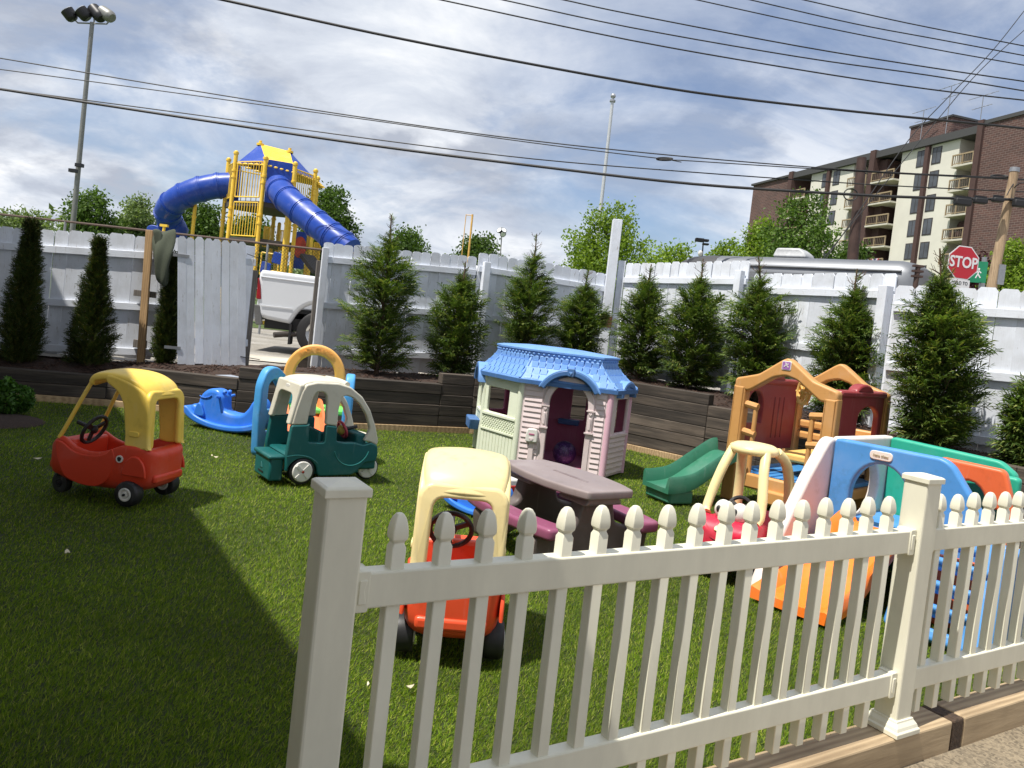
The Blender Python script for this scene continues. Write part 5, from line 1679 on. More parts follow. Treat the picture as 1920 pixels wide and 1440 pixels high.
    MB().plate(rp([(-0.02, 0.0), (0.34, 0.0), (0.30, 0.40), (0.05, 0.40)], 0.04), th=0.06, bev=0.016, M=Matrix.Translation((0.62, -0.10, 0)) @ Matrix.Rotation(math.radians(10), 4, 'Z')).build('inner_panel', CORG, t)
    MB().plate(rp([(0, 0), (0.42, 0), (0.34, 0.55), (0.08, 0.55)], 0.05), th=0.07, bev=0.018, M=Matrix.Translation((1.10, -0.40, 0)) @ Matrix.Rotation(math.radians(86), 4, 'Z')).build('leg_panel', CBLU, t)
big_climber()

# --- litter on the turf
def scrap(p, size, rz, m, label):
    k = MB()
    n = 8
    ring0 = [(size * (1 + 0.25 * math.sin(3 * a)) * math.cos(a), size * 0.45 * math.sin(a), 0.002 + 0.006 * math.cos(2 * a)) for a in [2 * PI * i / n for i in range(n)]]
    k.loft([ring0, [(x, y, z + 0.003) for x, y, z in ring0]])
    o = k.build('dry_leaf', m, None, smooth=30)
    o.location = (p.x, p.y, p.z + 0.012)
    o.rotation_euler = (0, 0, rz)
    tag(o, label, 'leaf', 'dry leaves on the turf')
LEAFP = plain('dry_leaf', L(206, 196, 168), 0.8, nscale=30)
for (x, y, s, lb) in ((126, 1040, 0.028, 'pale dry leaf on the shaded turf below the red toy car'), (70, 863, 0.03, 'pale dry leaf beside the front wheel of the red toy car'), (405, 860, 0.022, 'small pale leaf on sunlit turf beside the red toy car'),
                      (690, 1290, 0.011, 'tiny white scrap behind the first picket'), (398, 857, 0.014, 'tiny pale leaf touching a larger leaf on sunlit turf'), (768, 1294, 0.018, 'thin straw coloured leaf between the second and third pickets')):
    scrap(onz(x, y, 0), s, random.uniform(0, 3), LEAFP, lb)

# ================================================================== PLANTS
M_BARK = plain('bark', L(92, 74, 58), 0.9, nscale=14, amt=0.4, bump=0.6)
M_ARB = leafmat('arborvitae_leaf', [L(34, 48, 18), L(52, 66, 26), L(66, 82, 34), L(42, 56, 22), L(98, 92, 44)], 0.6, 0.15, 2.0)
M_CED = leafmat('cedar_spray', [L(54, 76, 36), L(80, 104, 48), L(104, 126, 60), L(66, 90, 42), L(144, 150, 82)], 0.55, 0.30, 2.5)
M_SHRUB = leafmat('shrub_leaf', [L(40, 70, 26), L(62, 98, 36), L(84, 122, 48)], 0.5, 0.25, 3.0)


def tri_mesh(name, V, F4, mat):
    me = bpy.data.meshes.new(name)
    me.from_pydata(V, [], F4)
    me.materials.append(mat)
    return me


def spray_template(rs, nl=9):
    """flat fan of narrow scale-leaf twigs; local x along the spray, unit length"""
    V, F = [], []
    def twig(p, d, l, w, droop):
        d = d.normalized()
        sd = Vector((-d.y, d.x, 0)) * w
        q = p + d * l * 0.55 + Vector((0, 0, droop * 0.3 * l))
        e = p + d * l + Vector((0, 0, -droop * l))
        o = len(V)
        V.extend([p - sd * 0.4, p + sd * 0.4, q + sd, q - sd, e])
        F.extend([(o, o + 1, o + 2, o + 3), (o + 3, o + 2, o + 4)])
    twig(Vector((0, 0, 0)), Vector((1, 0, 0)), 1.0, 0.035, 0.1)
    for i in range(nl):
        t = 0.15 + 0.8 * i / nl
        s = 1 if i % 2 else -1
        a = math.radians(rs.uniform(28, 52)) * s
        twig(Vector((t, 0, 0.02)), Vector((math.cos(a), math.sin(a), 0)), (0.50 - 0.30 * abs(t - 0.4)) * rs.uniform(0.7, 1.1), 0.034, rs.uniform(0.0, 0.3))
    return np.array([tuple(v) for v in V]), F


SPR = [spray_template(random.Random(i), 8 + i % 3) for i in range(5)]


def cedar(name, label, base, height, width, seed, mat=M_CED, group='feathery young cedars along the fence', n=620, slim=False, top_bare=0.2, cat='evergreen tree', lean=0.0):
    rs = random.Random(seed)
    t = thing(name, label, cat, base, 0.0 if lean else rs.uniform(0, 6), group)
    if lean:
        t.rotation_euler = (0, lean, 0)
    tk = MB()
    bend = [Vector((0, 0, -0.05))] + [Vector((rs.uniform(-0.02, 0.02) * (i > 1), rs.uniform(-0.02, 0.02) * (i > 1), height * i / 7)) for i in range(1, 8)]
    tk.tube(bend, [0.03 * (1 - i / 8.2) + 0.003 for i in range(8)], 6)
    VV, FF = [], []
    off = 0
    ENV = lambda f: width / 2 * float(np.interp(f, [0, 0.14, 0.36, 0.52, 0.64, 0.72, 0.79, 1.0], [0.82, 0.98, 1.02, 0.90, 0.64, 0.34, 0.13, 0.04]))
    jobs = []
    if slim:
        for i in range(n):
            f = rs.random() ** 1.1
            env = width / 2 * (0.78 + 0.22 * min(1, f * 5)) * max(0.04, (1 - f ** 1.7)) ** 0.75
            env *= 1 + 0.09 * math.sin(seed + 5 * f + rs.uniform(-0.4, 0.4))
            th = rs.uniform(0, 2 * PI)
            ln = 0.11 * rs.uniform(0.7, 1.3)
            rr = max(0.0, env * (1 + 0.1 * math.sin(3 * th + seed + f * 9)) * (rs.uniform(0.12, 1.0) ** 0.5) - ln * 0.72)
            jobs.append((Vector((rr * math.cos(th), rr * math.sin(th), height * (0.02 + 0.97 * f) - ln * 0.3)), th + rs.uniform(-0.6, 0.6), math.radians(rs.uniform(30, 72)), ln, rs.uniform(-1.3, 1.3)))
    else:
        nb = max(40, n // 17)
        for b_ in range(nb):
            f = ((b_ + rs.random()) / nb) ** 1.12 * 0.80
            th0 = b_ * 2.399 + rs.uniform(-0.35, 0.35)
            L0 = ENV(f) * rs.uniform(0.74, 1.18)
            rise = rs.uniform(0.25, 0.75) + 0.5 * f
            k_ = int(17 * (0.55 + 0.6 * L0 / (width / 2)))
            tk.tube([(0, 0, max(0.03, height * f - 0.1)), (L0 * 0.85 * math.cos(th0), L0 * 0.85 * math.sin(th0), height * f + L0 * rise * 0.6)], [0.007, 0.002], 4, caps=False)
            for j in range(k_):
                t_ = rs.uniform(0.12, 1.0) ** 0.7
                ln = 0.205 * rs.uniform(0.6, 1.3) * (1.0 if f < 0.6 else 0.72)
                rr = max(0.0, L0 * t_ - ln * 0.6)
                sg = rs.uniform(-0.5, 0.5) * 0.55
                th = th0 + sg * (0.6 + 0.4 * t_) / max(0.35, t_ + 0.2)
                z = height * f + L0 * rise * 0.6 * t_ + rs.uniform(-0.07, 0.07)
                el = math.atan(rise) * 0.8 + rs.uniform(-0.5, 0.35)
                jobs.append((Vector((rr * math.cos(th), rr * math.sin(th), max(0.02, z))), th + sg * 1.3, el, ln, rs.uniform(-0.8, 0.8)))
        for j in range(26):                     # the sparse leader
            f = rs.uniform(0.74, 0.97)
            th = rs.uniform(0, 2 * PI)
            jobs.append((Vector((0.01, 0, height * f)), th, math.radians(rs.uniform(35, 75)), rs.uniform(0.05, 0.11), rs.uniform(-0.8, 0.8)))
    for i, (p, th2, el, ln, roll) in enumerate(jobs):
        d = Vector((math.cos(th2) * math.cos(el), math.sin(th2) * math.cos(el), math.sin(el)))
        sd = Vector((0, 0, 1)).cross(d).normalized()
        nr = d.cross(sd)
        y = sd * math.cos(roll) + nr * math.sin(roll)
        zx = d.cross(y)
        M3 = np.array([[d.x, y.x, zx.x], [d.y, y.y, zx.y], [d.z, y.z, zx.z]])
        V0, F0 = SPR[i % 5]
        VV.append((V0 * ln * np.array([1, 0.95, 1])) @ M3.T + np.array(p))
        FF.extend([tuple(k + off for k in fc) for fc in F0])
        off += len(V0)
    if not slim:                      # bare twigs on the leader
        for i in range(16):
            z = height * rs.uniform(0.76, 0.985)
            a = rs.uniform(0, 2 * PI)
            l = (1 - z / height) * 0.35 + rs.uniform(0.03, 0.09)
            p1 = Vector((l * 0.6 * math.cos(a), l * 0.6 * math.sin(a), z + l * 0.35))
            tk.tube([(0, 0, z), p1, p1 + Vector((0.3 * l * math.cos(a + 0.4), 0.3 * l * math.sin(a + 0.4), l * 0.5))], [0.0045, 0.003, 0.002], 4, caps=False)
            tk.tube([p1, p1 + Vector((0.35 * l * math.cos(a - 0.9), 0.35 * l * math.sin(a - 0.9), l * 0.2))], [0.003, 0.002], 4, caps=False)
    tk.build('trunk', M_BARK, t)
    me = bpy.data.meshes.new('crown')
    me.from_pydata(np.concatenate(VV).tolist(), [], FF)
    me.materials.append(mat)
    put('crown', me, t)
    return t


# slim conical shrubs on the shaded left
def treeat(px, pyb, pyt, wpx, Y, z, **kw):
    b_ = at(px, pyb, Y)
    b_.z = z
    k = FPX / Y
    tp = at(px, pyt, Y)
    kw.setdefault('height', tp.z - z)
    kw.setdefault('width', wpx * 0.94 / k)
    return dict(base=b_, **kw)

g1 = 'slim conical shrubs before the left fence'
cedar('conical_shrub', 'slim dark conical shrub nearest the house, in deep shade', **treeat(36, 683, 412, 102, 8.78, 0.36), seed=3, mat=M_ARB, group='slim conical shrubs', n=3000, slim=True, cat='shrub')
cedar('conical_shrub', 'slim conical shrub with a thin browned tip, standing alone against white boards', **treeat(166, 683, 446, 104, 9.02, 0.40), seed=8, mat=M_ARB, group='slim conical shrubs', n=2800, slim=True, cat='shrub')
cedar('conical_shrub', 'slim conical shrub half hidden behind the white gate leaf', **treeat(306, 686, 478, 62, 9.36, 0.46), seed=12, mat=M_ARB, group='slim conical shrubs', n=2300, slim=True, cat='shrub')

CED = [
    (706, 693, 400, 138, 10.0, 0.60, 'broad feathery cedar nearest the gateway, with a bare spindly tip'),
    (850, 700, 488, 118, 10.5, 0.62, 'feathery cedar just left of the grey fence joint, behind the playhouse roof'),
    (978, 690, 435, 116, 11.1, 0.66, 'feathery cedar with a tall forked bare leader, before the shaded fence panel'),
    (1081, 690, 505, 104, 11.4, 0.74, 'dark narrow cedar close beside the tall white post'),
    (1194, 722, 492, 112, 11.0, 0.84, 'full dark cedar just right of the tall white post'),
    (1287, 735, 482, 122, 10.5, 0.84, 'cedar with an open wispy leader below the far floodlights'),
    (1418, 752, 478, 132, 9.7, 0.80, 'broad cedar behind the front gable of the toy clubhouse'),
    (1572, 790, 500, 140, 8.6, 0.76, 'cedar with a pale bare leader behind the rear gable of the toy clubhouse'),
    (1756, 838, 462, 172, 7.25, 0.70, 'largest cedar, yellow tipped, below the red octagonal sign'),
    (1925, 880, 690, 110, 6.75, 0.64, 'small pale cedar cut by the picture edge beyond the cube climber'),
]
for i, (px, pb, pt, wp, Y, z, lb) in enumerate(CED):
    cedar('young_cedar', lb, **treeat(px, pb, pt, wp, Y, z), seed=21 + 7 * i, group='feathery young cedars along the fence', n=1500 if i != 8 else 2200, top_bare=0.28, lean=-0.10 if i in (6, 8) else 0.0)


def leafy(name, label, loc, r, n, leaf, mat, cat='shrub', group=None, seed=1, flat=0.8):
    rs = np.random.default_rng(seed)
    t = thing(name, label, cat, loc, 0, group)
    d = rs.normal(size=(n, 3))
    d /= np.linalg.norm(d, axis=1)[:, None]
    rad = rs.uniform(0.55, 1.0, n) ** 0.5 * r * (1 + 0.15 * np.sin(d[:, 0] * 7 + d[:, 1] * 5))
    P = d * rad[:, None] * np.array([1, 1, flat]) + np.array([0, 0, r * flat * 0.75])
    P = P[P[:, 2] > 0.01]
    leaf_quads(t, P, leaf, mat, rs)
    k = MB()
    for i in range(5):
        k.tube([(0, 0, 0), (0.4 * r * math.cos(i * 1.3), 0.4 * r * math.sin(i * 1.3), r * flat)], 0.008, 5)
    k.build('stem', M_BARK, t)
    return t


def leaf_quads(t, P, size, mat, rs, name='crown'):
    n = len(P)
    a = rs.normal(size=(n, 3))
    a /= np.linalg.norm(a, axis=1)[:, None]
    bq = np.cross(a, rs.normal(size=(n, 3)))
    bq /= np.linalg.norm(bq, axis=1)[:, None]
    s = size * rs.uniform(0.6, 1.25, n)[:, None]
    V = np.stack([P - a * s, P + bq * s * 0.55, P + a * s, P - bq * s * 0.55], 1).reshape(-1, 3)
    me = bpy.data.meshes.new(name)
    me.vertices.add(n * 4)
    me.vertices.foreach_set('co', V.astype(np.float32).ravel())
    me.loops.add(n * 4)
    me.loops.foreach_set('vertex_index', np.arange(n * 4, dtype=np.int32))
    me.polygons.add(n)
    me.polygons.foreach_set('loop_start', np.arange(0, n * 4, 4, dtype=np.int32))
    me.update(calc_edges=True)
    me.materials.append(mat)
    return put(name, me, t)


leafy('round_shrub', 'low rounded green shrub at the shaded edge of the turf', onz(2, 778, 0) + Vector((-0.08, 0.12, 0)), 0.24, 2600, 0.028, M_SHRUB, seed=4)
sb_ = onz(2, 790, 0)
k = MB().lathe([(0.42, 0.0), (0.36, 0.02), (0.2, 0.035), (0.001, 0.045)], 20)
o = k.build('soil_patch', M_MULCH, None, smooth=60)
o.location = (sb_.x - 0.1, sb_.y + 0.05, -0.015)
tag(o, kind='structure')

# far trees: trunk, limbs and crowns of leaf clumps
LF1 = leafmat('leaf_mid', [L(52, 78, 30), L(78, 104, 44), L(98, 124, 56), L(66, 92, 38)], 0.55, 0.3, 0.25)
LF2 = leafmat('leaf_spring', [L(84, 112, 30), L(118, 146, 48), L(142, 164, 62), L(100, 128, 40)], 0.55, 0.35, 0.25)
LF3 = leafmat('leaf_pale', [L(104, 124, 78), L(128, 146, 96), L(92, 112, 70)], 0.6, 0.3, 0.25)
LF4 = leafmat('leaf_plum', [L(58, 30, 38), L(82, 44, 50), L(44, 26, 32)], 0.6, 0.2, 0.4)


def tree(label, px, pyt, wpx, Y, mat, seed, zb=0.5, leaf=None, n=3600, lobes=11, cb=0.15, cat='tree', group='trees beyond the yard', airy=0.5, hscale=1.0, name='tree'):
    rs = np.random.default_rng(seed)
    tp = at(px, pyt, Y)
    H = tp.z - zb
    Wd = wpx * Y / FPX
    t = thing(name, label, cat, (tp.x - 0.113 * 0.3 * H, tp.y, zb), 0, group)
    leaf = leaf or max(0.06, Y * 3.4 / FPX)
    k = MB()
    r0 = max(0.08, H * 0.022)
    k.tube([(0, 0, -0.2), (0.02 * H, 0, H * 0.25), (0, 0.01 * H, H * 0.55), (0.01 * H, 0, H * 0.86)], [r0, r0 * 0.8, r0 * 0.45, r0 * 0.12], 7)
    P = []
    cs = []
    for i in range(lobes):
        f = (i + 0.5) / lobes
        zc = H * (cb + 0.12 + (0.90 - cb - 0.12) * f)
        env = Wd / 2 * math.sin(PI * min(1, max(0.12, (f * 0.82 + 0.14)))) ** 0.75
        a = i * 2.4 + rs.uniform(-0.4, 0.4)
        rr = env * rs.uniform(0.35, 0.72)
        c = np.array([rr * math.cos(a), rr * math.sin(a), zc])
        R = np.array([1, 1, 0.8]) * max(0.16 * Wd, env * rs.uniform(0.42, 0.6))
        R[2] = min(R[2], (H - zc) * 0.95 + 0.03 * H)
        cs.append((c, R))
        k.tube([(0, 0, max(0.1 * H, zc - rr * 0.8)), tuple(c * 0.98)], [r0 * 0.35, r0 * 0.08], 5, caps=False)
    cs.append((np.array([0, 0, H * 0.60]), np.array([Wd * 0.3, Wd * 0.3, H * 0.36])))
    vols = np.array([R[0] * R[1] for _, R in cs])
    for (c, R), cnt in zip(cs, (n * vols / vols.sum()).astype(int)):
        m = max(4, cnt // 16)
        d = rs.normal(size=(m, 3))
        d /= np.linalg.norm(d, axis=1)[:, None]
        q = c + d * R * (rs.uniform(0.1, 1, (m, 1)) ** 0.42)
        q = np.repeat(q, 16, axis=0) + rs.normal(size=(m * 16, 3)) * (leaf * 2.1)
        P.append(q)
        j = rs.integers(0, m, 3)
    P = np.concatenate(P)
    leaf_quads(t, P, leaf, mat, rs)
    k.build('trunk', M_BARK, t)
    return t


TREES = [
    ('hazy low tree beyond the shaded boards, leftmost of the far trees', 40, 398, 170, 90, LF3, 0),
    ('loose leaved tree right beside the foot of the tall floodlight mast', 182, 350, 105, 62, LF1, 1),
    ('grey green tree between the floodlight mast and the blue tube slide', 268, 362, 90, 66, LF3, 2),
    ('leafy tree seen under the curled blue tube slide', 385, 372, 130, 48, LF1, 3),
    ('leafy tree seen through the yellow play tower bars', 480, 400, 130, 52, LF1, 4),
    ('full tree rising just right of the yellow play tower', 632, 336, 130, 44, LF1, 5),
    ('round topped tree behind the spindly tip of the first cedar', 772, 424, 108, 70, LF1, 6),
    ('rounded tree behind the twin yellow foul poles', 905, 438, 130, 72, LF1, 7),
    ('tall bright spring green tree behind the tall white post', 1160, 372, 190, 34, LF2, 8),
    ('low spring green tree above the dark trailer end', 1275, 446, 120, 46, LF2, 9),
    ('low yellow green tree to the left of the brick end wall', 1372, 440, 110, 44, LF2, 10),
    ('yellow green tree in front of the brick end wall', 1440, 392, 110, 40, LF2, 11),
    ('large dense maple in front of the cream apartment block', 1528, 344, 180, 36, LF1, 12),
    ('green tree right behind the dark brown utility pole', 1610, 440, 130, 42, LF1, 13),
    ('sunny green tree right of the leaning wooden utility pole', 1925, 425, 120, 30, LF2, 14),
    ('small plum leaved tree behind the red octagonal sign', 1850, 462, 60, 34, LF4, 15),
]
for i, (lb, px, pt, wp, Y, m, sd) in enumerate(TREES):
    tree(lb, px, pt, wp, Y, m, 100 + sd, n=15000 if wp > 125 else 10000, lobes=14)
wood_ = []
rs = np.random.default_rng(5)
P = []
for i in range(52):
    px = -150 + i * 42
    Y = rs.uniform(105, 150)
    hz = rs.uniform(5, 10)
    c = at(px, 500, Y)
    d = rs.normal(size=(150, 3))
    d /= np.linalg.norm(d, axis=1)[:, None]
    P.append(np.array([c.x, c.y, 0.5 + hz * 0.5]) + d * np.array([5.5, 4, hz * 0.55]) * rs.uniform(0.3, 1, (150, 1)) ** 0.4)
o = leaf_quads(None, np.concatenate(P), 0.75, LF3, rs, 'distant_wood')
tag(o, kind='stuff')

# olive jacket hung over the gate corner
JK = plain('olive_cloth', L(74, 80, 66), 0.9, nscale=60, amt=0.15, bump=0.2)
ja = at(312, 436, 9.33)
jt = thing('jacket', 'olive green jacket draped over the fence top beside the gate', 'jacket', ja)
rings = []
prof = [(-0.16, 0.03, 0.10, 0.012), (0.0, 0.035, 0.13, 0.02), (0.10, 0.0, 0.125, 0.05), (0.22, -0.05, 0.115, 0.055), (0.34, -0.055, 0.10, 0.06), (0.45, -0.05, 0.085, 0.06), (0.56, -0.05, 0.075, 0.05), (0.62, -0.045, 0.05, 0.035), (0.645, -0.045, 0.015, 0.012)]
for i, (dz, y, w, th) in enumerate(prof):
    ring = []
    for j in range(20):
        a = 2 * PI * j / 20
        f = 1 + 0.28 * math.sin(4 * a + i * 0.9) * (i > 1)
        ring.append((w * math.cos(a) * f + 0.10 * dz - 0.02, y + th * math.sin(a) * f - 0.02, (-dz if i > 0 else -0.02) + (0.035 if i == 1 else 0) - 0.05 * math.cos(a) * (0.3 if i > 1 else -1)))
    rings.append(ring)
MB().loft(rings).build('cloth', JK, jt, sub=1, recalc=True)
k = MB()
rings = []
for i in range(9):
    f = i / 8
    ring = []
    for j in range(12):
        a = 2 * PI * j / 12
        r = 0.055 * (1 - 0.25 * f) * (1 + 0.2 * math.sin(3 * a + i * 1.4))
        ring.append((-0.10 + 0.16 * f + r * math.cos(a), -0.055 + 0.6 * r * math.sin(a), 0.03 - 0.50 * f))
    rings.append(ring)
k.loft(rings)
k.build('sleeve', JK, jt, sub=1, recalc=True)

# ================================================================== BEYOND THE FENCE
YP = plastic('tower_yellow', L(240, 200, 70), 0.42, 0.06)
BP = plastic('tower_blue', L(26, 66, 158), 0.35, 0.06)


def tower():
    base = at(516, 515, 25.0)
    t = thing('play_tower', 'yellow and blue play tower with two blue tube slides', 'play tower', (base.x, 25.0, 0.45), 0)
    G = -0.45
    def loc(px, py, Y):
        p = at(px, py, Y)
        return Vector((p.x - base.x, p.y - 25.0, p.z - 0.45))
    A, B, Cc, D, E_ = loc(429, 300, 25.6), loc(443, 287, 24.6), loc(498.6, 297, 23.9), loc(554, 308, 24.2), loc(592, 321, 25.2)
    F_, G_ = Vector((D.x + 0.1, 1.5, D.z)), Vector((B.x + 0.75, 1.55, B.z))
    posts = [A, B, Cc, D, E_, F_, G_]
    zt = [p.z for p in posts]
    for p in posts:
        o = MB().cyl((0, 0, p.z / 2 - 0.1), (0, 0, 1), 0.065, p.z + 0.2, 12).build('post', YP, t)
        o.location = (p.x, p.y, 0)
        for z in (p.z - 0.0, p.z - 0.55, p.z - 0.75, p.z - 1.75, p.z - 2.0, p.z - 2.9):
            MB().cyl((0, 0, z), (0, 0, 1), 0.085, 0.06, 12).build('collar', YP, o)
        MB().sphere((0, 0, p.z + 0.02), 0.068, 10, 6).build('cap', YP, o)
    # extra lower posts of the front stair bay
    for px, pt, Y in ((540, 395, 23.6), (556, 400, 24.0), (583, 440, 24.6), (512, 430, 25.8), (524, 420, 26.2), (655, 448, 24.0), (366, 384, 25.6)):
        q = loc(px, pt, Y)
        o = MB().cyl((0, 0, q.z / 2 - 0.1), (0, 0, 1), 0.06, q.z + 0.2, 10).build('post', YP, t)
        o.location = (q.x, q.y, 0)
        MB().cyl((0, 0, q.z - 0.4), (0, 0, 1), 0.08, 0.06, 10).build('collar', YP, o)
        MB().sphere((0, 0, q.z), 0.062, 10, 6).build('cap', YP, o)
    Z2, Z1 = B.z - 1.50, B.z - 2.65
    # decks
    for z, pl in ((Z2, posts), (Z1, posts)):
        c = sum((Vector((p.x, p.y, 0)) for p in pl), Vector()) / 7
        order = sorted(pl, key=lambda p: math.atan2(p.y - c.y, p.x - c.x))
        k = MB().loft([[Vector((p.x, p.y, zz)) for p in order] for zz in (z - 0.16, z)], True, True)
        k.build('deck', plain('deck_grey', L(70, 66, 64), 0.7), t, smooth=0, recalc=True)
    # barred panels
    def bars(P, Q, z0, z1, n=9, nm='barrier'):
        P, Q = Vector((P.x, P.y, 0)), Vector((Q.x, Q.y, 0))
        d = (Q - P)
        a, b_ = P + d * 0.10, Q - d * 0.10
        k = MB()
        zz = Vector((0, 0, 1))
        loop = [a + zz * z0, b_ + zz * z0, b_ + zz * z1, a + zz * z1, a + zz * z0]
        for i in range(4):
            k.tube([loop[i], loop[i + 1]], 0.022, 6)
        for i in range(1, n):
            q = a + (b_ - a) * i / n
            k.tube([q + zz * z0, q + zz * z1], 0.014, 5, caps=False)
        k.build(nm, YP, t)
    bars(B, Cc, Z2 + 0.12, Z2 + 1.22, 9)
    bars(A, B, Z2 + 0.12, Z2 + 1.22, 5)
    bars(D, E_, Z2 + 0.12, Z2 + 1.15, 8)
    bars(E_, F_, Z2 + 0.12, Z2 + 1.15, 7)
    bars(B, Cc, Z1 + 0.05, Z1 + 1.10, 9)
    bars(G_, A, Z2 + 0.12, Z2 + 1.15, 8)
    for (pa, pb, Y) in (((495, 425), (508, 425), 24.6), ((525, 432), (540, 432), 24.6), ((588, 455), (602, 458), 24.8)):
        a, b_ = loc(*pa, Y), loc(*pb, Y)
        bars(a, b_, a.z - 0.62, a.z, 5, 'gate_loop')
    # blue panels behind the slides
    def panel(P, Q, z0, z1, nm='panel', hole=None):
        P, Q = Vector((P.x, P.y, 0)), Vector((Q.x, Q.y, 0))
        Lw = (Q - P).length
        MB().plate(rp([(0.07, z0), (Lw - 0.07, z0), (Lw - 0.07, z1), (0.07, z1)], 0.05), th=0.04, bev=0.008, M=onwall(P, Q)).build(nm, BP, t)
    panel(Cc, D, Z2 - 0.02, Z2 + 1.30)
    panel(G_ * 0.3 + A * 0.7, A, Z2 - 0.02, Z2 + 1.30)
    MB().box((0, 0, 0), (0.01, 0.01, 0.01))
    # roof: ridge with a yellow front slope and blue ends
    r0, r1 = loc(488, 272, 25.1), loc(543, 286, 25.2)
    e0, e1, e2, e3 = loc(446, 306, 24.5), loc(500, 309, 23.9), loc(553, 324, 24.2), loc(589, 338, 25.2)
    e4, e5 = Vector((e2.x + 0.2, 1.7, e2.z)), Vector((e0.x + 0.7, 1.7, e0.z))
    th = Vector((0, 0, 0.04))
    def slab(pts, m, nm):
        k = MB()
        n = len(pts)
        k.add([p for p in pts] + [p + th for p in pts], [tuple(range(n)), tuple(range(2 * n - 1, n - 1, -1))] + [(i, (i + 1) % n, (i + 1) % n + n, i + n) for i in range(n)])
        k.build(nm, m, t, smooth=0, recalc=True)
    slab([e1, e2, r1, r0], YP, 'roof_slope')
    slab([e0, e1, r0], BP, 'roof_slope')
    slab([e2, e3, r1], BP, 'roof_slope')
    slab([e3, e4, r1], BP, 'roof_slope')
    slab([e4, e5, r0, r1], YP, 'roof_slope')
    slab([e5, e0, r0], BP, 'roof_slope')
    for r in (r0, r1):
        MB().lathe([(0.12, -0.02), (0.12, 0.05), (0.05, 0.07), (0.05, 0.14), (0.001, 0.15)], 10, Matrix.Translation(r)).build('finial', YP, t)
    k = MB()
    for a, b_ in ((e0, e1), (e1, e2), (e2, e3), (e3, e4), (e5, e0)):
        n = 5
        for i in range(n):
            p = a + (b_ - a) * ((i + 0.5) / n)
            k.sphere(p - Vector((0, 0, 0.01)), ((b_ - a).length / n * 0.5, 0.025, 0.035), 8, 5)
    tag(k.build('valance', YP, t), kind='stuff')
    # tube slides with flanges
    def tube_slide(pts, r, nseg=26, fl=7):
        path = spline(pts, 7)
        o = MB().tube(path, r, nseg).build('tube_slide', BP, t, smooth=60)
        n = len(path)
        k = MB()
        for j in range(1, fl):
            i = int(j * (n - 1) / fl)
            d = (path[min(i + 1, n - 1)] - path[i - 1]).normalized()
            k.cyl(path[i], d, r * 1.075, 0.055, nseg)
            k.cyl(path[i], d, r * 1.03, 0.16, nseg)
        k.build('flange', BP, o, smooth=40)
    tube_slide([loc(522, 352, 23.95), loc(528, 362, 23.4), loc(546, 380, 22.9), loc(580, 408, 22.5), (loc(612, 434, 22.2)), loc(640, 456, 22.0), loc(655, 470, 21.9)], 0.40, fl=7)
    tube_slide([loc(436, 347, 25.6), loc(405, 349, 25.5), loc(366, 358, 25.4), loc(333, 374, 25.4), loc(315, 393, 25.7), loc(318, 415, 26.1), loc(328, 432, 26.3), loc(322, 455, 26.2)], 0.41, fl=8)
    q = loc(290, 428, 26)
    MB().plate(rp([(q.x - 0.25, q.z - 0.5), (q.x + 0.3, q.z - 0.5), (q.x + 0.3, q.z + 0.02), (q.x - 0.05, q.z + 0.12), (q.x - 0.25, q.z + 0.05)], 0.1), th=0.1, bev=0.03, M=Matrix.Translation((0, q.y, 0))).build('slide_hood', BP, t)
    q = loc(308, 423, 25.4)
    k = MB().cyl((q.x, q.y, q.z - 0.5), (0, 0, 1), 0.05, 1.0, 8)
    k.cbox((q.x, q.y, q.z), (0.25, 0.12, 0.08))
    k.build('slide_bracket', YP, t)
    # activity panel and stepping discs seen through the gateway
    q0, q1 = loc(548, 470, 24.4), loc(576, 472, 24.4)
    panel(q0, q1, q0.z - 0.55, q0.z + 0.62, 'activity_panel')
    c = (q0 + q1) / 2
    MB().plate(arc(0, 0, 0.20, 0, 342, 18, 0.34), th=0.02, bev=0.004, M=Matrix.Translation((c.x, c.y - 0.03, c.z + 0.12))).build('panel_window', plain('red_yellow_print', L(180, 70, 50), 0.5, nscale=7, amt=0.5), t)
    k = MB()
    for (pa, pb) in (((491, 473), (524, 478)), ((491, 473), (487, 515)), ((524, 478), (520, 515)), ((508, 508), (528, 511)), ((511, 488), (524, 482))):
        k.tube([loc(*pa, 23.6), loc(*pb, 23.6)], 0.025, 6)
    k.build('climbing_frame', YP, t)
    for pp in ((520, 484), (498, 502)):
        q = loc(*pp, 23.6)
        MB().plate(rp([(-0.17, -0.15), (0.15, -0.2), (0.17, 0.14), (-0.12, 0.2)], 0.06), th=0.06, bev=0.015, M=Matrix.Translation(q)).build('stepping_disc', BP, t)
    a, b_ = loc(575, 480, 24.3), loc(600, 512, 23.8)
    MB().bar(a, b_, 0.5, 0.12).build('stair', plain('stair_grey', L(58, 56, 56), 0.7), t, smooth=0)
tower()

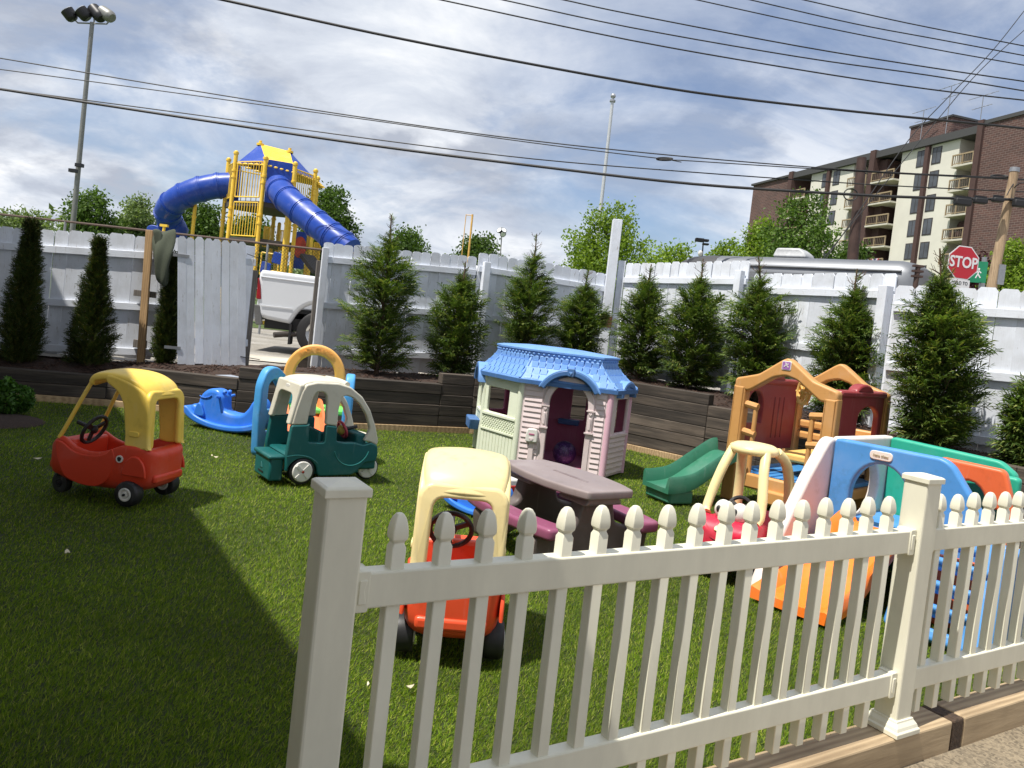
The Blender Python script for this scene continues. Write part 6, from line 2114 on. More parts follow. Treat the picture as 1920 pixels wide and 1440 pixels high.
# chain link fence before the tower
ck = thing('chain_link_fence', 'dark chain link fence between the white truck and the play tower', 'chain link fence', at(0, 401, 20.0))
p0, p1 = at(-60, 395, 20.0), at(700, 479, 19.0)
o = Vector(ck.location)
MB().tube([p0 - o, p1 - o], 0.028, 8).build('top_rail', plain('rusty_rail', L(88, 74, 66), 0.7, 0.3), ck)
dd = (p1 - p0)
k = MB()
nst = 4
for i in range(5):
    q = p0 + dd * (i / 4)
    pr = MB().cyl((0, 0, (q.z - 0.45) / 2), (0, 0, 1), 0.03, q.z - 0.45, 8).build('post', M_STEEL, ck)
    pr.location = (q.x - o.x, q.y - o.y, 0.45 - o.z)
dh = Vector((dd.x, dd.y, 0)).normalized()
Lf = Vector((dd.x, dd.y, 0)).length
u0, u1 = Lf * 0.66, Lf * 0.90
ht = 1.75
x = u0 - ht
zb0 = (p0 + dd * 0.78).z - o.z - ht
while x < u1:
    for s in (1, -1):
        a0, b0 = x, x + ht
        q0 = p0 + dd * (max(0, a0) / Lf)
        w0 = Vector((dh.x * a0, dh.y * a0, zb0 if s > 0 else zb0 + ht)) + Vector((p0.x - o.x, p0.y - o.y, 0))
        w1 = Vector((dh.x * b0, dh.y * b0, zb0 + ht if s > 0 else zb0)) + Vector((p0.x - o.x, p0.y - o.y, 0))
        k.tube([w0, w1], 0.0035, 3, caps=False)
    x += 0.085
tag(k.build('mesh_wire', M_DARK, ck, smooth=0))

# --- pickup truck
PAINTW = plain('truck_white', L(206, 209, 214), 0.2, nscale=1.5, amt=0.03)
CHROME = plain('chrome', L(200, 202, 205), 0.15, 0.9)
GLASS = glass('dark_glass')
REDL = plain('tail_lamp_red', L(150, 22, 30), 0.2, nscale=3)
def pickup():
    tail = at(472, 600, 13.6)
    t = thing('pickup_truck', 'white pickup truck parked beyond the gateway, tail end in view', 'pickup truck', (tail.x + 0.07, 13.55, 0.46), math.radians(7))
    # local x forward (to the right of the view), side at y=0, body to y=1.95
    def side_prof(pts, nm, y0, y1, m, par=None, bev=0.05):
        return MB().plate(pts, th=(y1 - y0), bev=bev, M=Matrix.Translation((0, (y0 + y1) / 2, 0)), seg=4).build(nm, m, par or t)
    R = 0.50
    def arch(cx, r=R, z=0.44):
        return [(x, zz) for x, zz in arc(cx, z, r, 160, 20, 12)]
    bed = [(0.0, 0.62), (0.0, 1.36), (0.04, 1.42), (2.10, 1.40), (2.10, 0.56), (1.12 + R * 0.95, 0.52)] + [(x, z) for x, z in reversed(arch(1.12))] + [(0.60, 0.52), (0.2, 0.56)]
    side_prof(bed, 'bed_side', 0.0, 0.16, PAINTW, bev=0.07)
    side_prof(bed, 'bed_side', 1.81, 1.95, PAINTW, bev=0.045)
    MB().tube([(0.08, -0.012, 0.80), (0.62, -0.012, 0.80)], 0.007, 6).build('body_crease', PAINTW, t)
    MB().tube([(0.03, -0.004, 1.30), (2.08, -0.004, 1.28)], 0.012, 6).build('body_crease', PAINTW, t)
    MB().box((0.05, 0.10, 0.72), (2.1, 1.85, 0.80)).build('bed_floor', M_DARK, t, smooth=0)
    MB().box((0.0, 0.12, 0.62), (0.06, 1.83, 1.38)).build('tailgate', PAINTW, t, smooth=0, bev=0.02)
    cab = [(2.14, 0.52), (2.14, 1.42), (2.22, 1.50), (2.42, 1.90), (2.60, 1.97), (3.5, 2.0), (3.95, 1.93), (4.55, 1.42), (5.55, 1.28), (5.72, 1.15), (5.76, 0.62), (5.5, 0.52), (4.75 + R * 0.9, 0.52)] + [(x, z) for x, z in reversed(arch(4.75))] + [(4.75 - R * 0.95, 0.5), (3.5, 0.45)]
    side_prof(cab, 'cab', 0.02, 1.93, PAINTW, bev=0.09)
    win = rp([(2.42, 1.46), (2.55, 1.84), (3.15, 1.88), (3.15, 1.46)], 0.05)
    win2 = rp([(3.25, 1.46), (3.25, 1.88), (3.85, 1.84), (4.25, 1.46)], 0.05)
    for w in (win, win2):
        for y in (0.016, 1.934):
            MB().plate(w, th=0.02, bev=0.004, M=Matrix.Translation((0, y, 0))).build('side_window', GLASS, t)
    MB().plate([(y, z) for y, z in rp([(0.2, 1.48), (1.75, 1.48), (1.6, 1.86), (0.35, 1.86)], 0.05)], th=0.02, bev=0.004, M=Matrix.Translation((2.30, 0, 0)) @ Matrix.Rotation(PI / 2, 4, 'Z') @ Matrix.Rotation(math.radians(-22), 4, 'X') @ Matrix.Translation((0, 0, -0.0))).build('rear_window', GLASS, t)
    # lamps, bumper, exhaust, wheels
    for y in (0.0, 1.95):
        MB().plate(rp([(-0.012, 0.90), (0.075, 0.90), (0.045, 1.12), (-0.0, 1.27), (-0.012, 1.27)], 0.02), th=0.10, bev=0.02, M=Matrix.Translation((0, y + (0.03 if y == 0 else -0.03), 0))).build('tail_lamp', REDL, t)
    k = MB()
    k.box((-0.22, 0.06, 0.50), (0.02, 1.89, 0.76))
    k.build('rear_bumper', CHROME, t, bev=0.04, seg=3, smooth=60)
    MB().plate(rp([(0.02, 0.44), (0.14, 0.46), (0.06, 0.80), (-0.05, 0.80)], 0.03), th=0.06, bev=0.015, M=Matrix.Translation((0, 0.02, 0))).build('bumper_end', plain('grey_trim', L(92, 92, 92), 0.6), t)
    MB().box((0.15, 0.1, 0.40), (5.4, 1.85, 0.62)).build('chassis', M_DARK, t, smooth=0)
    MB().tube([(0.80, 0.12, 0.36), (0.52, 0.02, 0.33), (0.36, -0.06, 0.30)], 0.05, 12).build('exhaust', plain('exhaust_steel', L(70, 64, 60), 0.5, 0.5), t)
    MB().box((0.60, -0.01, 0.16), (0.64, 0.26, 0.52)).build('mud_flap', M_BLACK, t, smooth=0)
    for x in (1.12, 4.75):
        for y in (0.14, 1.81):
            T = Matrix.Rotation(PI / 2, 4, 'X')
            w = MB().lathe([(0.22, -0.13), (0.36, -0.135), (0.395, -0.11), (0.40, 0), (0.395, 0.11), (0.36, 0.135), (0.22, 0.13)], 32, T).build('wheel', M_BLACK, t)
            w.location = (x, y, 0.40)
            s = 1 if y < 1 else -1
            rr = MB().lathe([(0.235, 0.10 * s), (0.23, 0.135 * s), (0.20, 0.12 * s), (0.11, 0.105 * s), (0.09, 0.135 * s), (0.001, 0.14 * s)], 28, T)
            rr.build('rim', CHROME, w, recalc=True)
            kk = MB()
            for i in range(5):
                a = i * 2 * PI / 5 + 0.3
                kk.cyl((0.155 * math.cos(a), -0.113 * s, 0.155 * math.sin(a)), (0, 1, 0), 0.036, 0.02, 10)
            kk.build('rim_opening', M_BLACK, w)
pickup()

# --- silver trailer
SILV = plain('trailer_silver', L(118, 121, 126), 0.45, 0.5, nscale=2, amt=0.08)
def trailer():
    a, b_ = at(1262, 500, 21.2), at(1712, 510, 17.2)
    a.z = b_.z = 0.75
    d = (b_ - a)
    Lt = d.length
    t = thing('travel_trailer', 'long silver trailer whose rounded roof shows above the white fence', 'trailer', a, ang(d))
    HT = at(1420, 477, 19.8).z - 0.75
    def sec(x, k=1.0, kz=1.0):
        h = HT
        pts = []
        for y, z in ((0.0, 0.5), (0.0, h * 0.80), (0.05, h * 0.90), (0.16, h * 0.96), (0.4, h * 0.99), (1.2, h), (2.0, h * 0.99), (2.24, h * 0.96), (2.35, h * 0.90), (2.4, h * 0.80), (2.4, 0.5)):
            pts.append((x, 1.2 + (y - 1.2) * k, 0.5 + (z - 0.5) * kz))
        return pts
    MB().loft([sec(1.2), sec(Lt - 0.35), sec(Lt - 0.12, 0.985, 0.985), sec(Lt, 0.93, 0.95)], True, True).build('body', SILV, t, smooth=50, recalc=True)
    MB().loft([sec(-0.3, 0.74, 0.86), sec(0.0, 0.84, 0.94), sec(0.35, 0.93, 0.985), sec(0.8, 0.98, 1.0), sec(1.19)], True, True).build('front_cap', plain('trailer_dark_cap', L(66, 66, 68), 0.5, 0.1, nscale=8), t, smooth=50, recalc=True)
    k = MB()
    k.box((1.2, -0.02, HT * 0.79), (Lt - 0.3, 0.01, HT * 0.855))
    k.build('drip_band', plain('trailer_band', L(120, 122, 126), 0.5, 0.5, nscale=90, amt=0.5), t, smooth=0)
    MB().tube([(1.2, 0.03, HT * 0.905), (Lt - 0.25, 0.03, HT * 0.905)], 0.03, 8).build('roof_trim', SILV, t)
    # roof air conditioner
    k = MB()
    k.loft([[(x0, 0.5, HT), (x1, 0.5, HT), (x1, 1.2, HT), (x0, 1.2, HT)] if z == 0 else [(x0, 0.55, HT + z), (x1, 0.55, HT + z), (x1, 1.15, HT + z), (x0, 1.15, HT + z)] for x0, x1, z in ((2.55, 3.42, 0), (2.57, 3.38, 0.12), (2.62, 3.2, 0.24))])
    k.build('air_conditioner', plain('ac_grey', L(170, 172, 174), 0.5), t, bev=0.05, seg=3, smooth=60, recalc=True)
    MB().box((Lt - 0.02, 0.15, 0.6), (Lt + 0.03, 2.2, HT * 0.88)).build('end_wall', plain('end_grey', L(120, 122, 124), 0.5), t, smooth=0)
    for x in (Lt * 0.55, Lt * 0.68):
        MB().cyl((x, 0.12, 0.35), (0, 1, 0), 0.35, 0.2, 20).build('wheel', M_BLACK, t)
trailer()

# --- poles
def pole(name, label, cat, top, bot, Y, r, m, zb, group=None, n=12):
    a = at(*top, Y)
    bpt = at(*bot, Y)
    d = (a - bpt)
    k = (zb - bpt.z) / d.z
    base = bpt + d * k
    t = thing(name, label, cat, base, 0, group)
    MB().tube([(0, 0, -0.1), (a - base) * 0.5, a - base], [r, r * 0.9, r * 0.75], n).build('shaft', m, t)
    return t, a - base

GREYM = plain('mast_grey', L(128, 128, 124), 0.5, 0.4, nscale=6)
t, tp_ = pole('floodlight_mast', 'tall grey floodlight mast with four lamps on a crossbar', 'floodlight mast', (173, 42), (136, 430), 50, 0.17, GREYM, 0.5)
o = Vector(t.location)
k = MB()
pl = [at(x, y, 50) - o for x, y in ((140, 37), (146, 43), (172, 44), (200, 45), (206, 38))]
k.tube(pl, 0.05, 8)
k.tube([at(176, 44, 50) - o, at(177, 30, 50) - o], 0.05, 8)
k.build('crossbar', GREYM, t)
for (x0, y0, x1, y1, lit) in ((139, 38, 125, 19, 1), (166, 36, 150, 18, 1), (191, 36, 175, 17, 0), (211, 34, 192, 22, 0)):
    a, b_ = at(x0, y0, 50) - o, at(x1, y1, 49.8 if lit else 50.3) - o
    d = (b_ - a).normalized()
    lm = MB().tube([a, a + (b_ - a) * 0.15, a + (b_ - a) * 0.3, b_], [0.25, 0.36, 0.39, 0.40], 16).build('lamp', M_DARK if lit or x0 == 191 else GREYM, t)
    MB().cyl(b_ + d * 0.01, d, 0.36, 0.06, 16).build('lens', plain('lens_glass', L(230, 232, 235), 0.15), lm)
for (x, y) in ((149, 310), (137, 320)):
    q = at(x, y, 49.6) - o
    MB().cbox(q, (0.45, 0.3, 0.22)).build('side_lamp', M_DARK, t, smooth=0)

t, tp_ = pole('flagpole', 'bare white flagpole with a round finial', 'flagpole', (1149, 186), (1123, 420), 50, 0.13, plain('pole_white', L(196, 198, 200), 0.4, 0.3), 0.5)
MB().sphere(tp_ + Vector((0, 0, 0.2)), 0.17, 14, 10).build('finial', plain('finial_grey', L(168, 170, 172), 0.3, 0.5), t)
MB().cyl(tp_ - Vector((0, 0, 0.12)), (0, 0, 1), 0.19, 0.12, 10).build('truck_cap', M_STEEL, t)

t, tp_ = pole('small_floodlight', 'small dark floodlight cluster on a thin mast above the board fence', 'floodlight', (941, 436), (937, 500), 40, 0.035, GREYM, 0.5)
for dx_, dz in ((-0.14, 0.10), (0.10, 0.12), (0.08, -0.10)):
    lm = MB().tube([tp_ + Vector((0, 0, 0)), tp_ + Vector((dx_, -0.15, dz))], [0.09, 0.17], 12).build('lamp', M_BLACK, t)
    MB().cyl(tp_ + Vector((dx_, -0.16, dz)), Vector((dx_, -0.15, dz)), 0.14, 0.02, 12).build('lens', plain('lens_glass', L(230, 232, 235), 0.15), lm)

fp = thing('foul_poles', 'pair of thin yellow uprights joined by a short bar', 'foul poles', at(878, 470, 38))
o = Vector(fp.location)
for (x0, y0, x1, y1, w) in ((886, 402, 879, 480, 0.05), (874, 402, 866, 480, 0.02)):
    MB().tube([at(x0, y0, 38) - o, at(x1, y1, 38) + Vector((0, 0, -1.6)) - o], w, 8).build('upright', plastic('pole_yellow', L(224, 176, 96)), fp)
MB().tube([at(874, 403, 38) - o, at(886, 404, 38) - o], 0.02, 6).build('top_bar', plastic('pole_yellow', L(224, 176, 96)), fp)

t, tp_ = pole('security_light', 'thin pole carrying two dark floodlights and a white dome camera', 'security light', (1319, 447), (1316, 490), 26, 0.03, M_DARK, 0.6)
for q, s in (((1311, 450), (0.26, 0.2, 0.12)), ((1323, 451), (0.2, 0.2, 0.08)), ((1323, 458), (0.2, 0.2, 0.06))):
    MB().cbox(at(*q, 25.9) - Vector(t.location), s).build('lamp', M_BLACK, t, smooth=0, bev=0.02)
o = MB().sphere(at(1313, 475, 25.9) - Vector(t.location), (0.08, 0.08, 0.11), 12, 8).build('dome_camera', P_WHITE, t)

BRN = plain('rusty_brown_steel', L(72, 54, 48), 0.7, 0.2, nscale=5, amt=0.35)
t, tp_ = pole('utility_pole', 'dark brown steel utility pole with a cable loop', 'utility pole', (1616, 296), (1598, 490), 22.5, 0.175, BRN, 0.7, n=16)
o = Vector(t.location)
lp = [at(1595 + 13 * math.cos(a), 365 + 11 * math.sin(a), 22.2) - o for a in [2 * PI * i / 20 for i in range(21)]]
MB().tube(lp, 0.018, 6).build('cable_loop', M_BLACK, t)
POLEW = wood('pole_wood', L(132, 110, 86), L(188, 164, 132), (12, 12, 1.0), 0.85, 0.05)
t, tp_ = pole('utility_pole', 'leaning pale wooden utility pole beside the red octagonal sign', 'utility pole', (1903, 316), (1861, 530), 19.5, 0.135, POLEW, 0.7, n=14)
o = Vector(t.location)
MB().tube([tp_ * 0.985, tp_ * 1.003], 0.112, 14).build('pole_cap', M_STEEL, t)
MB().cbox(at(1876, 515, 19.4) - o, (0.16, 0.1, 0.5)).build('meter_box', M_STEEL, t, smooth=0)
k = MB()
k.tube(spline([at(1900, 345, 19.4) - o, at(1893, 356, 19.3) - o, at(1888, 366, 19.2) - o], 4), 0.014, 6)
k.tube(spline([at(1902, 352, 19.4) - o, at(1912, 344, 19.3) - o, at(1930, 342, 19.2) - o], 4), 0.014, 6)
k.build('tie_wire', M_BLACK, t)
t, tp_ = pole('sign_post', 'short dark notched steel post behind the white fence', 'post', (1722, 497), (1717, 530), 15, 0.06, BRN, 0.7)
k = MB()
for z in (0.02, 0.12, 0.22):
    k.cbox(tp_ - Vector((0, 0, z)), (0.19, 0.1, 0.04))
k.build('bracket', BRN, t, smooth=0)
t, tp_ = pole('sign_post', 'pale galvanised post standing behind the green street sign', 'post', (1846, 482), (1842, 530), 17.7, 0.07, M_STEEL, 0.7)

# --- stop sign
SR = plain('sign_red', L(176, 30, 44), 0.4, nscale=2, amt=0.06)
SW = plain('sign_white', L(214, 214, 216), 0.45, nscale=4, amt=0.05)
SG = plain('sign_green', L(24, 118, 84), 0.4, nscale=3)
c = at(1808, 492.5, 17.2)
t = thing('stop_sign', 'red octagonal stop sign with a small white plate under it', 'stop sign', (c.x - 0.05, c.y + 0.03, 0.65), math.radians(8))
cz = c.z - 0.65
MB().cbox((0.05, 0.05, cz / 2 + 0.1), (0.05, 0.05, cz + 0.5)).build('pole', M_STEEL, t, smooth=0)
def octa(r):
    return [(r * math.cos(PI / 8 + i * PI / 4), r * math.sin(PI / 8 + i * PI / 4)) for i in range(8)]
bd = MB().plate(octa(0.40), th=0.008, bev=0.001, M=Matrix.Translation((0.05, 0, cz))).build('sign_board', SW, t)
MB().plate(octa(0.375), th=0.006, bev=0.001, M=Matrix.Translation((0.05, -0.005, cz))).build('sign_face', SR, bd)
me = text_mesh('STOP', 0.34, 0.004, 'lettering', SW, 0.008, sx=0.84)
put('lettering', me, bd).location = (0.05, -0.011, cz - 0.0)
pl = MB().plate(rp([(-0.24, -0.15), (0.24, -0.15), (0.24, 0.15), (-0.24, 0.15)], 0.02), th=0.008, bev=0.001, M=Matrix.Translation((0.03, 0, cz - 0.52))).build('plate', SW, t)
me = text_mesh('YIELD TO', 0.105, 0.004, 'lettering', P_BLACK, 0.001, sx=0.85)
put('lettering', me, pl).location = (0.03, -0.006, cz - 0.455)
gc = at(1836, 510, 17.45)
g = thing('street_sign', 'green sign with a white walking figure behind the red octagon', 'sign', (gc.x, gc.y + 0.02, 0.65), math.radians(-28))
gz = gc.z - 0.65
MB().cbox((0.06, 0.04, gz / 2), (0.05, 0.05, gz + 0.1)).build('pole', M_STEEL, g, smooth=0)
gb = MB().plate(rp([(-0.16, -0.24), (0.16, -0.24), (0.16, 0.24), (-0.16, 0.24)], 0.02), th=0.008, bev=0.001, M=Matrix.Translation((0, 0, gz))).build('sign_board', SG, g)
k = MB()
k.cyl((0.0, -0.006, gz + 0.07), (0, 1, 0), 0.022, 0.006, 10)
for a, b_ in (((0, 0.045), (-0.01, -0.04)), ((-0.01, -0.04), (-0.05, -0.14)), ((-0.01, -0.04), (0.045, -0.13)), ((0, 0.03), (0.05, -0.02)), ((0, 0.03), (-0.05, -0.02))):
    k.bar((a[0], -0.006, gz + a[1]), (b_[0], -0.006, gz + b_[1]), 0.006, 0.024, up=(1, 0, 0.2))
k.build('walking_figure', SW, gb, smooth=0)

# --- overhead cables
def cable(label, pts, Y0, Y1, r, m=M_BLACK, extra=40):
    x0, x1 = pts[0][0], pts[-1][0]
    P = [at(x, y, Y0 + (Y1 - Y0) * (x - x0) / max(1, x1 - x0)) for x, y in pts]
    P = [P[0] + (P[0] - P[1]).normalized() * 3] + P + [P[-1] + (P[-1] - P[-2]).normalized() * 3]
    path = spline(P, 5)
    o0 = path[0].copy()
    o = MB().tube([p - o0 for p in path], r, 6).build('overhead_cable', m, None)
    o.location = o0
    tag(o, label, 'cable', 'overhead cables')
    return o
cable('thick black cable crossing the sky from the top edge to the apartment roof', [(330, -18), (419, 0), (700, 62), (1000, 121), (1300, 173), (1600, 209), (1855, 234), (1960, 245)], 17, 20, 0.030)
cable('thick black cable passing just above the play tower to the wooden utility pole', [(-40, 162), (0, 167), (350, 221), (700, 273), (1000, 311), (1300, 345), (1603, 365), (1752, 371), (1891, 374), (1960, 378)], 21, 19.3, 0.037)
cable('thin cable, upper one of the close pair left of the flagpole', [(-40, 104), (0, 109), (350, 168), (700, 223), (1000, 264), (1300, 295), (1600, 319), (1850, 332), (1900, 335)], 21, 20, 0.016)
cable('thin cable, lower one of the close pair left of the flagpole', [(-40, 125), (0, 130), (350, 177), (700, 226), (1000, 268), (1236, 297), (1300, 302), (1600, 321), (1850, 334)], 21.3, 20, 0.014)
cable('thin cable riding just over the thick black cable above the tower', [(65, 175), (350, 213), (700, 261), (1000, 298), (1300, 323), (1600, 344), (1790, 354), (1880, 358)], 21.5, 20, 0.016)
cable('high thin cable, lowest of the three entering mid top', [(780, -8), (828, 0), (1180, 75), (1500, 131), (1740, 167), (1930, 189)], 24, 24, 0.022)
cable('high thin cable, middle of the three entering mid top', [(900, -8), (944, 0), (1180, 51), (1500, 107), (1740, 141), (1930, 172)], 24, 24, 0.020)
cable('high thin cable, uppermost of the three entering mid top', [(1010, -9), (1058, 0), (1180, 26), (1500, 87), (1740, 126), (1930, 154)], 24, 24, 0.020)
cable('high thin cable near the upper corner, lowest of three', [(1260, -10), (1308, 0), (1500, 42), (1740, 90), (1930, 124)], 25, 25, 0.018)
cable('high thin cable near the upper corner, middle of three', [(1360, -10), (1408, 0), (1600, 44), (1760, 74), (1930, 106)], 25, 25, 0.018)
cable('high thin cable near the upper corner, topmost of three', [(1460, -10), (1508, 0), (1700, 43), (1930, 88)], 25, 25, 0.018)
cable('thin steep wire running up past the roof aerials, nearer the corner', [(1619, 384), (1704, 262), (1780, 180), (1860, 96), (1930, 8)], 22, 26, 0.014)
cable('thin steep wire running up past the roof aerials, further along', [(1625, 386), (1760, 222), (1840, 130), (1930, 48)], 22, 26, 0.013)
# splice cases on the cables
for (px, py, w, h_, lb) in ((1805, 379, 30, 13, 'long black splice case on the thick cable, furthest from the wooden pole'), (1838, 377, 24, 10, 'black splice case in the middle of the row on the thick cable'), (1871, 375, 20, 8, 'small flat splice case right beside the wooden pole'), (1914, 382, 28, 13, 'black splice case just beyond the wooden pole')):
    q = at(px, py, 19.25)
    k = FPX / 19.25
    st_ = thing('splice_case', lb, 'cable box', q, 0, 'splice cases on the thick cable')
    MB().box((-w / k / 2, -0.08, -h_ / k / 2), (w / k / 2, 0.08, h_ / k / 2)).build('case', M_BLACK, st_, bev=0.03, seg=2, smooth=60)
    MB().box((-w / k / 2 * 0.9, -0.02, h_ / k / 2 - 0.01), (w / k / 2 * 0.9, 0.02, h_ / k / 2 + 0.06)).build('hanger', M_DARK, st_, smooth=0)
for (px, py, lb, Y) in ((1246, 299, 'dark coiled loop of spare cable hanging near the flagpole', 20.5), (1874, 332, 'dark coiled loop of spare cable before the brick wall', 19.6)):
    q = at(px, py, Y)
    k = MB()
    for j in range(3):
        k.tube([(0.21 * math.cos(a) , 0.1 * math.sin(a), 0.055 * math.sin(a + 0.4) + j * 0.012) for a in [2 * PI * i / 22 for i in range(23)]], 0.015, 6, caps=False)
    k.tube([(0.2, 0, 0), (0.45, 0, -0.02)], 0.012, 6)
    o = k.build('cable_coil', M_BLACK, None)
    o.location = q
    tag(o, lb, 'cable coil', 'spare cable coils')

# --- apartment building
def apartment():
    BRICK = NT('brick_wall')
    bt = BRICK.n.new('ShaderNodeTexBrick')
    bt.inputs['Color1'].default_value = (*L(96, 68, 61), 1)
    bt.inputs['Color2'].default_value = (*L(78, 57, 53), 1)
    bt.inputs['Mortar'].default_value = (*L(118, 104, 98), 1)
    bt.inputs['Scale'].default_value = 1.0
    bt.inputs['Brick Width'].default_value = 0.62
    bt.inputs['Row Height'].default_value = 0.24
    bt.inputs['Mortar Size'].default_value = 0.022
    sx = BRICK.n.new('ShaderNodeSeparateXYZ')
    BRICK.l.new(BRICK.tc.outputs['Object'], sx.inputs[0])
    ad = BRICK.n.new('ShaderNodeMath')
    ad.operation = 'ADD'
    BRICK.l.new(sx.outputs[0], ad.inputs[0])
    BRICK.l.new(sx.outputs[1], ad.inputs[1])
    cb = BRICK.n.new('ShaderNodeCombineXYZ')
    BRICK.l.new(ad.outputs[0], cb.inputs[0])
    BRICK.l.new(sx.outputs[2], cb.inputs[1])
    BRICK.l.new(cb.outputs[0], bt.inputs['Vector'])
    st_ = BRICK.ramp(BRICK.noise(0.25, detail=5), [(0.35, (0.85,) * 3), (0.7, (1.12,) * 3)])
    BRICK.set(Base_Color=BRICK.mix(1.0, bt.outputs['Color'], st_, 'MULTIPLY'), Roughness=0.9)
    BK = BRICK.m
    CR = plain('cream_stucco', L(208, 205, 193), 0.85, nscale=0.5, amt=0.07)
    TR = plain('roof_edge', L(66, 66, 66), 0.7)
    DKB = plain('dark_brick', L(74, 54, 50), 0.9, nscale=3)
    CONC = plain('balcony_concrete', L(190, 186, 172), 0.85, nscale=1.2, amt=0.1)
    RAIL = plain('balcony_rail', L(150, 132, 104), 0.7)
    BAR = plain('balcony_bar', L(96, 84, 72), 0.7)
    WG = plain('window_glass', L(74, 78, 84), 0.12, nscale=0.8, amt=0.4)
    WFm = plain('window_frame_dark', L(58, 52, 50), 0.5)
    zR = 28.0
    YL, YR = 125.0, 82.5
    a, b_ = at(1413, 350, YL), at(1857, 236, YR)
    zR = (a.z + b_.z) / 2
    t = thing('apartment_building', 'seven storey apartment block of brown brick and cream panels with balconies', 'apartment building', (a.x, a.y, 0.5), ang(b_ - a))
    P, d = Vector((a.x, a.y, 0)), Vector((b_.x - a.x, b_.y - a.y, 0))
    LL = d.length
    dn = d.normalized()
    H = zR - 0.5
    def u_at(px, py):
        r = ray(px, py)
        # intersect with facade plane
        n = Vector((dn.y, -dn.x, 0))
        k = (P - EYE).dot(n) / r.dot(n)
        q = EYE + r * k
        return (q - P).dot(dn), q.z - 0.5
    U = lambda px, py: u_at(px, py)[0]
    # pixel columns along the upper part of the facade
    uL = 0.0
    u_pier1 = U(1487, 335)
    u_c0, u_c1 = U(1523, 325), U(1602, 312)
    u_p2 = U(1645, 290)
    u_d0, u_d1 = U(1692, 290), U(1801, 265)
    u_dr1, u_dr2 = U(1559, 312), U(1745, 268)
    u_bk = U(1853, 240)
    u_end = u_bk + 30
    fl = 3.75
    # floor heights from the balcony slabs measured beside the right hand brick wall
    zsl = [u_at(1825, y)[1] for y in (308, 354, 402, 448)]
    step = (zsl[0] - zsl[-1]) / 3
    floors = [zsl[0] - step * i for i in range(-0, 7)]
    dep = 3.0
    # core behind everything
    def box(nm, m, u0, u1, v0, v1, z0, z1, par=None, bev=0):
        return MB().box((u0, v0, z0), (u1, v1, z1)).build(nm, m, par or t, smooth=0)
    box('brick_wall', BK, 0, u_pier1, 0, 16, 0, H)
    box('brick_wall', BK, u_bk, u_end, -0.6, 16, 0, H + 0.2)
    box('back_wall', CR, u_pier1, u_bk, dep, 16, 0, H - 0.4)
    box('roof', TR, u_pier1 - 0.5, u_bk, -0.5, 15.5, H - 0.5, H + 0.35)
    box('roof', TR, -0.3, u_pier1 - 0.5, -0.3, 15.5, H + 0.001, H + 0.3)
    box('roof', TR, u_bk, u_end, -0.75, 15.5, H + 0.2, H + 0.6)
    def panel(u0, u1):
        return box('cream_panel', CR, u0, u1, 0, dep, 0, H - 0.5)
    p1_, p2_ = panel(u_c0, u_c1), panel(u_d0, u_d1)
    for u in (u_pier1 + 0.3, u_p2):
        box('pier', DKB, u - 0.45, u + 0.45, -0.7, dep, 0, H + 0.5)
    box('pier', DKB, u_bk - 0.55, u_bk + 0.15, -0.9, dep, 0, H + 0.7)
    for u in (u_dr1, u_dr2):
        box('drain_pipe', DKB, u - 0.28, u + 0.28, -0.4, 0.0, 0, H + 0.4)
    # windows, two columns on each cream panel
    for (cols, pan) in (((U(1548, 335), U(1569, 330)), p1_), ((U(1728, 295), U(1757, 288)), p2_)):
        for u in cols:
            for z in floors:
                zc = z + 1.9
                w, hh = 1.35, 1.95
                f = MB()
                f.box((u - w / 2, -0.04, zc - hh / 2), (u + w / 2, 0.02, zc + hh / 2))
                fo = f.build('window', WFm, pan, smooth=0)
                g = MB()
                g.box((u - w / 2 + 0.10, -0.055, zc - hh / 2 + 0.12), (u - 0.04, -0.03, zc + hh / 2 - 0.12))
                g.box((u + 0.04, -0.055, zc - hh / 2 + 0.12), (u + w / 2 - 0.10, -0.03, zc + hh / 2 - 0.12))
                g.build('pane', WG, fo, smooth=0)
    # balconies
    bays = ((u_pier1 + 0.8, u_c0), (u_c1, u_p2 - 0.45), (u_p2 + 0.45, u_d0), (u_d1, u_bk - 0.55))
    for bi, (u0, u1) in enumerate(bays):
        for fi, z in enumerate(floors):
            o = box('balcony', CONC, u0, u1, -0.9, dep, z - 0.2, z)
            k = MB()
            k.box((u0 + 0.05, -0.88, z + 1.05), (u1 - 0.05, -0.74, z + 1.2))
            k.box((u0 + 0.05, -0.86, z + 0.12), (u1 - 0.05, -0.78, z + 0.2))
            for e in (u0 + 0.1, (u0 + u1) / 2, u1 - 0.1):
                k.box((e - 0.06, -0.87, z), (e + 0.06, -0.75, z + 1.1))
            k.build('railing', RAIL, o, smooth=0)
            k = MB()
            n = max(6, int((u1 - u0) / 0.28))
            for i in range(n):
                e = u0 + (u1 - u0) * (i + 0.5) / n
                k.box((e - 0.035, -0.84, z + 0.18), (e + 0.035, -0.79, z + 1.06))
            k.build('baluster', BAR, o, smooth=0)
            k = MB()
            k.box((u1 - 1.9 if bi != 2 else u0 + 0.9, dep - 0.06, z + 0.05), (u1 - 0.5 if bi != 2 else u1 - 0.6, dep + 0.05, z + 2.3))
            k.build('door', WFm, o, smooth=0)
            if bi == 2:
                box('divider', DKB, u0, u0 + 1.3, 0.2, dep, z, z + 2.9, o)
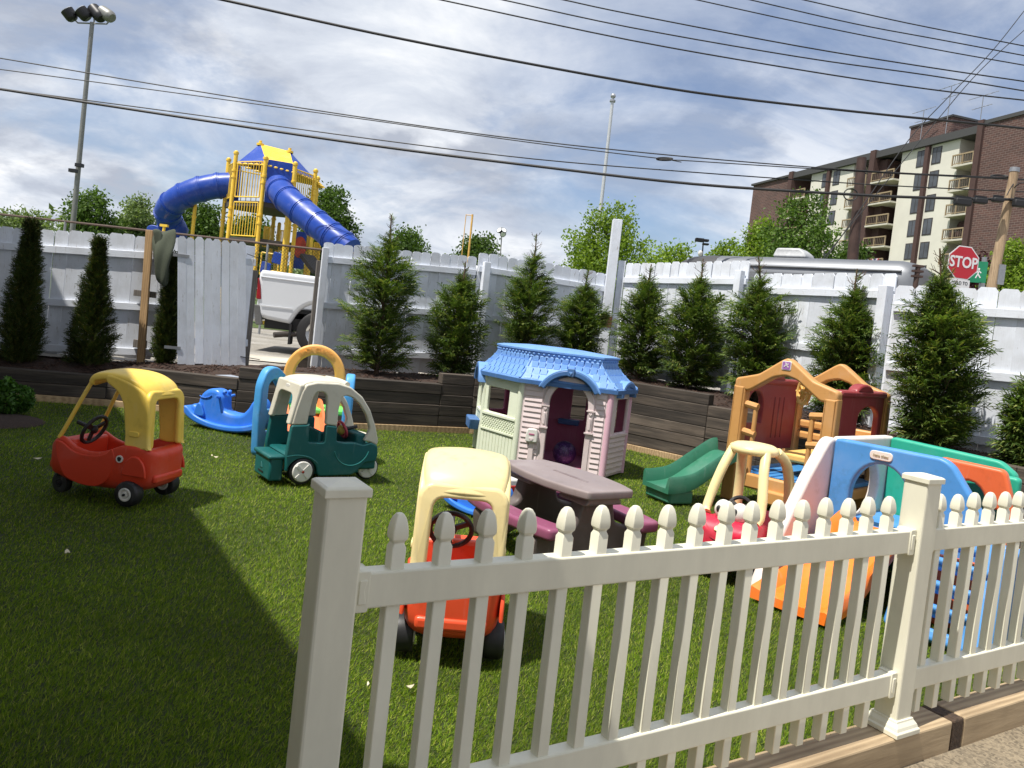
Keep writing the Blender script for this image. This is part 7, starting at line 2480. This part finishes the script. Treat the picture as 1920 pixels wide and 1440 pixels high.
            if bi == 2 and fi == 4:
                for uu in (u0 + 1.3, u1 - 1.2):
                    for rr, mm in ((0.62, plain('bunting_red', L(176, 70, 90), 0.8)), (0.44, SW), (0.24, plain('bunting_blue', L(70, 70, 120), 0.8))):
                        MB().plate(arc(uu, z + 1.15, rr, 180, 360, 12), th=0.03, bev=0.004, M=Matrix.Translation((0, -0.95 - (0.62 - rr) * 0.05, 0))).build('bunting', mm, o)
            if bi == 3 and fi == 3:
                MB().cyl((u0 + 1.0, 0.6, z + 1.7), (0, 1, 0), 0.5, 0.08, 14).build('wall_disc', DKB, o)
                k = MB()
                for i in range(4):
                    k.box((u0 + 0.6 + i * 0.8, -0.4, z), (u0 + 1.1 + i * 0.8, 0.1, z + 0.9))
                k.build('chair', DKB, o, smooth=0)
    # stair tower on the roof and aerials
    def on_plane(px, py, v):
        r = ray(px, py)
        n = Vector((dn.y, -dn.x, 0))
        k = (P - n * v - EYE).dot(n) / r.dot(n)
        q = EYE + r * k
        return (q - P).dot(dn), q.z - 0.5
    ua, ub, zt = on_plane(1708, 240, 6)[0], on_plane(1785, 230, 6)[0], on_plane(1785, 219, 6)[1]
    ro = box('stair_tower', BK, ua, ub, 6.0, 15, H, zt)
    box('tower_cap', TR, ua - 0.15, ub + 0.15, 5.85, 15.15, zt, zt + 0.25, ro)
    for (u, hgt, w) in ((on_plane(1727, 250, 4.5)[0], 3.0, 1.5), (on_plane(1774, 240, 4.5)[0], 5.0, 1.5), (on_plane(1836, 240, 4.5)[0], 2.6, 1.7)):
        k = MB()
        k.tube([(u, 4.5, H), (u, 4.5, H + hgt + 3)], 0.05, 5)
        for zz, ww in ((hgt + 2.9, w), (hgt + 1.6, w * 0.6)):
            k.tube([(u - ww, 4.2, H + zz), (u + ww, 4.8, H + zz + 0.3)], 0.035, 5)
            for i in range(5):
                f = -ww + 2 * ww * i / 4
                k.tube([(u + f, 4.1, H + zz), (u + f, 4.9, H + zz + 0.3)], 0.02, 4)
        k.build('aerial', M_STEEL, t)
apartment()
